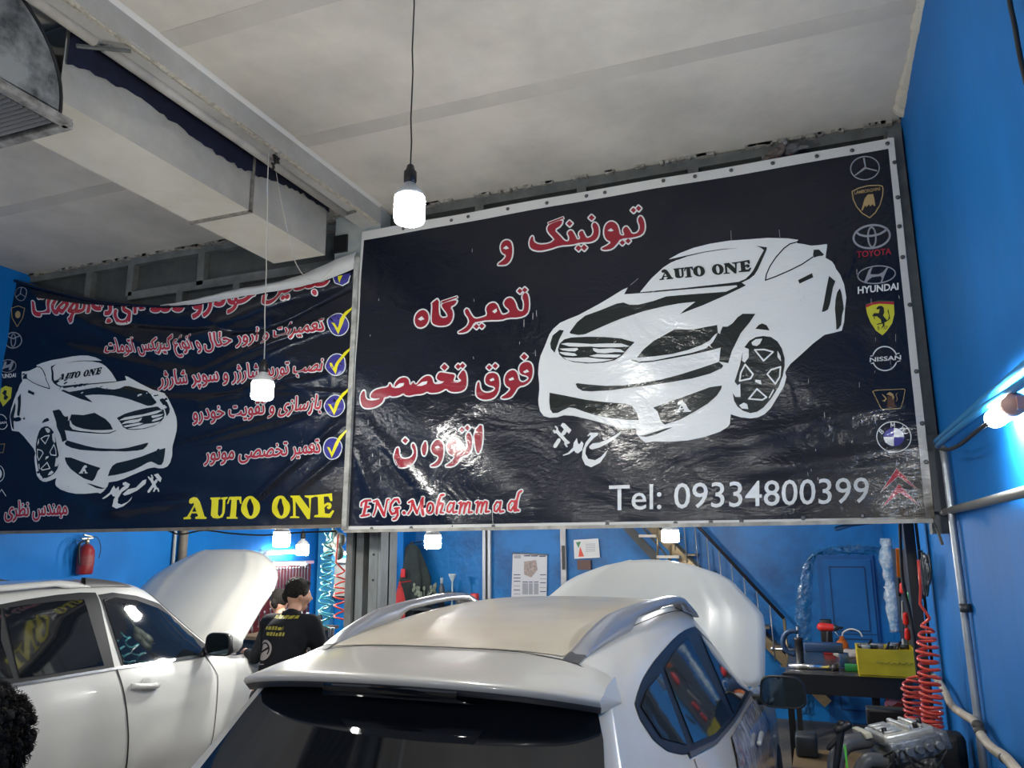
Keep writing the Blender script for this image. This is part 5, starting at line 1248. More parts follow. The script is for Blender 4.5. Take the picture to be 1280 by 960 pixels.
m = MB(); m.tube([Vector(q) for q in catmull([(.525, 5.93, 2.2), (.505, 5.93, 1.95), (.495, 5.93, 1.7), (.52, 5.93, 1.45), (.525,5.93,1.1)], 6)], .011, 7); m.build('cable', rubber, t)
m = MB(); m.tube([(.615, 5.98, 2.2), (.62, 5.98, 1.2)], .010, 7); m.build('cable', rubber, t)
# ================================================================ workbench and what is on it
zb2 = .90; t = thing('workbench', (.1, 7.9, 0), 'black steel workbench against the back right corner', 'workbench')
xa, xb2, ya, yb = -.36, .60, 7.25, 9.05
m = MB(); m.rbox((xa, ya+.03, zb2-.025), (xb2, yb, zb2), .004); m.build('bench_top', M('oily bench top', (.055, .05, .045), .22, col2=(.02, .018, .016), vs=6, bump=.1, bs=30), t)
m = MB(); m.box((xa-.02, ya, zb2-.16), (xb2, ya+.03, zb2-.005)); m.build('front_rail', black, t)
for x, y in ((xa+.03, ya+.05), (xb2-.06, ya+.05), (xa+.03, yb-.06), (xb2-.06, yb-.06)):
    m = MB(); m.box((x-.025, y-.025, 0), (x+.025, y+.025, zb2-.03)); m.build('leg', black, t)
m = MB(); m.box((xa+.03, ya+.03, .22), (xb2-.05, ya+.06, .26)); m.box((.3, ya+.2, .3), (.36, ya+.26, .86)); m.build('cross_bar', black, t)
def onB(x, y): return onZ(x, y, zb2)
m = MB(); m.box((.22, ya+.05, .39), (xb2-.02, ya+.5, .42)); m.build('lower_shelf', black, t)
# bench vise
v0 = onB(1006, 838); t = thing('bench_vise', (v0.x, v0.y+.15, zb2), 'blue and black bench vise clamped to the left end of the workbench', 'vise')
vb = M('vise blue', (.02, .05, .12), .4)
c = Vector((v0.x+.02, v0.y+.2, zb2))
m = MB(); m.lathe([(.06, 0), (.06, .02), (.035, .04), (.035, .22), (.045, .24), (.001, .25)], c+Vector((-.06,0,0)), 14); m.build('swivel_base', black, t)
m = MB(); m.rbox(tuple(c+Vector((-.02,-.05,.13))), tuple(c+Vector((.30,.05,.21))), .015); m.rbox(tuple(c+Vector((.26,-.05,.02))), tuple(c+Vector((.34,.05,.13))), .01); m.build('vise_body', vb, t)
m = MB(); P = [c+Vector((-.10+.09*math.cos(a), 0, .20+.10*math.sin(a))) for a in [math.radians(60+k*22) for k in range(11)]]; m.tube(P, [.018+.006*math.sin(k/10*PI) for k in range(11)], 10); m.build('jaw', vb, t)
m = MB(); m.tube([c+Vector((-.28,0,.14)), c+Vector((-.03,0,.14))], .012, 8); m.ball(c+Vector((-.28,0,.14)), .02); m.tube([c+Vector((-.06,0,.0)), c+Vector((-.06,0,.34))], .011, 8); m.build('screw', steel, t)
# chrome pipe lying at the front edge
a = onB(986, 836); b = onB(1040, 838); m = MB(); a.z = b.z = zb2+.025; b.y = a.y; m.tube([a, b], .022, 14); o = m.build('metal_tube', chrome, None, loc=a); tag(o, 'shiny metal tube lying along the front edge of the workbench', 'tube')
m = MB(); m.tube([b, b+Vector((.055,0,0))], .03, 14); o = m.build('socket', black, None, loc=b); tag(o, 'black round socket at the end of the shiny tube', 'socket')
# impact driver
q = onB(1036, 817); t = thing('impact_driver', (q.x, q.y, zb2), 'red and black cordless impact driver standing on the workbench', 'tool')
rm = M('tool red', (.62, .03, .025), .35)
m = MB(); m.rbox((q.x-.045,q.y-.035,zb2), (q.x+.065,q.y+.035,zb2+.055), .01); m.build('battery', rm, t)
m = MB(); m.rbox((q.x-.05,q.y-.038,zb2+.05), (q.x+.07,q.y+.038,zb2+.075), .008); m.capsule((q.x+.0,q.y,zb2+.08), (q.x+.012,q.y,zb2+.20), .02, .02); m.build('grip', black, t)
m = MB(); m.capsule((q.x-.05,q.y,zb2+.25), (q.x+.05,q.y,zb2+.245), .040, .036); m.build('motor_housing', rm, t)
m = MB(); m.lathe([(.033, .06), (.03, .09), (.014, .115), (.010, .15), (.001, .15)], (q.x+.0,q.y,zb2+.245), 14, 'X'); m.build('chuck', darksteel, t)
m = MB(); m.rbox((q.x-.06,q.y+.22,zb2), (q.x+.05,q.y+.32,zb2+.30), .01); o = m.build('tool_case', black, None, loc=(q.x, q.y+.25, zb2)); tag(o, 'small black case standing behind the red impact driver', 'case')
# orange oil can
q = onB(1054, 815); t = thing('oil_can', (q.x, q.y, zb2), 'orange plastic oil can with a long curved white spout', 'can')
m = MB(); m.lathe([(.001, 0), (.055, 0), (.058, .02), (.055, .09), (.03, .12), (.022, .13), (.022, .15), (.001, .15)], (q.x, q.y, zb2), 18); m.build('bottle', M('orange plastic', (.9, .2, .02), .35), t)
m = MB(); m.tube([Vector(p) for p in catmull([(q.x, q.y, zb2+.14), (q.x+.02, q.y, zb2+.19), (q.x+.09, q.y, zb2+.22), (q.x+.16, q.y, zb2+.20), (q.x+.19, q.y, zb2+.15)], 5)], .008, 8); m.tube([(q.x-.02, q.y, zb2+.14), (q.x-.06, q.y, zb2+.19)], .005, 6); m.build('spout', white, t)
# clear plastic bag
q = onB(1064, 826); m = MB(); rows = []
for i in range(10):
    r = []
    for j in range(16):
        a = 2*PI*j/16; k = (i/9); rr = .12*math.sin(PI*(.08+.84*k))*(1+.25*random.uniform(-1, 1)); r.append((q.x+rr*math.cos(a)*1.2, q.y+rr*math.sin(a)*.7, zb2+.10*k+.004))
    rows.append(r)
m.grid(rows, True, True); o = m.build('plastic_bag', M('milky plastic film', (.75, .68, .62), .15, trans=.6), None, loc=(q.x, q.y, zb2)); tag(o, 'crumpled clear plastic bag lying beside the orange oil can', 'bag')
q = onB(1067, 839); m = MB(); m.rbox((q.x-.065, q.y-.04, zb2), (q.x+.065, q.y+.04, zb2+.055), .006); o = m.build('small_box', M('green box', (.01, .18, .05), .4), None, loc=(q.x, q.y, zb2)); tag(o, 'small green box at the front edge of the workbench', 'box')
# yellow open tray box standing on the bench
q0 = onY(1074, 843, 7.22); q1 = onY(1148, 843, 7.22); zt2 = onY(1100, 812, 7.22).z
t = thing('yellow_box', (q0.x, 7.25, q0.z), 'yellow sheet metal parts box at the front of the workbench', 'box')
ym_ = M('yellow enamel', (.68, .52, .02), .4, var=.25, vs=4, bump=.1, bs=20)
m = MB(); m.box((q0.x, 7.22, q0.z), (q1.x, 7.235, zt2)); m.build('front_panel', ym_, t)
m = MB(); m.box((q0.x, 7.235, q0.z), (q0.x+.01, 7.62, zt2)); m.box((q1.x-.01, 7.235, q0.z), (q1.x, 7.62, zt2)); m.box((q0.x, 7.62, q0.z), (q1.x, 7.63, zt2)); m.box((q0.x, 7.235, zb2), (q1.x, 7.62, zb2+.01)); m.build('side_panel', ym_, t)
m = MB(); P = [(q0.x+.13+.016*k, 7.216, (q0.z+zt2)/2+.012*math.sin(k*2.4)) for k in range(17)]; m.tube(P, .004, 5); m.build('embossed_line', M('yellow emboss', (.55, .44, .05), .4), t)
# clutter in and behind the box, each its own
for i in range(16):
    x = q0.x+.05+random.random()*(q1.x-q0.x-.1); y = 7.3+random.random()*.28; r_ = random.uniform(.018, .04)
    m = MB()
    if i % 3 == 0: m.lathe([(r_*.5, 0), (r_, 0), (r_, .03), (r_*.5, .03)], (x, y, zt2-.02), 12)
    elif i % 3 == 1: m.rbox((x-r_, y-.02, zt2-.05), (x+r_, y+.02, zt2+.02), .004)
    else: m.tube([(x-r_, y, zt2-.03), (x+r_, y+.02, zt2+.04)], .009, 8)
    o = m.build('engine_part', [darksteel, steel, black][i % 3], None, loc=(x, y, zt2-.03)); tag(o, ['dark steel ring lying in the yellow box', 'dull metal block lying in the yellow box', 'black rod sticking up out of the yellow box'][i % 3] if True else '', 'part', 'small engine parts in the yellow box')
    o['label'] = 'small metal engine part heaped in the yellow box'
def bottle(q, r, h, col, label, cap=white):
    t = thing('bottle', q, label, 'bottle'); m = MB(); m.lathe([(.001, 0), (r, 0), (r, h*.62), (r*.45, h*.78), (r*.4, h*.8)], q, 16); m.build('body', M(label[:24], col, .35), t); m = MB(); m.lathe([(r*.5, h*.8), (r*.5, h), (.001, h)], q, 12); m.build('cap', cap, t)
bottle(Vector((onB(1121, 800).x, 8.2, zb2)), .045, .32, (.75, .76, .8), 'white plastic bottle standing near the hanging tools')
m = MB(); q = Vector((onY(1102, 812, 8.0).x, 8.0, zb2)); m.lathe([(.001, 0), (.09, 0), (.11, .05), (.115, .055), (.10, .06), (.001, .02)], q, 20); o = m.build('oil_pan', black, None, loc=q); tag(o, 'flat black round dish behind the yellow box', 'dish')
# tools hanging on the right wall above the bench
tb = thing('tool_rack', (XR-.03, 8.6, 1.0), 'narrow dark rack on the right wall beside the plastic wrapped roll', 'rack'); m = MB(); m.box((XR-.03, 7.3, 1.05), (XR-.005, 8.65, 1.90)); m.build('board', darksteel, tb)
def wall_tool(px_, py0, py1, col, label, wd=.03, kind=0):
    p = onX(px_, py0, XR-.06); q = onX(px_+1.5, py1, XR-.06); t = thing('hand_tool', q, label, 'tool', None)
    m = MB(); m.capsule(p, p.lerp(q, .45), wd*.45, wd*.55, 8) if kind == 0 else m.bar(p, p.lerp(q, .95), wd*.8, .02)
    m.build('handle', M('tool '+col, {'red': (.6,.02,.02), 'orange': (.9,.22,.02), 'green': (.05,.3,.12), 'black': (.02,.02,.02), 'steel': (.35,.35,.36)}[col], .35), t)
    m = MB(); m.bar(p.lerp(q, .45), q, wd*.35, .012); m.build('blade', steel, t)
wall_tool(1123, 686, 722, 'orange', 'orange spirit level hanging at the top of the tool rack', .05, 1)
wall_tool(1128, 731, 748, 'red', 'upper red handled pliers on the tool rack', .05)
wall_tool(1132, 768, 790, 'red', 'middle red handled tool on the tool rack', .045); wall_tool(1134, 788, 808, 'red', 'lowest red handled tool on the tool rack', .045)
wall_tool(1137, 742, 765, 'green', 'green handled tool on the tool rack', .045); wall_tool(1128, 752, 800, 'steel', 'long thin steel rod tool on the tool rack', .02)
wall_tool(1141, 775, 812, 'black', 'black handled screwdriver near the black post', .03); wall_tool(1124, 722, 770, 'black', 'slim black tool left on the tool rack', .025)
wall_tool(1137, 720, 738, 'steel', 'short steel bracket tool on the tool rack', .05, 1); wall_tool(1129, 800, 815, 'steel', 'short steel tool just above the yellow box', .03)
# roll wrapped in clear plastic
m = MB(); P = [onY(x, y, 8.95) for x, y in ((1108,673),(1110,700),(1112,728),(1114,733),(1116,760),(1119,790))]
rr = [.07, .10, .03+.02, .09, .085, .06]; Pc = catmull(P, 5); rc = np.interp(np.linspace(0, 5, len(Pc)), range(6), rr)
m.tube([Vector(p) for p in Pc], [r_*random.uniform(.8, 1.15)*.8 for r_ in rc], 12); o = m.build('wrapped_roll', M('crinkled clear wrap', (.62, .68, .74), .12, col2=(.15, .32, .52), vs=14, bump=1.0, bs=30, coat=.8), None, loc=P[-1]); tag(o, 'long roll wrapped in crinkled clear plastic beside the blue door', 'roll')
# ---------------- things under and before the bench
q = onY(1085, 893, 6.4)
mon = thing('monitor', (q.x+.1, 6.4, .45), 'black flat box like an old monitor in front of the bench', 'monitor')
a = onY(1082, 884, 6.4); b = onY(1140, 912, 6.4); m = MB(); m.rbox((a.x, 6.36, b.z), (b.x, 6.50, a.z), .012); m.build('casing', black, mon); m = MB(); m.box((a.x+.02, 6.352, b.z+.02), (b.x-.02, 6.36, a.z-.02)); m.build('panel', M('dull black panel', (.015,.015,.016), .25), mon)
t = thing('stool', (.3, 6.45, 0), 'dark stand under the black flat box', 'stand'); m = MB()
for dx in (-.16, .16): m.box((q.x+.2+dx-.02, 6.38, 0), (q.x+.2+dx+.02, 6.42, b.z)); m.box((q.x+.2+dx-.02, 6.5, 0), (q.x+.2+dx+.02, 6.54, b.z))
m.box((q.x, 6.36, b.z-.03), (q.x+.4, 6.56, b.z)); m.build('frame', black, t)
a = onY(1108, 868, 7.4); b = onY(1135, 880, 7.4); m = MB(); m.rbox((a.x, 7.37, .4205), (b.x+.03, 7.6, a.z+.02), .02); o = m.build('crate', red, None, loc=(a.x, 7.4, .42)); tag(o, 'bright red plastic bin under the workbench', 'bin')
m = MB(); rows = []
for i in range(9): rows.append([(onY(1106+i*4, 884-j*2.2-i*1.3, 7.30).x, 7.315+.012*math.sin(i+j), onY(1106+i*4, 884-j*2.2-i*1.3, 7.33).z+.01*math.sin(i*2+j)) for j in range(5)])
m.grid(rows); o = m.build('rag', M('pink cloth', (.8, .3, .33), .8), None, loc=onY(1120, 880, 7.33)); tag(o, 'pink rag draped over the red bin', 'rag')
# ================================================================ engine on a stand at the lower right
t = thing('engine_stand', (.28, 4.75, 0), 'black steel stand carrying a loose engine', 'stand')
m = MB(); m.box((.02, 4.5, .62), (.6, 5.2, .66)); m.build('platform', black, t)
for x, y in ((.05, 4.53), (.57, 4.53), (.05, 5.17), (.57, 5.17)):
    m = MB(); m.box((x-.02, y-.02, 0), (x+.02, y+.02, .62)); m.build('leg', black, t)
ce = onY(1115, 930, 4.75); t = thing('loose_engine', (ce.x, 4.75, .66), 'stripped engine with silver valve cover and dark curved pipes at the lower right', 'engine')
alu = M('cast aluminium', (.42, .42, .40), .42, .7, col2=(.12, .12, .11), vs=20, bump=.3, bs=40); alud = M('oily casting', (.10, .10, .095), .35, .6, var=.6, vs=18, bump=.5, bs=40)
ex = ce.x; ez = ce.z
m = MB(); m.rbox((ex-.10, 4.62, .66), (ex+.20, 4.98, ez-.02), .02); m.rbox((ex-.13, 4.66, .66), (ex+.22, 4.74, ez-.06), .01); m.build('block', alud, t)
T_ = Matrix.Translation((ex+.04, 4.80, ez+.05)) @ Matrix.Rotation(-.22, 4, 'Y') @ Matrix.Rotation(.3, 4, 'Z')
m = MB(); m.rbox((-.13,-.15,-.03), (.13,.15,.03), .018, 3, T_); 
for k in range(4): m.rbox((-.11,-.13+k*.07,.028), (-.02,-.09+k*.07,.042), .006, 2, T_)
m.rbox((.0,-.14,.025), (.025,.14,.05), .008, 2, T_); m.rbox((.06,-.14,.025), (.08,.14,.045), .008, 2, T_); m.build('valve_cover', M('silver valve cover', (.62, .61, .56), .35, .5, var=.25, vs=15), t)
m = MB()
for a_, b_ in (((-.10,-.10),( .0,.1)), ((.05,-.12),(.04,.12)), ((.1,-.05),(.11,.13))): m.lathe([(.013, .03), (.013, .055), (.001, .055)], (0,0,0), 8, 'Z', T_ @ Matrix.Translation((a_[0], a_[1], 0)))
m.build('bolt', black, t)
m = MB(); a0 = Vector((ex-.13, 4.62, ez-.02))
m.tube([Vector(p) for p in catmull([a0+Vector((.02,.1,.04)), a0+Vector((-.10,.02,.02)), a0+Vector((-.15,-.02,-.08)), a0+Vector((-.10,-.05,-.18))], 6)], .042, 12)
m.tube([Vector(p) for p in catmull([a0+Vector((.10,.0,-.04)), a0+Vector((-.0,-.05,-.03)), a0+Vector((-.04,-.06,-.12)), a0+Vector((.03,-.06,-.20))], 6)], .036, 12); m.build('intake_pipe', M('grey rubber pipe', (.10, .10, .10), .4), t)
for k in range(7):
    m = MB(); z = ez-.10-.05*(k//4); m.capsule((ex-.05+.065*(k%4), 4.60, z), (ex-.03+.065*(k%4), 4.56, z-.05), .018, .013, 8); m.build('runner', alu, t)
m = MB(); m.rbox((-.13,-.20,-.10), (.13,-.13,.0), .012, 2, T_); m.rbox((-.13,-.17,-.09), (-.04,-.12,-.02), .01, 2, T_); m.rbox((.13,-.14,-.10), (.19,.12,-.01), .012, 2, T_)
for k in range(5): m.lathe([(.018, -.03), (.022, .0), (.012, .02)], (0,0,0), 10, 'Y', T_ @ Matrix.Translation((-.10+.05*k, -.20, -.05)))
m.build('casting', M('grey casting', (.26, .28, .30), .38, .6, var=.4, vs=18, bump=.4, bs=40), t)
m = MB(); m.rbox((-.20,-.10,.02), (-.165,.10,.05), .005, 2, T_); m.build('cream_bar', M('cream bar', (.62,.58,.44), .5), t)
m = MB()
for k in range(9):
    p0 = Vector((ex+random.uniform(-.15, .2), 4.6, ez+random.uniform(-.12, .02))); m.tube([Vector(p) for p in catmull([p0, p0+Vector((random.uniform(-.08,.08), -.05, random.uniform(-.04,.05))), p0+Vector((random.uniform(-.12,.12), -.02, -.13))], 5)], .006, 6)
m.build('wiring', rubber, t)
m = MB(); m.lathe([(.001,-.03),(.06,-.03),(.06,.03),(.03,.035),(.001,.035)], (ex+.15, 4.60, ez-.14), 20, 'Y'); m.build('pulley', steel, t)
m = MB(); a = onY(1146, 880, 5.0); b = onY(1185, 950, 5.0); m.rbox((.47, 5.02, .661), (.645, 5.18, b.z+.12), .03); o = m.build('engine_part', M('greasy black lump', (.012,.012,.012), .5, bump=.6, bs=12), None, loc=(.52, 5.05, .66)); tag(o, 'black greasy engine part leaning on the blue wall at the lower right', 'part')
m = MB(); m.capsule(onY(1045, 960, 4.4), onY(1052, 905, 4.4), .016, .02, 8); m.capsule(onY(1036, 935, 4.4), onY(1052, 918, 4.4), .012, .012, 8); m.capsule(onY(1048, 912, 4.4), onY(1060, 906, 4.4), .024, .02, 8); o = m.build('jack_handle', black, None, loc=onY(1045, 960, 4.4)); tag(o, 'black lever mechanism left of the loose engine', 'tool')
m = MB(); m.bar(onY(1059, 960, 4.38), onY(1056, 932, 4.38), .022, .01); o = m.build('green_bar', M('green strip', (.1, .5, .05), .4), None, loc=onY(1059, 960, 4.38)); tag(o, 'bright green strip in front of the engine pipes', 'strip')
# low dark table behind the near car's mirror
t = thing('low_table', (-.35, 6.5, 0), 'low brown topped bench frame behind the door mirror of the near car', 'bench')
a = onY(1015, 905, 7.6); m = MB(); m.box((-.32, 6.5, .30), (.22, 7.15, .34)); m.build('top', M('brown board', (.17, .11, .05), .6, var=.4, vs=6), t)
m = MB(); m.bar((-.33, 6.48, .33), (.25, 6.48, .33), .05); 
for x in (-.3, .2): m.box((x-.02, 6.5, 0), (x+.02, 6.54, .3)); m.box((x-.02, 7.1, 0), (x+.02, 7.14, .3))
m.build('frame', black, t)
m = MB(); m.rbox((-.30, 6.85, .341), (-.14, 7.05, .50), .02); o = m.build('canister', M('dark canister', (.03,.035,.04), .4), None, loc=(-.22, 6.95, .34)); tag(o, 'dark square canister on the low brown bench', 'canister')
# ================================================================ back wall: door, stairs, posters
a = onY(1020, 694, YB); b = onY(1110, 893, YB)
dm = M('door blue', (.015, .16, .46), .35, var=.25, vs=2.5)
door = thing('door_1', ((a.x+b.x)/2, YB, 0), 'blue panelled steel door in the back wall', 'door'); door['kind'] = 'structure'
del door['category']; del door['label']
m = MB(); z1 = a.z; m.box((a.x, YB-.04, 0), (b.x, YB, z1)); m.build('frame', M('door frame blue', (.01, .11, .34), .4), door)
m = MB(); m.box((a.x+.06, YB-.06, .02), (b.x-.03, YB-.04, z1-.05)); lf = m.build('leaf', dm, door)
m = MB(); zp = onY(1060, 791, YB).z
for z0_, z1_ in ((.15, zp-.06), (zp+.03, z1-.13)):
    m.bar((a.x+.13, YB-.063, z0_), (a.x+.13, YB-.063, z1_), .014, .01); m.bar((b.x-.1, YB-.063, z0_), (b.x-.1, YB-.063, z1_), .014, .01); m.bar((a.x+.13, YB-.063, z1_), (b.x-.1, YB-.063, z1_), .01, .014); m.bar((a.x+.13, YB-.063, z0_), (b.x-.1, YB-.063, z0_), .01, .014)
m.build('panel_molding', M('door groove blue', (.006, .05, .16), .5), lf)
for z in (zp, .5): 
    m = MB(); m.box((a.x+.05, YB-.066, z-.012), (b.x-.03, YB-.06, z)); m.build('rail', M('door groove blue', (.006, .05, .16), .5), lf)
# rough plaster patch around the door
m = MB(); rows = []
pth = [(1003,893),(1000,850),(996,800),(995,760),(997,735),(1002,712),(1010,698),(1022,688),(1045,683),(1075,682),(1108,685)]; inn = [(1018,893),(1016,850),(1013,800),(1014,760),(1015,735),(1016,712),(1018,700),(1024,694),(1045,693),(1075,693),(1108,694)]
for p, q in zip(catmull(pth, 10), catmull(inn, 10)):
    A = onY(*p, YB); B = onY(*q, YB); rows.append([(A.lerp(B, k/8)+Vector((random.uniform(-.012,.012), -(.004+random.random()*.03*math.sin(PI*(k+.5)/9)), random.uniform(-.012,.012)))) for k in range(9)])
m.grid(rows); o = m.build('trim_5', M('rough blue plaster', (.02, .19, .50), .18, var=.4, vs=14, bump=.9, bs=30, coat=.6)); st(o)
# stairs
t = thing('staircase', (-.1, 9.65, 0), 'steel staircase with thin balusters rising to the left along the back wall', 'staircase')
s0 = onY(1035, 880, 9.65); s1 = onY(955, 800, 9.65); dv = (s1-s0).normalized(); brass = M('worn brass coloured steel', (.45, .34, .2), .35, .7, var=.4, vs=8); 
top_ = s0 + dv*4.2
m = MB(); m.bar(s0, top_, .035, .10); m.build('stringer', brass, t); m = MB(); m.bar(s0+Vector((0,.25,0)), top_+Vector((0,.25,0)), .035, .12); m.build('stringer', darksteel, t)
m = MB(); m.box((-.15,-.14,-.012), (.15,.14,.012)); tr_ = m.build('tread', M('steel tread', (.2,.17,.13), .5, .4), t, local=True); N_ = 15
for k in range(N_):
    p = s0.lerp(top_, (k+.6)/N_)+Vector((.0, .125, .05)); loc = p - wl(t)
    if k == 0: tr_.location = loc
    else: dup(tr_, loc)
h0 = onY(980, 773, 9.6); h1_ = onY(870, 655, 9.6); hd_ = (h1_-h0).normalized(); m = MB(); m.tube([h0, h0+hd_*3.2], .02, 8); m.build('handrail', M('dark handrail', (.06, .05, .05), .3, .5), t)
m = MB(); m.tube([h0, onY(987, 834, 9.6)+Vector((0,0,-.3))], .018, 8); m.build('newel_post', brass, t)
for k in range(15):
    p = h0+hd_*(.22+k*.20); q = Vector((p.x+.015, 9.62, p.z-.62)); m = MB(); m.tube([p, q], .007, 6); m.build('baluster', M('thin baluster', (.35, .38, .4), .4, .5), t)
# upper stair beam parts seen under the banner
m = MB(); a = onY(783, 658, 9.3); b = onY(822, 700, 9.3); m.bar(a, b, .06, .09); m.bar(onY(800, 655, 9.3), onY(838, 700, 9.3), .05, .02); m.build('lower_beam', darksteel, t)
for (x0, y0_, x1_, y1_) in ((800, 670, 822, 670), (822, 696, 850, 696)): m = MB(); m.bar(onY(x0, y0_, 9.25), onY(x1_, y1_, 9.25), .15, .03); m.build('landing_edge', M('pale step edge', (.5, .46, .4), .5), t)
m = MB(); m.tube([onY(822,700,9.25), onY(822,655,9.25)], .012, 6); m.tube([onY(838,700,9.25), onY(838,655,9.25)], .012, 6); m.build('hanger', brass, t)
# calendar
def flat(name, pts, Y, mat, parent, th=.003):
    P = [onY(*p, Y) for p in pts]; m = MB(); A = [m.v((p.x, Y, p.z)) for p in P]; B = [m.v((p.x, Y+th, p.z)) for p in P]; m.f(A); m.f(B[::-1])
    for i in range(len(P)): m.f([A[i], A[(i+1)%len(P)], B[(i+1)%len(P)], B[i]])
    return m.build(name, mat, parent)
t = thing('calendar', onY(662, 752, YB-.03), 'paper wall calendar with a picture and date rows on the blue back wall', 'calendar')
paper = M('calendar paper', (.62, .62, .65), .4, bump=.2, bs=20); ink = M('calendar navy', (.05, .05, .12), .5); inkg = M('calendar grey print', (.33, .34, .38), .5)
flat('sheet', [(641,692),(684,694),(683,753),(639,752)], YB-.03, paper, t)
for x0, y0_, x1_, y1_, mt in ((655,694,663,695.4,ink),(664,694.2,672,695.6,ink),(674,694.6,682,696,ink),(642.5,694,651,698,inkg),(642,718,650.5,719,ink),(642,722,650.5,723,ink),(642,726,650.5,727,ink),(642,732,650,733,inkg),(642,737,650,738,ink),(642,742,650,743,inkg),
      (642,747,650,748,ink),(675,718,682.5,719,ink),(675,723,682.5,724,inkg),(675,728,682.5,729,ink),(675,734,682.5,735,inkg),(675,739,682.5,740,ink),(653,727,660,728,ink),(661,727,666,728,ink),(667.5,727,673,728,ink),(653,729,660,743,inkg),(661,729,666,743,inkg),(667.5,729,673,743,inkg),(642,749,674,751.5,M('calendar brown', (.12,.08,.08), .5))):
    flat('printed_block', [(x0,y0_),(x1_,y0_),(x1_,y1_),(x0,y1_)], YB-.034, mt, t)
flat('picture', [(655,702),(670,700),(672,712),(664,722),(655,718)], YB-.034, M('calendar picture', (.5,.38,.33), .5, col2=(.25,.2,.2), vs=30), t)
m = MB(); m.tube([onY(640.5,691.5,YB-.035), onY(684.5,693.5,YB-.035)], .01, 6); m.build('binding', steel, t)
# certificate
t = thing('certificate', onY(733, 697, YB-.03), 'small white certificate with a red triangle in a white frame on the back wall', 'certificate')
flat('frame', [(717,675),(748,673),(750,697),(718,698.5)], YB-.03, white, t); flat('paper', [(719,677),(747,675),(748.5,695),(720,696.5)], YB-.034, M('certificate paper', (.72,.72,.72), .5), t)
flat('mark', [(723,696),(730,695.6),(725,683)], YB-.037, M('red mark', (.75,.08,.04), .5), t); flat('mark', [(720,678),(726,677),(723,685)], YB-.037, M('green mark', (.05,.25,.1), .5), t)
for k in range(5): flat('text_line', [(732,680+k*2.2),(744,679.5+k*2.2),(744,680.2+k*2.2),(732,680.7+k*2.2)], YB-.037, inkg, t)
flat('brown_board', [(722,700),(739,698),(739,730),(722,731)], YB-.02, M('brown plaque', (.12,.06,.05), .5), None) if False else None
m = MB(); A = onY(722,700,YB-.03); B = onY(739,712,YB-.03); m.box((A.x, YB-.05, B.z), (B.x, YB, A.z)); o = m.build('plaque', M('brown plaque', (.12,.06,.05), .5), None, loc=((A.x+B.x)/2, YB-.02, B.z)); tag(o, 'brown plaque below the white certificate', 'plaque')
# pipes and strips on the back wall
def vert(x0, x1, ytop, ybot, Y, mat, name, label, cat, th=.05):
    A = onY(x0, ytop, Y); B = onY(x1, ybot, Y); m = MB(); m.box((min(A.x, B.x), Y, 0.2), (max(A.x, B.x), Y+th, ZC-.6 if ytop < 668 else A.z)); o = m.build(name, mat, None, loc=((A.x+B.x)/2, Y, .2)); tag(o, label, cat); return o
vert(603, 606.5, 660, 755, YB-.07, M('pale strut', (.5,.52,.55), .4, .3), 'wall_strut', 'left pale upright strut on the back wall, one of a close pair', 'strut'); vert(609.5, 613, 660, 755, YB-.07, M('pale strut', (.5,.52,.55), .4, .3), 'wall_strut', 'right pale upright strut on the back wall, one of a close pair', 'strut')
vert(606.5, 609.5, 660, 755, YB-.03, darksteel, 'wall_groove', 'dark gap board between the two pale struts', 'strut', .03)
vert(700, 708, 662, 725, YB-.08, M('bare wall channel', (.42,.42,.43), .45, .5, var=.4, vs=6), 'wall_channel', 'grey metal channel on the back wall between calendar and certificate', 'channel')
A = onY(702,682,YB-.1); B = onY(706,712,YB-.1); m = MB(); m.box((A.x, YB-.10, B.z), (B.x, YB-.08, A.z)); o = m.build('switch_strip', black, None, loc=(A.x, YB-.1, B.z)); tag(o, 'black strip set in the grey metal channel', 'strip')
m = MB(); A = onY(496, 660, YB); B = onY(519, 700, YB); m.box((A.x, YB-.35, 0), (B.x, YB, ZC)); st(m.build('trim_6', blue))
# hanging coats
def coat(cx, top, bot, w, Y, mat, name, label, acc=None):
    T0 = onY(cx, top, Y); B0 = onY(cx, bot, Y); h_ = T0.z-B0.z; t = thing(name, B0, label, 'coat'); m = MB(); rows = []
    for i in range(16):
        v = i/15; z = T0.z-h_*v; wd = w*(.28+.72*min(1, (v*2.2))**.7)*.5; r = []
        for j in range(36):
            a = 2*PI*j/36; fold = 1+.26*math.sin(a*6+v*2.5)*min(1, v*2)+.05*math.sin(a*13); r.append((T0.x+wd*math.cos(a)*fold+.05*v*w, Y+wd*.42*math.sin(a)*fold, z))
        rows.append(r)
    m.grid(rows, True, True); m.f([m.v(p) for p in rows[0]]); b = m.build('cloth', mat, t)
    m = MB(); m.tube([Vector(p) for p in catmull([(T0.x-.1*w, Y-.02, T0.z-.03), (T0.x, Y, T0.z+.035), (T0.x+.1*w, Y-.02, T0.z-.03)], 5)], .012, 6); m.tube([(T0.x, Y, T0.z+.03), (T0.x, YB-.01, T0.z+.04)], .008, 6); m.build('collar_loop', mat, t)
    return t, T0, h_
coatm = M('grey green coat cloth', (.035, .048, .048), .9, sheen=.05, var=.3, vs=10)
ct, T0, hh = coat(515, 681, 775, .46, 9.72, coatm, 'hanging_coat', 'dark grey green coat hanging on a hook against the back wall')
m = MB(); rows = [[(T0.x-.17-.12*v+.03*math.sin(a), 9.54+.035*math.cos(a), T0.z-.25-hh*.7*v) for a in [2*PI*k/12 for k in range(12)]] for v in [i/8 for i in range(9)]]; m.grid(rows, True, True); m.build('sleeve', M('darker sleeve cloth', (.045,.05,.055), .85), ct)
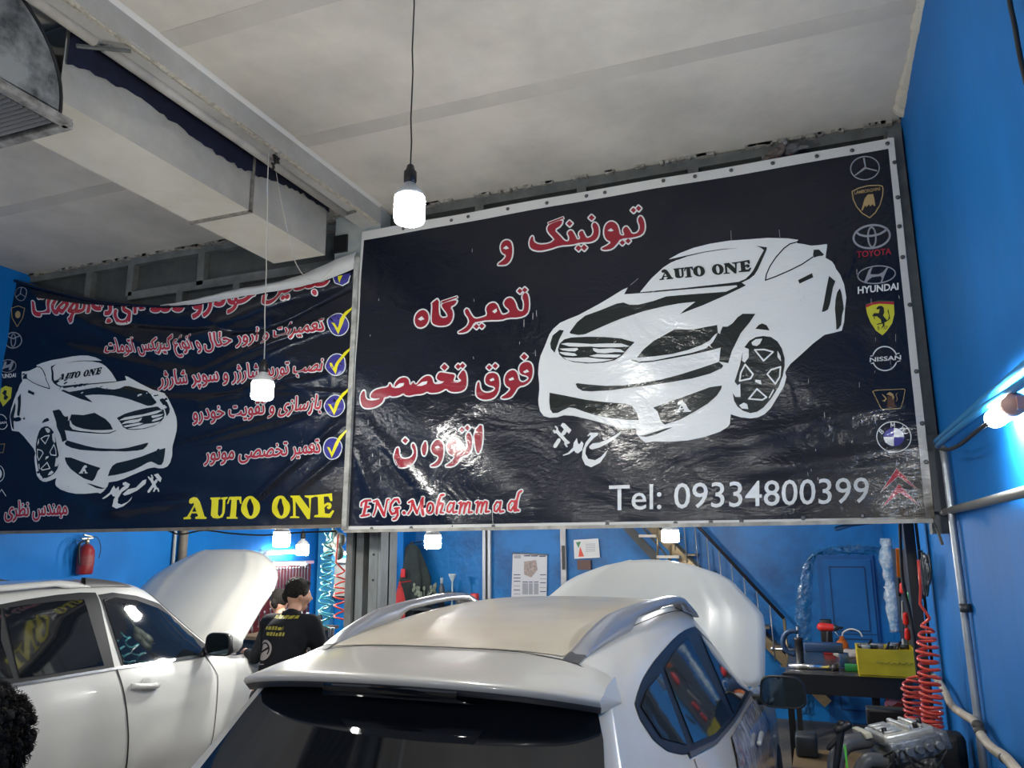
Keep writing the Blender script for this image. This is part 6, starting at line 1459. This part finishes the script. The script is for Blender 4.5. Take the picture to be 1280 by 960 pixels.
c2, T2, h2_ = coat(500, 731, 775, .13, 9.34, M('red cloth', (.45,.03,.03), .8), 'hanging_overall', 'red cloth hanging below the sleeve of the grey green coat')
q = onY(503, 716, 9.5); m = MB(); m.rbox((q.x-.02, 9.49, q.z-.06), (q.x+.04, 9.52, q.z+.05), .005); o = m.build('sleeve_patch', M('red patch', (.6,.02,.03), .6), ct)
# wall shelf corner: plant-like bundle, bottles, rounded black holder
q = onY(541, 752, 9.5); t = thing('wall_shelf', (q.x, 9.6, q.z), 'small dark shelf on the back wall behind the roof rail', 'shelf'); m = MB(); A = onY(508, 755, 9.5); B = onY(575, 755, 9.5); m.box((A.x, 9.3, q.z-.10), (B.x+.55, 10.0, q.z-.07)); m.build('board', darksteel, t)
SHZ = q.z-.07
t = thing('dry_plant', (onY(530, 755, 9.5).x, 9.55, SHZ), 'dry grey green twiggy plant on the dark shelf', 'plant'); 
for k in range(26):
    m = MB(); p0 = Vector((onY(530, 757, 9.55).x, 9.55, SHZ)); e = p0+Vector((random.uniform(-.18,.18), random.uniform(-.05,.05), random.uniform(.1,.28))); m.tube([p0, p0.lerp(e, .5)+Vector((0,0,.03)), e], [.008,.006,.003], 5); m.ball(e, .02, (1,.5,1.4), 6); m.build('sprig', M('dry sage', (.22,.25,.19), .8), t)
q = onY(552, 740, 9.6); bottle(Vector((q.x, 9.6, SHZ)), .04, .37, (.05,.06,.08), 'dark bottle on the shelf below the lit lamp', M('pale cap', (.4,.45,.5), .5)); q = onY(560, 740, 9.6)
m = MB(); m.lathe([(.001,0),(.05,0),(.012,.03),(.012,.32),(.05,.40),(.052,.42)], (q.x+.06, 9.6, SHZ), 14); o = m.build('goblet', M('pale glass', (.45,.55,.6), .15), None, loc=(q.x+.06, 9.6, SHZ)); tag(o, 'pale goblet shaped holder beside the dark bottle on the shelf', 'goblet')
q = Vector((onY(557, 742, 9.4).x, 9.42, SHZ+.13)); m = MB(); m.tube([Vector(p) for p in catmull([q+Vector((-.25,0,-.08)), q+Vector((-.12,0,0)), q+Vector((.12,0,.02)), q+Vector((.2,0,-.08))], 6)], .05, 10); o = m.build('rolled_mat', M('dark rolled mat', (.06,.07,.07), .5), None, loc=q); tag(o, 'dark rolled mat bending over the shelf edge', 'mat')
q = onY(592, 750, 9.4); m = MB(); m.rbox((q.x-.05, 9.4, SHZ), (q.x+.04, 9.5, q.z+.08), .015); o = m.build('red_can', red, None, loc=q); tag(o, 'small red can left of the pale struts', 'can')
# ================================================================ left wall: extinguisher, pipe, tool board, whiteboard
q = onX(105, 718, XL+.09); qt = onX(107, 680, XL+.09)
t = thing('fire_extinguisher', q, 'red fire extinguisher hanging on the blue left wall above the left car', 'extinguisher')
h_ = qt.z-q.z; exm = M('extinguisher red', (.30, .02, .022), .3, var=.3, vs=10, coat=.4)
m = MB(); m.lathe([(.001,0),(.07,0),(.078,.02),(.078,h_*.78),(.06,h_*.9),(.03,h_),(.001,h_)], q, 22); m.build('cylinder', exm, t)
m = MB(); m.lathe([(.02,0),(.02,.05),(.001,.06)], q+Vector((0,0,h_)), 10); m.bar(q+Vector((0,-.07,h_+.05)), q+Vector((0,.06,h_+.06)), .02, .012); m.bar(q+Vector((0,-.05,h_+.09)), q+Vector((0,.05,h_+.07)), .02, .012); m.build('valve', M('brass valve', (.4,.35,.25), .35, .8), t)
m = MB(); m.tube([Vector(p) for p in catmull([q+Vector((.0,-.03,h_+.03)), q+Vector((.03,-.11,h_)), q+Vector((.05,-.12,h_*.6)), q+Vector((.05,-.10,h_*.3))], 6)], .010, 8); m.build('hose', rubber, t)
m = MB(); m.tube([Vector(p) for p in catmull([q+Vector((.02,.0,h_+.07)), q+Vector((.03,.09,h_+.06)), q+Vector((.03,.14,h_-.04)), q+Vector((.05,.11,h_-.14))], 6)], .004, 6); m.build('pin_cable', rubber, t)
m = MB(); m.lathe([(.0795, h_*.3), (.0795, h_*.62)], q, 22, 'Z', None, False); m.build('printed_band', M('faded label', (.26,.05,.05), .5, col2=(.18,.015,.02), vs=40), t)
P0 = onX(230, 664, XL+.05); t = pipe_thing('wall_pipe', [(XL+.05, P0.y, ZC-.4), (XL+.05, P0.y, .3)], .05, M('brown wall pipe', (.20,.17,.13), .5, var=.4, vs=6), 'brownish upright pipe on the left wall above the raised hood'); pipe_thing('wall_pipe', [(XL+.03, P0.y-.11, ZC-.4), (XL+.03, P0.y-.11, .3)], .018, M('grey thin pipe', (.4,.4,.38), .5), 'thin pale pipe beside the brownish pipe on the left wall')
tbm = M('wine red tool board', (.13, .012, .018), .5, var=.3, vs=6)
A = onX(298, 705, XL+.05); B = onX(391, 810, XL+.05); B.y = min(B.y, YB-.3); zt3 = onX(345, 706, XL+.05).z
t = thing('tool_board', (XL, (A.y+B.y)/2, .9), 'wine red board covered with hanging hand tools on the left wall', 'board'); m = MB(); m.box((XL+.01, A.y, .9), (XL+.05, B.y, zt3)); m.build('board', tbm, t)
m = MB(); m.box((XL+.01, A.y, zt3), (XL+.10, B.y, zt3+.04)); m.build('top_light_shelf', M('pinkish shelf', (.6,.35,.38), .4), t)
ORD = ['first','second','third','fourth','fifth','sixth','seventh','eighth','ninth','tenth','eleventh','twelfth','thirteenth','fourteenth']
def hang(i, y, z, l, kind, row, k):
    x = XL+.07; names = [('wrench', 'steel combination wrench hanging on the wine red board'), ('screwdriver', 'screwdriver hanging on the wine red board'), ('pliers', 'pliers hanging on the wine red board')]
    nm, lb = names[kind]; m = MB(); lb = '%s, %s from the left in the %s row of the wine red board' % (nm, ORD[k], row)
    if kind == 0:
        m.bar((x, y, z), (x, y, z-l), .016, .008); m.ball((x, y, z), .022, (.4,1,1), 8); m.ball((x, y, z-l), .018, (.4,1,1), 8); o = m.build(nm, steel, None, loc=(x, y, z-l))
    elif kind == 1:
        t_ = thing(nm, (x, y, z-l), lb, 'tool', 'tools on the wine red board'); m.capsule((x, y, z), (x, y, z-l*.4), .016, .014, 8); m.build('handle', [red, black, M('blue handle', (.02,.1,.4), .4)][i % 3], t_); m = MB(); m.tube([(x, y, z-l*.4), (x, y, z-l)], .005, 6); m.build('shaft', chrome, t_); return
    else:
        t_ = thing(nm, (x, y, z-l), lb, 'tool', 'tools on the wine red board'); m.bar((x, y, z), (x, y-.02, z-l*.35), .03, .012); m.build('jaw', steel, t_)
        for s in (-1, 1): m = MB(); m.capsule((x, y-.01, z-l*.35), (x, y-.01+s*.035, z-l), .010, .012, 8); m.build('handle', red if i % 2 else black, t_)
        return
    tag(o, lb, 'tool', 'tools on the wine red board')
i = 0
for k in range(14): i += 1; hang(i, A.y+(B.y-A.y)*(.36+.044*k), zt3-.05, .32-.008*k, 0, 'top', k)
for r in range(3):
    for k in range(13): i += 1; hang(i, A.y+.08+k*(B.y-A.y-.16)/12, zt3-.36-.23*r+random.uniform(-.03, .03), random.uniform(.14, .22), random.choice([1, 2, 0]), ['second', 'third', 'lowest'][r], k)
# shelf of cans at foot of the tool board
t = thing('side_counter', (XL+.3, (A.y+B.y)/2, 0), 'long dark counter under the wine red tool board', 'counter'); m = MB(); m.box((XL+.02, A.y, .86), (XL+.55, B.y, .90)); m.build('counter_top', M('brown counter', (.2,.13,.07), .5), t); m = MB(); m.box((XL+.05, A.y+.05, 0), (XL+.5, B.y-.05, .86)); m.build('cabinet', darksteel, t)
for k in range(9):
    y = A.y+.2+k*(B.y-A.y-.4)/8.5; bottle(Vector((XL+.35+random.uniform(-.08,.08), y, .90)), random.uniform(.035,.05), random.uniform(.15,.26), random.choice([(.05,.15,.3),(.5,.5,.5),(.03,.03,.03),(.1,.3,.5)]), ['first','second','third','fourth','fifth','sixth','seventh','eighth','ninth'][k]+' small bottle from the near end of the side counter')
A = onY(418, 698, YB-.06); B = onY(443, 746, YB-.06); t = thing('whiteboard', (A.x, YB-.03, B.z), 'cream coloured board behind the red coiled hose', 'board'); m = MB(); m.box((A.x, YB-.05, B.z), (B.x, YB, A.z)); m.build('panel', M('cream board', (.55,.54,.46), .4), t); m = MB(); m.box((A.x, YB-.09, B.z-.02), (B.x, YB, B.z+.01)); m.build('tray', darksteel, t); m = MB(); m.box((A.x+.03, YB-.056, A.z-.09), (B.x-.03, YB-.05, A.z-.06)); m.build('hook_row', darksteel, t)
A = onY(481, 697, YB-.4); B = onY(489, 733, YB-.4); m = MB(); m.box((A.x, YB-.40, B.z), (B.x, YB-.36, A.z)); o = m.build('notice_board', M('cream board', (.55,.54,.46), .4), None, loc=A); tag(o, 'narrow cream board just right of the grey column', 'board')
A = onY(481, 733, YB-.4); B = onY(488, 746, YB-.4); m = MB(); m.rbox((A.x, YB-.45, B.z), (B.x, YB-.36, A.z), .01); o = m.build('wall_box', M('brown box', (.15,.09,.07), .5), None, loc=A); tag(o, 'small brown box under the narrow cream board', 'box')
m = MB(); A = onY(398, 700, YB-.1); B = onY(412, 790, YB-.1); m.box((A.x, YB-.12, 0), (B.x, YB-.02, 2.6)); o = m.build('pale_blue_panel', M('pale blue panel', (.05,.30,.55), .4), None, loc=(A.x, YB-.1, 0)); tag(o, 'light blue upright panel behind the teal coiled hoses', 'panel')
# thin cable along under the left banner
P = [onY(x, y, D+.08) for x, y in catmull([(205,661),(225,668),(255,663),(290,667),(330,669),(370,666),(420,664)], 5)]; m = MB(); m.tube(P, .006, 6); o = m.build('cable', cordm, None, loc=P[0]); tag(o, 'thin black cable sagging along the bottom of the left banner', 'cable')
# ================================================================ people
skin = M('skin', (.50, .27, .18), .5, var=.1, vs=8); hairm = M('black hair', (.012, .010, .009), .75, bump=.8, bs=90, spec=.2); jacket = M('black work jacket', (.007, .008, .011), .85, bump=.4, bs=10, spec=.25)
trous = M('dark work trousers', (.02, .022, .03), .85, bump=.3, bs=12); shoe = M('dark shoes', (.02,.018,.016), .5)
def remesh(o, v, it=6):
    r = o.modifiers.new('r', 'REMESH'); r.mode = 'VOXEL'; r.voxel_size = v; r.use_smooth_shade = True
    s = o.modifiers.new('s', 'SMOOTH'); s.factor = .5; s.iterations = it
def person(base, rz, label, lean=.12, turn=0.0, arms='work', H=1.75, hair='short', jack=jacket):
    k = H/1.75; t = thing('person', base, label, 'person', None, rz); V = lambda x, y, z: Vector((x, y, z))*k
    # facing +Y in own frame
    hip = V(0, 0, .95); chest = V(0, lean*1.2, 1.28); nk = V(0, lean*1.75, 1.47); hc = V(0, lean*2.0+.03, 1.625)
    sh = [chest+V(s*.185, .02*0+lean*.4, .12) for s in (-1, 1)]
    if arms == 'work': el = [sh[0]+V(-.06, .10, -.27), sh[1]+V(.06, .10, -.27)]; wr = [el[0]+V(.07, .24, .02), el[1]+V(-.07, .24, .0)]
    else: el = [sh[0]+V(-.05, -.02, -.29), sh[1]+V(.05, -.02, -.29)]; wr = [el[0]+V(-.01, .06, -.25), el[1]+V(.01, .06, -.25)]
    kn = [V(-.10, .03, .50), V(.11, .03, .50)]; an = [V(-.11, -.02, .08), V(.12, -.02, .08)]
    Tm = Matrix.Translation(hc) @ Matrix.Rotation(turn, 4, 'Z') @ Matrix.Rotation(-lean*.9, 4, 'X')
    m = MB()
    m.ball((0,0,0), 1, (.078*k, .098*k, .105*k), 20, Tm)   # cranium
    hv = lambda x, y, z: Tm @ V(x, y, z)
    m.capsule(hv(0,.045,-.045), hv(0,.055,-.095), .058*k, .036*k); m.ball(hv(0,.06,-.02), .06*k, (1,.8,1)); m.capsule(hv(0,.098,.0), hv(0,.118,-.03), .010*k, .016*k, 8)
    for s in (-1, 1): m.ball(hv(s*.078,-.002,-.012), .03*k, (.35,.7,1.1), 10, Matrix.Rotation(turn, 4, 'Z')); m.ball(hv(s*.04,.078,.018), .016*k, (1,.6,.5), 8); m.ball(hv(s*.035,.07,-.03), .03*k)
    m.ball(hv(0,.098,-.058), .016*k, (1.5,.5,.5), 8)
    m.capsule(nk-V(0,.01,.04), hc-V(0,.0,.05), .056*k, .052*k)
    m.capsule(hip, chest, .125*k, .135*k); m.capsule(sh[0], sh[1], .06*k, .06*k)
    for s in (0, 1):
        m.capsule(sh[s], el[s], .048*k, .038*k); m.capsule(el[s], wr[s], .038*k, .026*k); m.capsule(hip+V((-1)**(s+1)*.09, 0, -.02), kn[s], .085*k, .055*k); m.capsule(kn[s], an[s], .052*k, .036*k)
        d = (wr[s]-el[s]).normalized(); sd = V((-1)**s*1, 0, 0); up_ = Vector((0,0,1)); lat = d.cross(up_).normalized(); nrm = lat.cross(d).normalized()
        pc = wr[s]+d*.05*k; m.capsule(wr[s], wr[s]+d*.085*k, .024*k, .030*k)
        for f_ in range(4):
            b0 = wr[s]+d*.09*k+lat*(f_-1.5)*.019*k; L = [.038, .044, .041, .032][f_]*k; b1_ = b0+d*L-nrm*.008*k; b2_ = b1_+d*L*.6-nrm*.022*k; m.capsule(b0, b1_, .0088*k, .0082*k, 8); m.capsule(b1_, b2_, .0082*k, .0072*k, 8)
        tl_ = (1 if s == 0 else -1); tb_ = wr[s]+d*.03*k+lat*tl_*.025*k; m.capsule(tb_, tb_+d*.035*k+lat*tl_*.02*k, .011*k, .010*k, 8); m.capsule(tb_+d*.035*k+lat*tl_*.02*k, tb_+d*.062*k+lat*tl_*.018*k-nrm*.01*k, .010*k, .008*k, 8)
    b = m.build('body', skin, t, local=True); remesh(b, .0075)
    m = MB(); m.capsule(hip-V(0,0,.06), chest, .155*k, .165*k, 16); m.ball(chest+V(0,-.01,.02), .17*k, (1.12, .80, 1.0), 18); m.capsule(sh[0]-V(-.01,0,0), sh[1]-V(.01,0,0), .082*k, .082*k, 14); m.capsule(chest+V(0,.01,.06), nk-V(0,.005,.02), .13*k, .074*k, 14)
    for s in (0, 1):
        m.capsule(sh[s], el[s], .078*k, .062*k); m.capsule(el[s], wr[s]-(wr[s]-el[s])*.05, .062*k, .045*k)
        for q in range(4): c_ = sh[s].lerp(el[s], .25+.2*q); m.ball(c_+V(0,.0,0), .074*k-.004*q, (1.06,1.06,.35), 12)
    j = m.build('jacket', jack, t, local=True); remesh(j, .011, 5)
    m = MB(); m.lathe([(.080*k, -.02), (.076*k, .02), (.070*k, .04)], nk-V(0,.012,.01), 20, caps=False); c = m.build('collar', jack, j, local=True); sd = c.modifiers.new('s', 'SOLIDIFY'); sd.thickness = .008
    m = MB(); m.capsule(hip+V(0,0,-.02), hip+V(0,0,-.08), .145*k, .14*k)
    for s in (0, 1): m.capsule(hip+V((-1)**(s+1)*.085, 0, -.06), kn[s], .105*k, .075*k); m.capsule(kn[s], an[s], .073*k, .06*k)
    tr__ = m.build('trousers', trous, t, local=True); remesh(tr__, .012, 5)
    for s in (0, 1):
        m = MB(); m.capsule(an[s]+V(0,-.03,-.03), an[s]+V(0,.15,-.045), .045*k, .036*k); m.ball(an[s]+V(0,-.02,-.02), .05*k); o = m.build('shoe', shoe, t, local=True); remesh(o, .008, 3)
    # hair
    m = MB()
    if hair == 'short':
        m.ball((0,-.012*k,.030*k), 1, (.088*k, .098*k, .092*k), 22, Tm); m.ball(hv(0,.045,.085), .042*k, (1.35,.9,.6)); m.ball(hv(0,-.062,-.02), .052*k, (1.25,.7,1.1))
        for q in range(90):
            a = random.uniform(0, 2*PI); e = random.uniform(.25, 1.5); m.ball(Tm @ V(.086*math.cos(a)*math.cos(e), -.012+.096*math.sin(a)*math.cos(e), .032+.092*math.sin(e)), .010*k, (1,1,.8), 5)
    else:
        for q in range(1500):
            a = random.uniform(0, 2*PI); e = random.uniform(-.9, 1.5); R_ = .130*k*(.55+.45*random.random())
            p = V(.0, -.01, .03)+Vector((R_*math.cos(a)*math.cos(e), R_*1.05*math.sin(a)*math.cos(e), R_*math.sin(e)))
            if p.y > .07*k and p.z < .06*k: continue
            m.ball(Tm @ p, random.uniform(.008, .018)*k, (1,1,1), 5)
    h = m.build('hair', hairm, t, local=True)
    if hair == 'short': remesh(h, .006, 2)
    if hair != 'short':
        m = MB()
        for q in range(1600):
            a = random.uniform(0, 2*PI); e = random.uniform(-.9, 1.5); d = Vector((math.cos(a)*math.cos(e), math.sin(a)*math.cos(e), math.sin(e))); p = V(0,-.01,.03)+d*.132*k
            if p.y > .07*k and p.z < .06*k: continue
            s_ = d.orthogonal().normalized(); P = [Tm @ (p-d*.006+d*.006*i_+s_*.005*math.sin(i_*1.9+q)) for i_ in range(4)]; m.tube(P, [.0016,.0014,.001,.0005], 3, False)
        c = m.build('hair_curls', hairm, h, local=True); c['kind'] = 'stuff'
    # eyes
    for s in (-1, 1):
        m = MB(); m.ball(hv(s*.035,.083,.006), .011*k, (1,1,1), 8); e = m.build('eye', M('eye white', (.7,.68,.65), .2), t, local=True); m = MB(); m.ball(hv(s*.035,.091,.006), .005*k, (1,1,1), 6); m.build('pupil', black, e, local=True)
    return t, Tm, j, k
# mechanic between the cars
hp = onY(372, 742, 5.3)
ml = Vector((hp.x, hp.y, 0)); RZ = .10
def place(head_target, rz, lean, k): 
    o_ = Matrix.Rotation(rz, 3, 'Z') @ Vector((0, (lean*2.0+.03)*k, 0)); return Vector((head_target.x-o_.x, head_target.y-o_.y, 0))
t1, Tm1, j1, k1 = person(place(hp, RZ, .12, 1.0), RZ, 'person in a black work jacket with faded yellow print, standing between the two cars', .12, -.7, 'work', (hp.z/1.625)*1.75)
# yellow print and round patch on the back of the jacket
ylw = M('faded yellow print', (.30, .26, .03), .6); ptm = M('pale round patch', (.34, .30, .29), .6)
dg = bpy.context.evaluated_depsgraph_get(); bpy.context.view_layer.update(); dg = bpy.context.evaluated_depsgraph_get(); jb = BVHTree.FromObject(j1, dg)
def back_pt(x, z):
    h = jb.ray_cast(Vector((x, -1.0, z)), Vector((0, 1, 0)))[0]; return (h or Vector((x, -.15, z)))+Vector((0, -.006, 0))
def print_strip(x0, x1, z0, z1, mat, nm):
    m = MB(); m.grid([[back_pt(x0+(x1-x0)*i/8, z0+(z1-z0)*j/3) for i in range(9)] for j in range(4)]); return m.build(nm, mat, j1, local=True)
for x0, x1, z in ((-.10, .10, 1.43), (-.13, .04, 1.355), (-.10, .06, 1.315)):
    x = x0
    while x < x1: w_ = random.uniform(.015, .035); print_strip(x, min(x1, x+w_), z, z+.022+random.uniform(-.004,.004), ylw, 'back_print'); x += w_+.008
m = MB(); rows = []
for q in range(25): a = 2*PI*q/24; rows.append([back_pt(-.085+r_*math.cos(a), 1.215+r_*.9*math.sin(a)) for r_ in (.0, .04, .078)])
m.grid(rows); rp_ = m.build('round_patch', ptm, j1, local=True)
m = MB(); m.tube([back_pt(-.085+.055*math.cos(a), 1.215+.05*math.sin(a))+Vector((0,-.003,0)) for a in [PI*k/8-.5 for k in range(9)]], .005, 5); m.tube([back_pt(-.13+.09*k/6, 1.19+.045*k/6)+Vector((0,-.003,0)) for k in range(7)], .007, 5); m.build('dark_emblem', jacket, j1, local=True)
m = MB(); m.grid([[back_pt(-.15+.10*i/5, 1.11+.01*i/5+.006*j) for i in range(6)] for j in range(2)]); m.build('patch_stripe', ptm, j1, local=True)
x = -.14
while x < .0: print_strip(x, x+.018, 1.0, 1.018, M('dim grey print', (.25,.25,.27), .6), 'back_print'); x += .026
# second person behind him
hp2 = onY(346, 752, 6.05)
person(place(hp2, 1.25, .24, .97), 1.25, 'person with dark hair, mostly hidden behind the mechanic and the raised hood', .24, -.9, 'work', (hp2.z/1.625)*1.75)
# curly-haired bystander cut by the lower left frame edge
hp3 = onY(-34, 943, 1.35)
person(place(hp3, .2, .03, .95), .2, 'person with fluffy black curly hair in dark clothes at the lower left edge', .03, .1, 'down', (hp3.z/1.62)*1.75, 'curly')
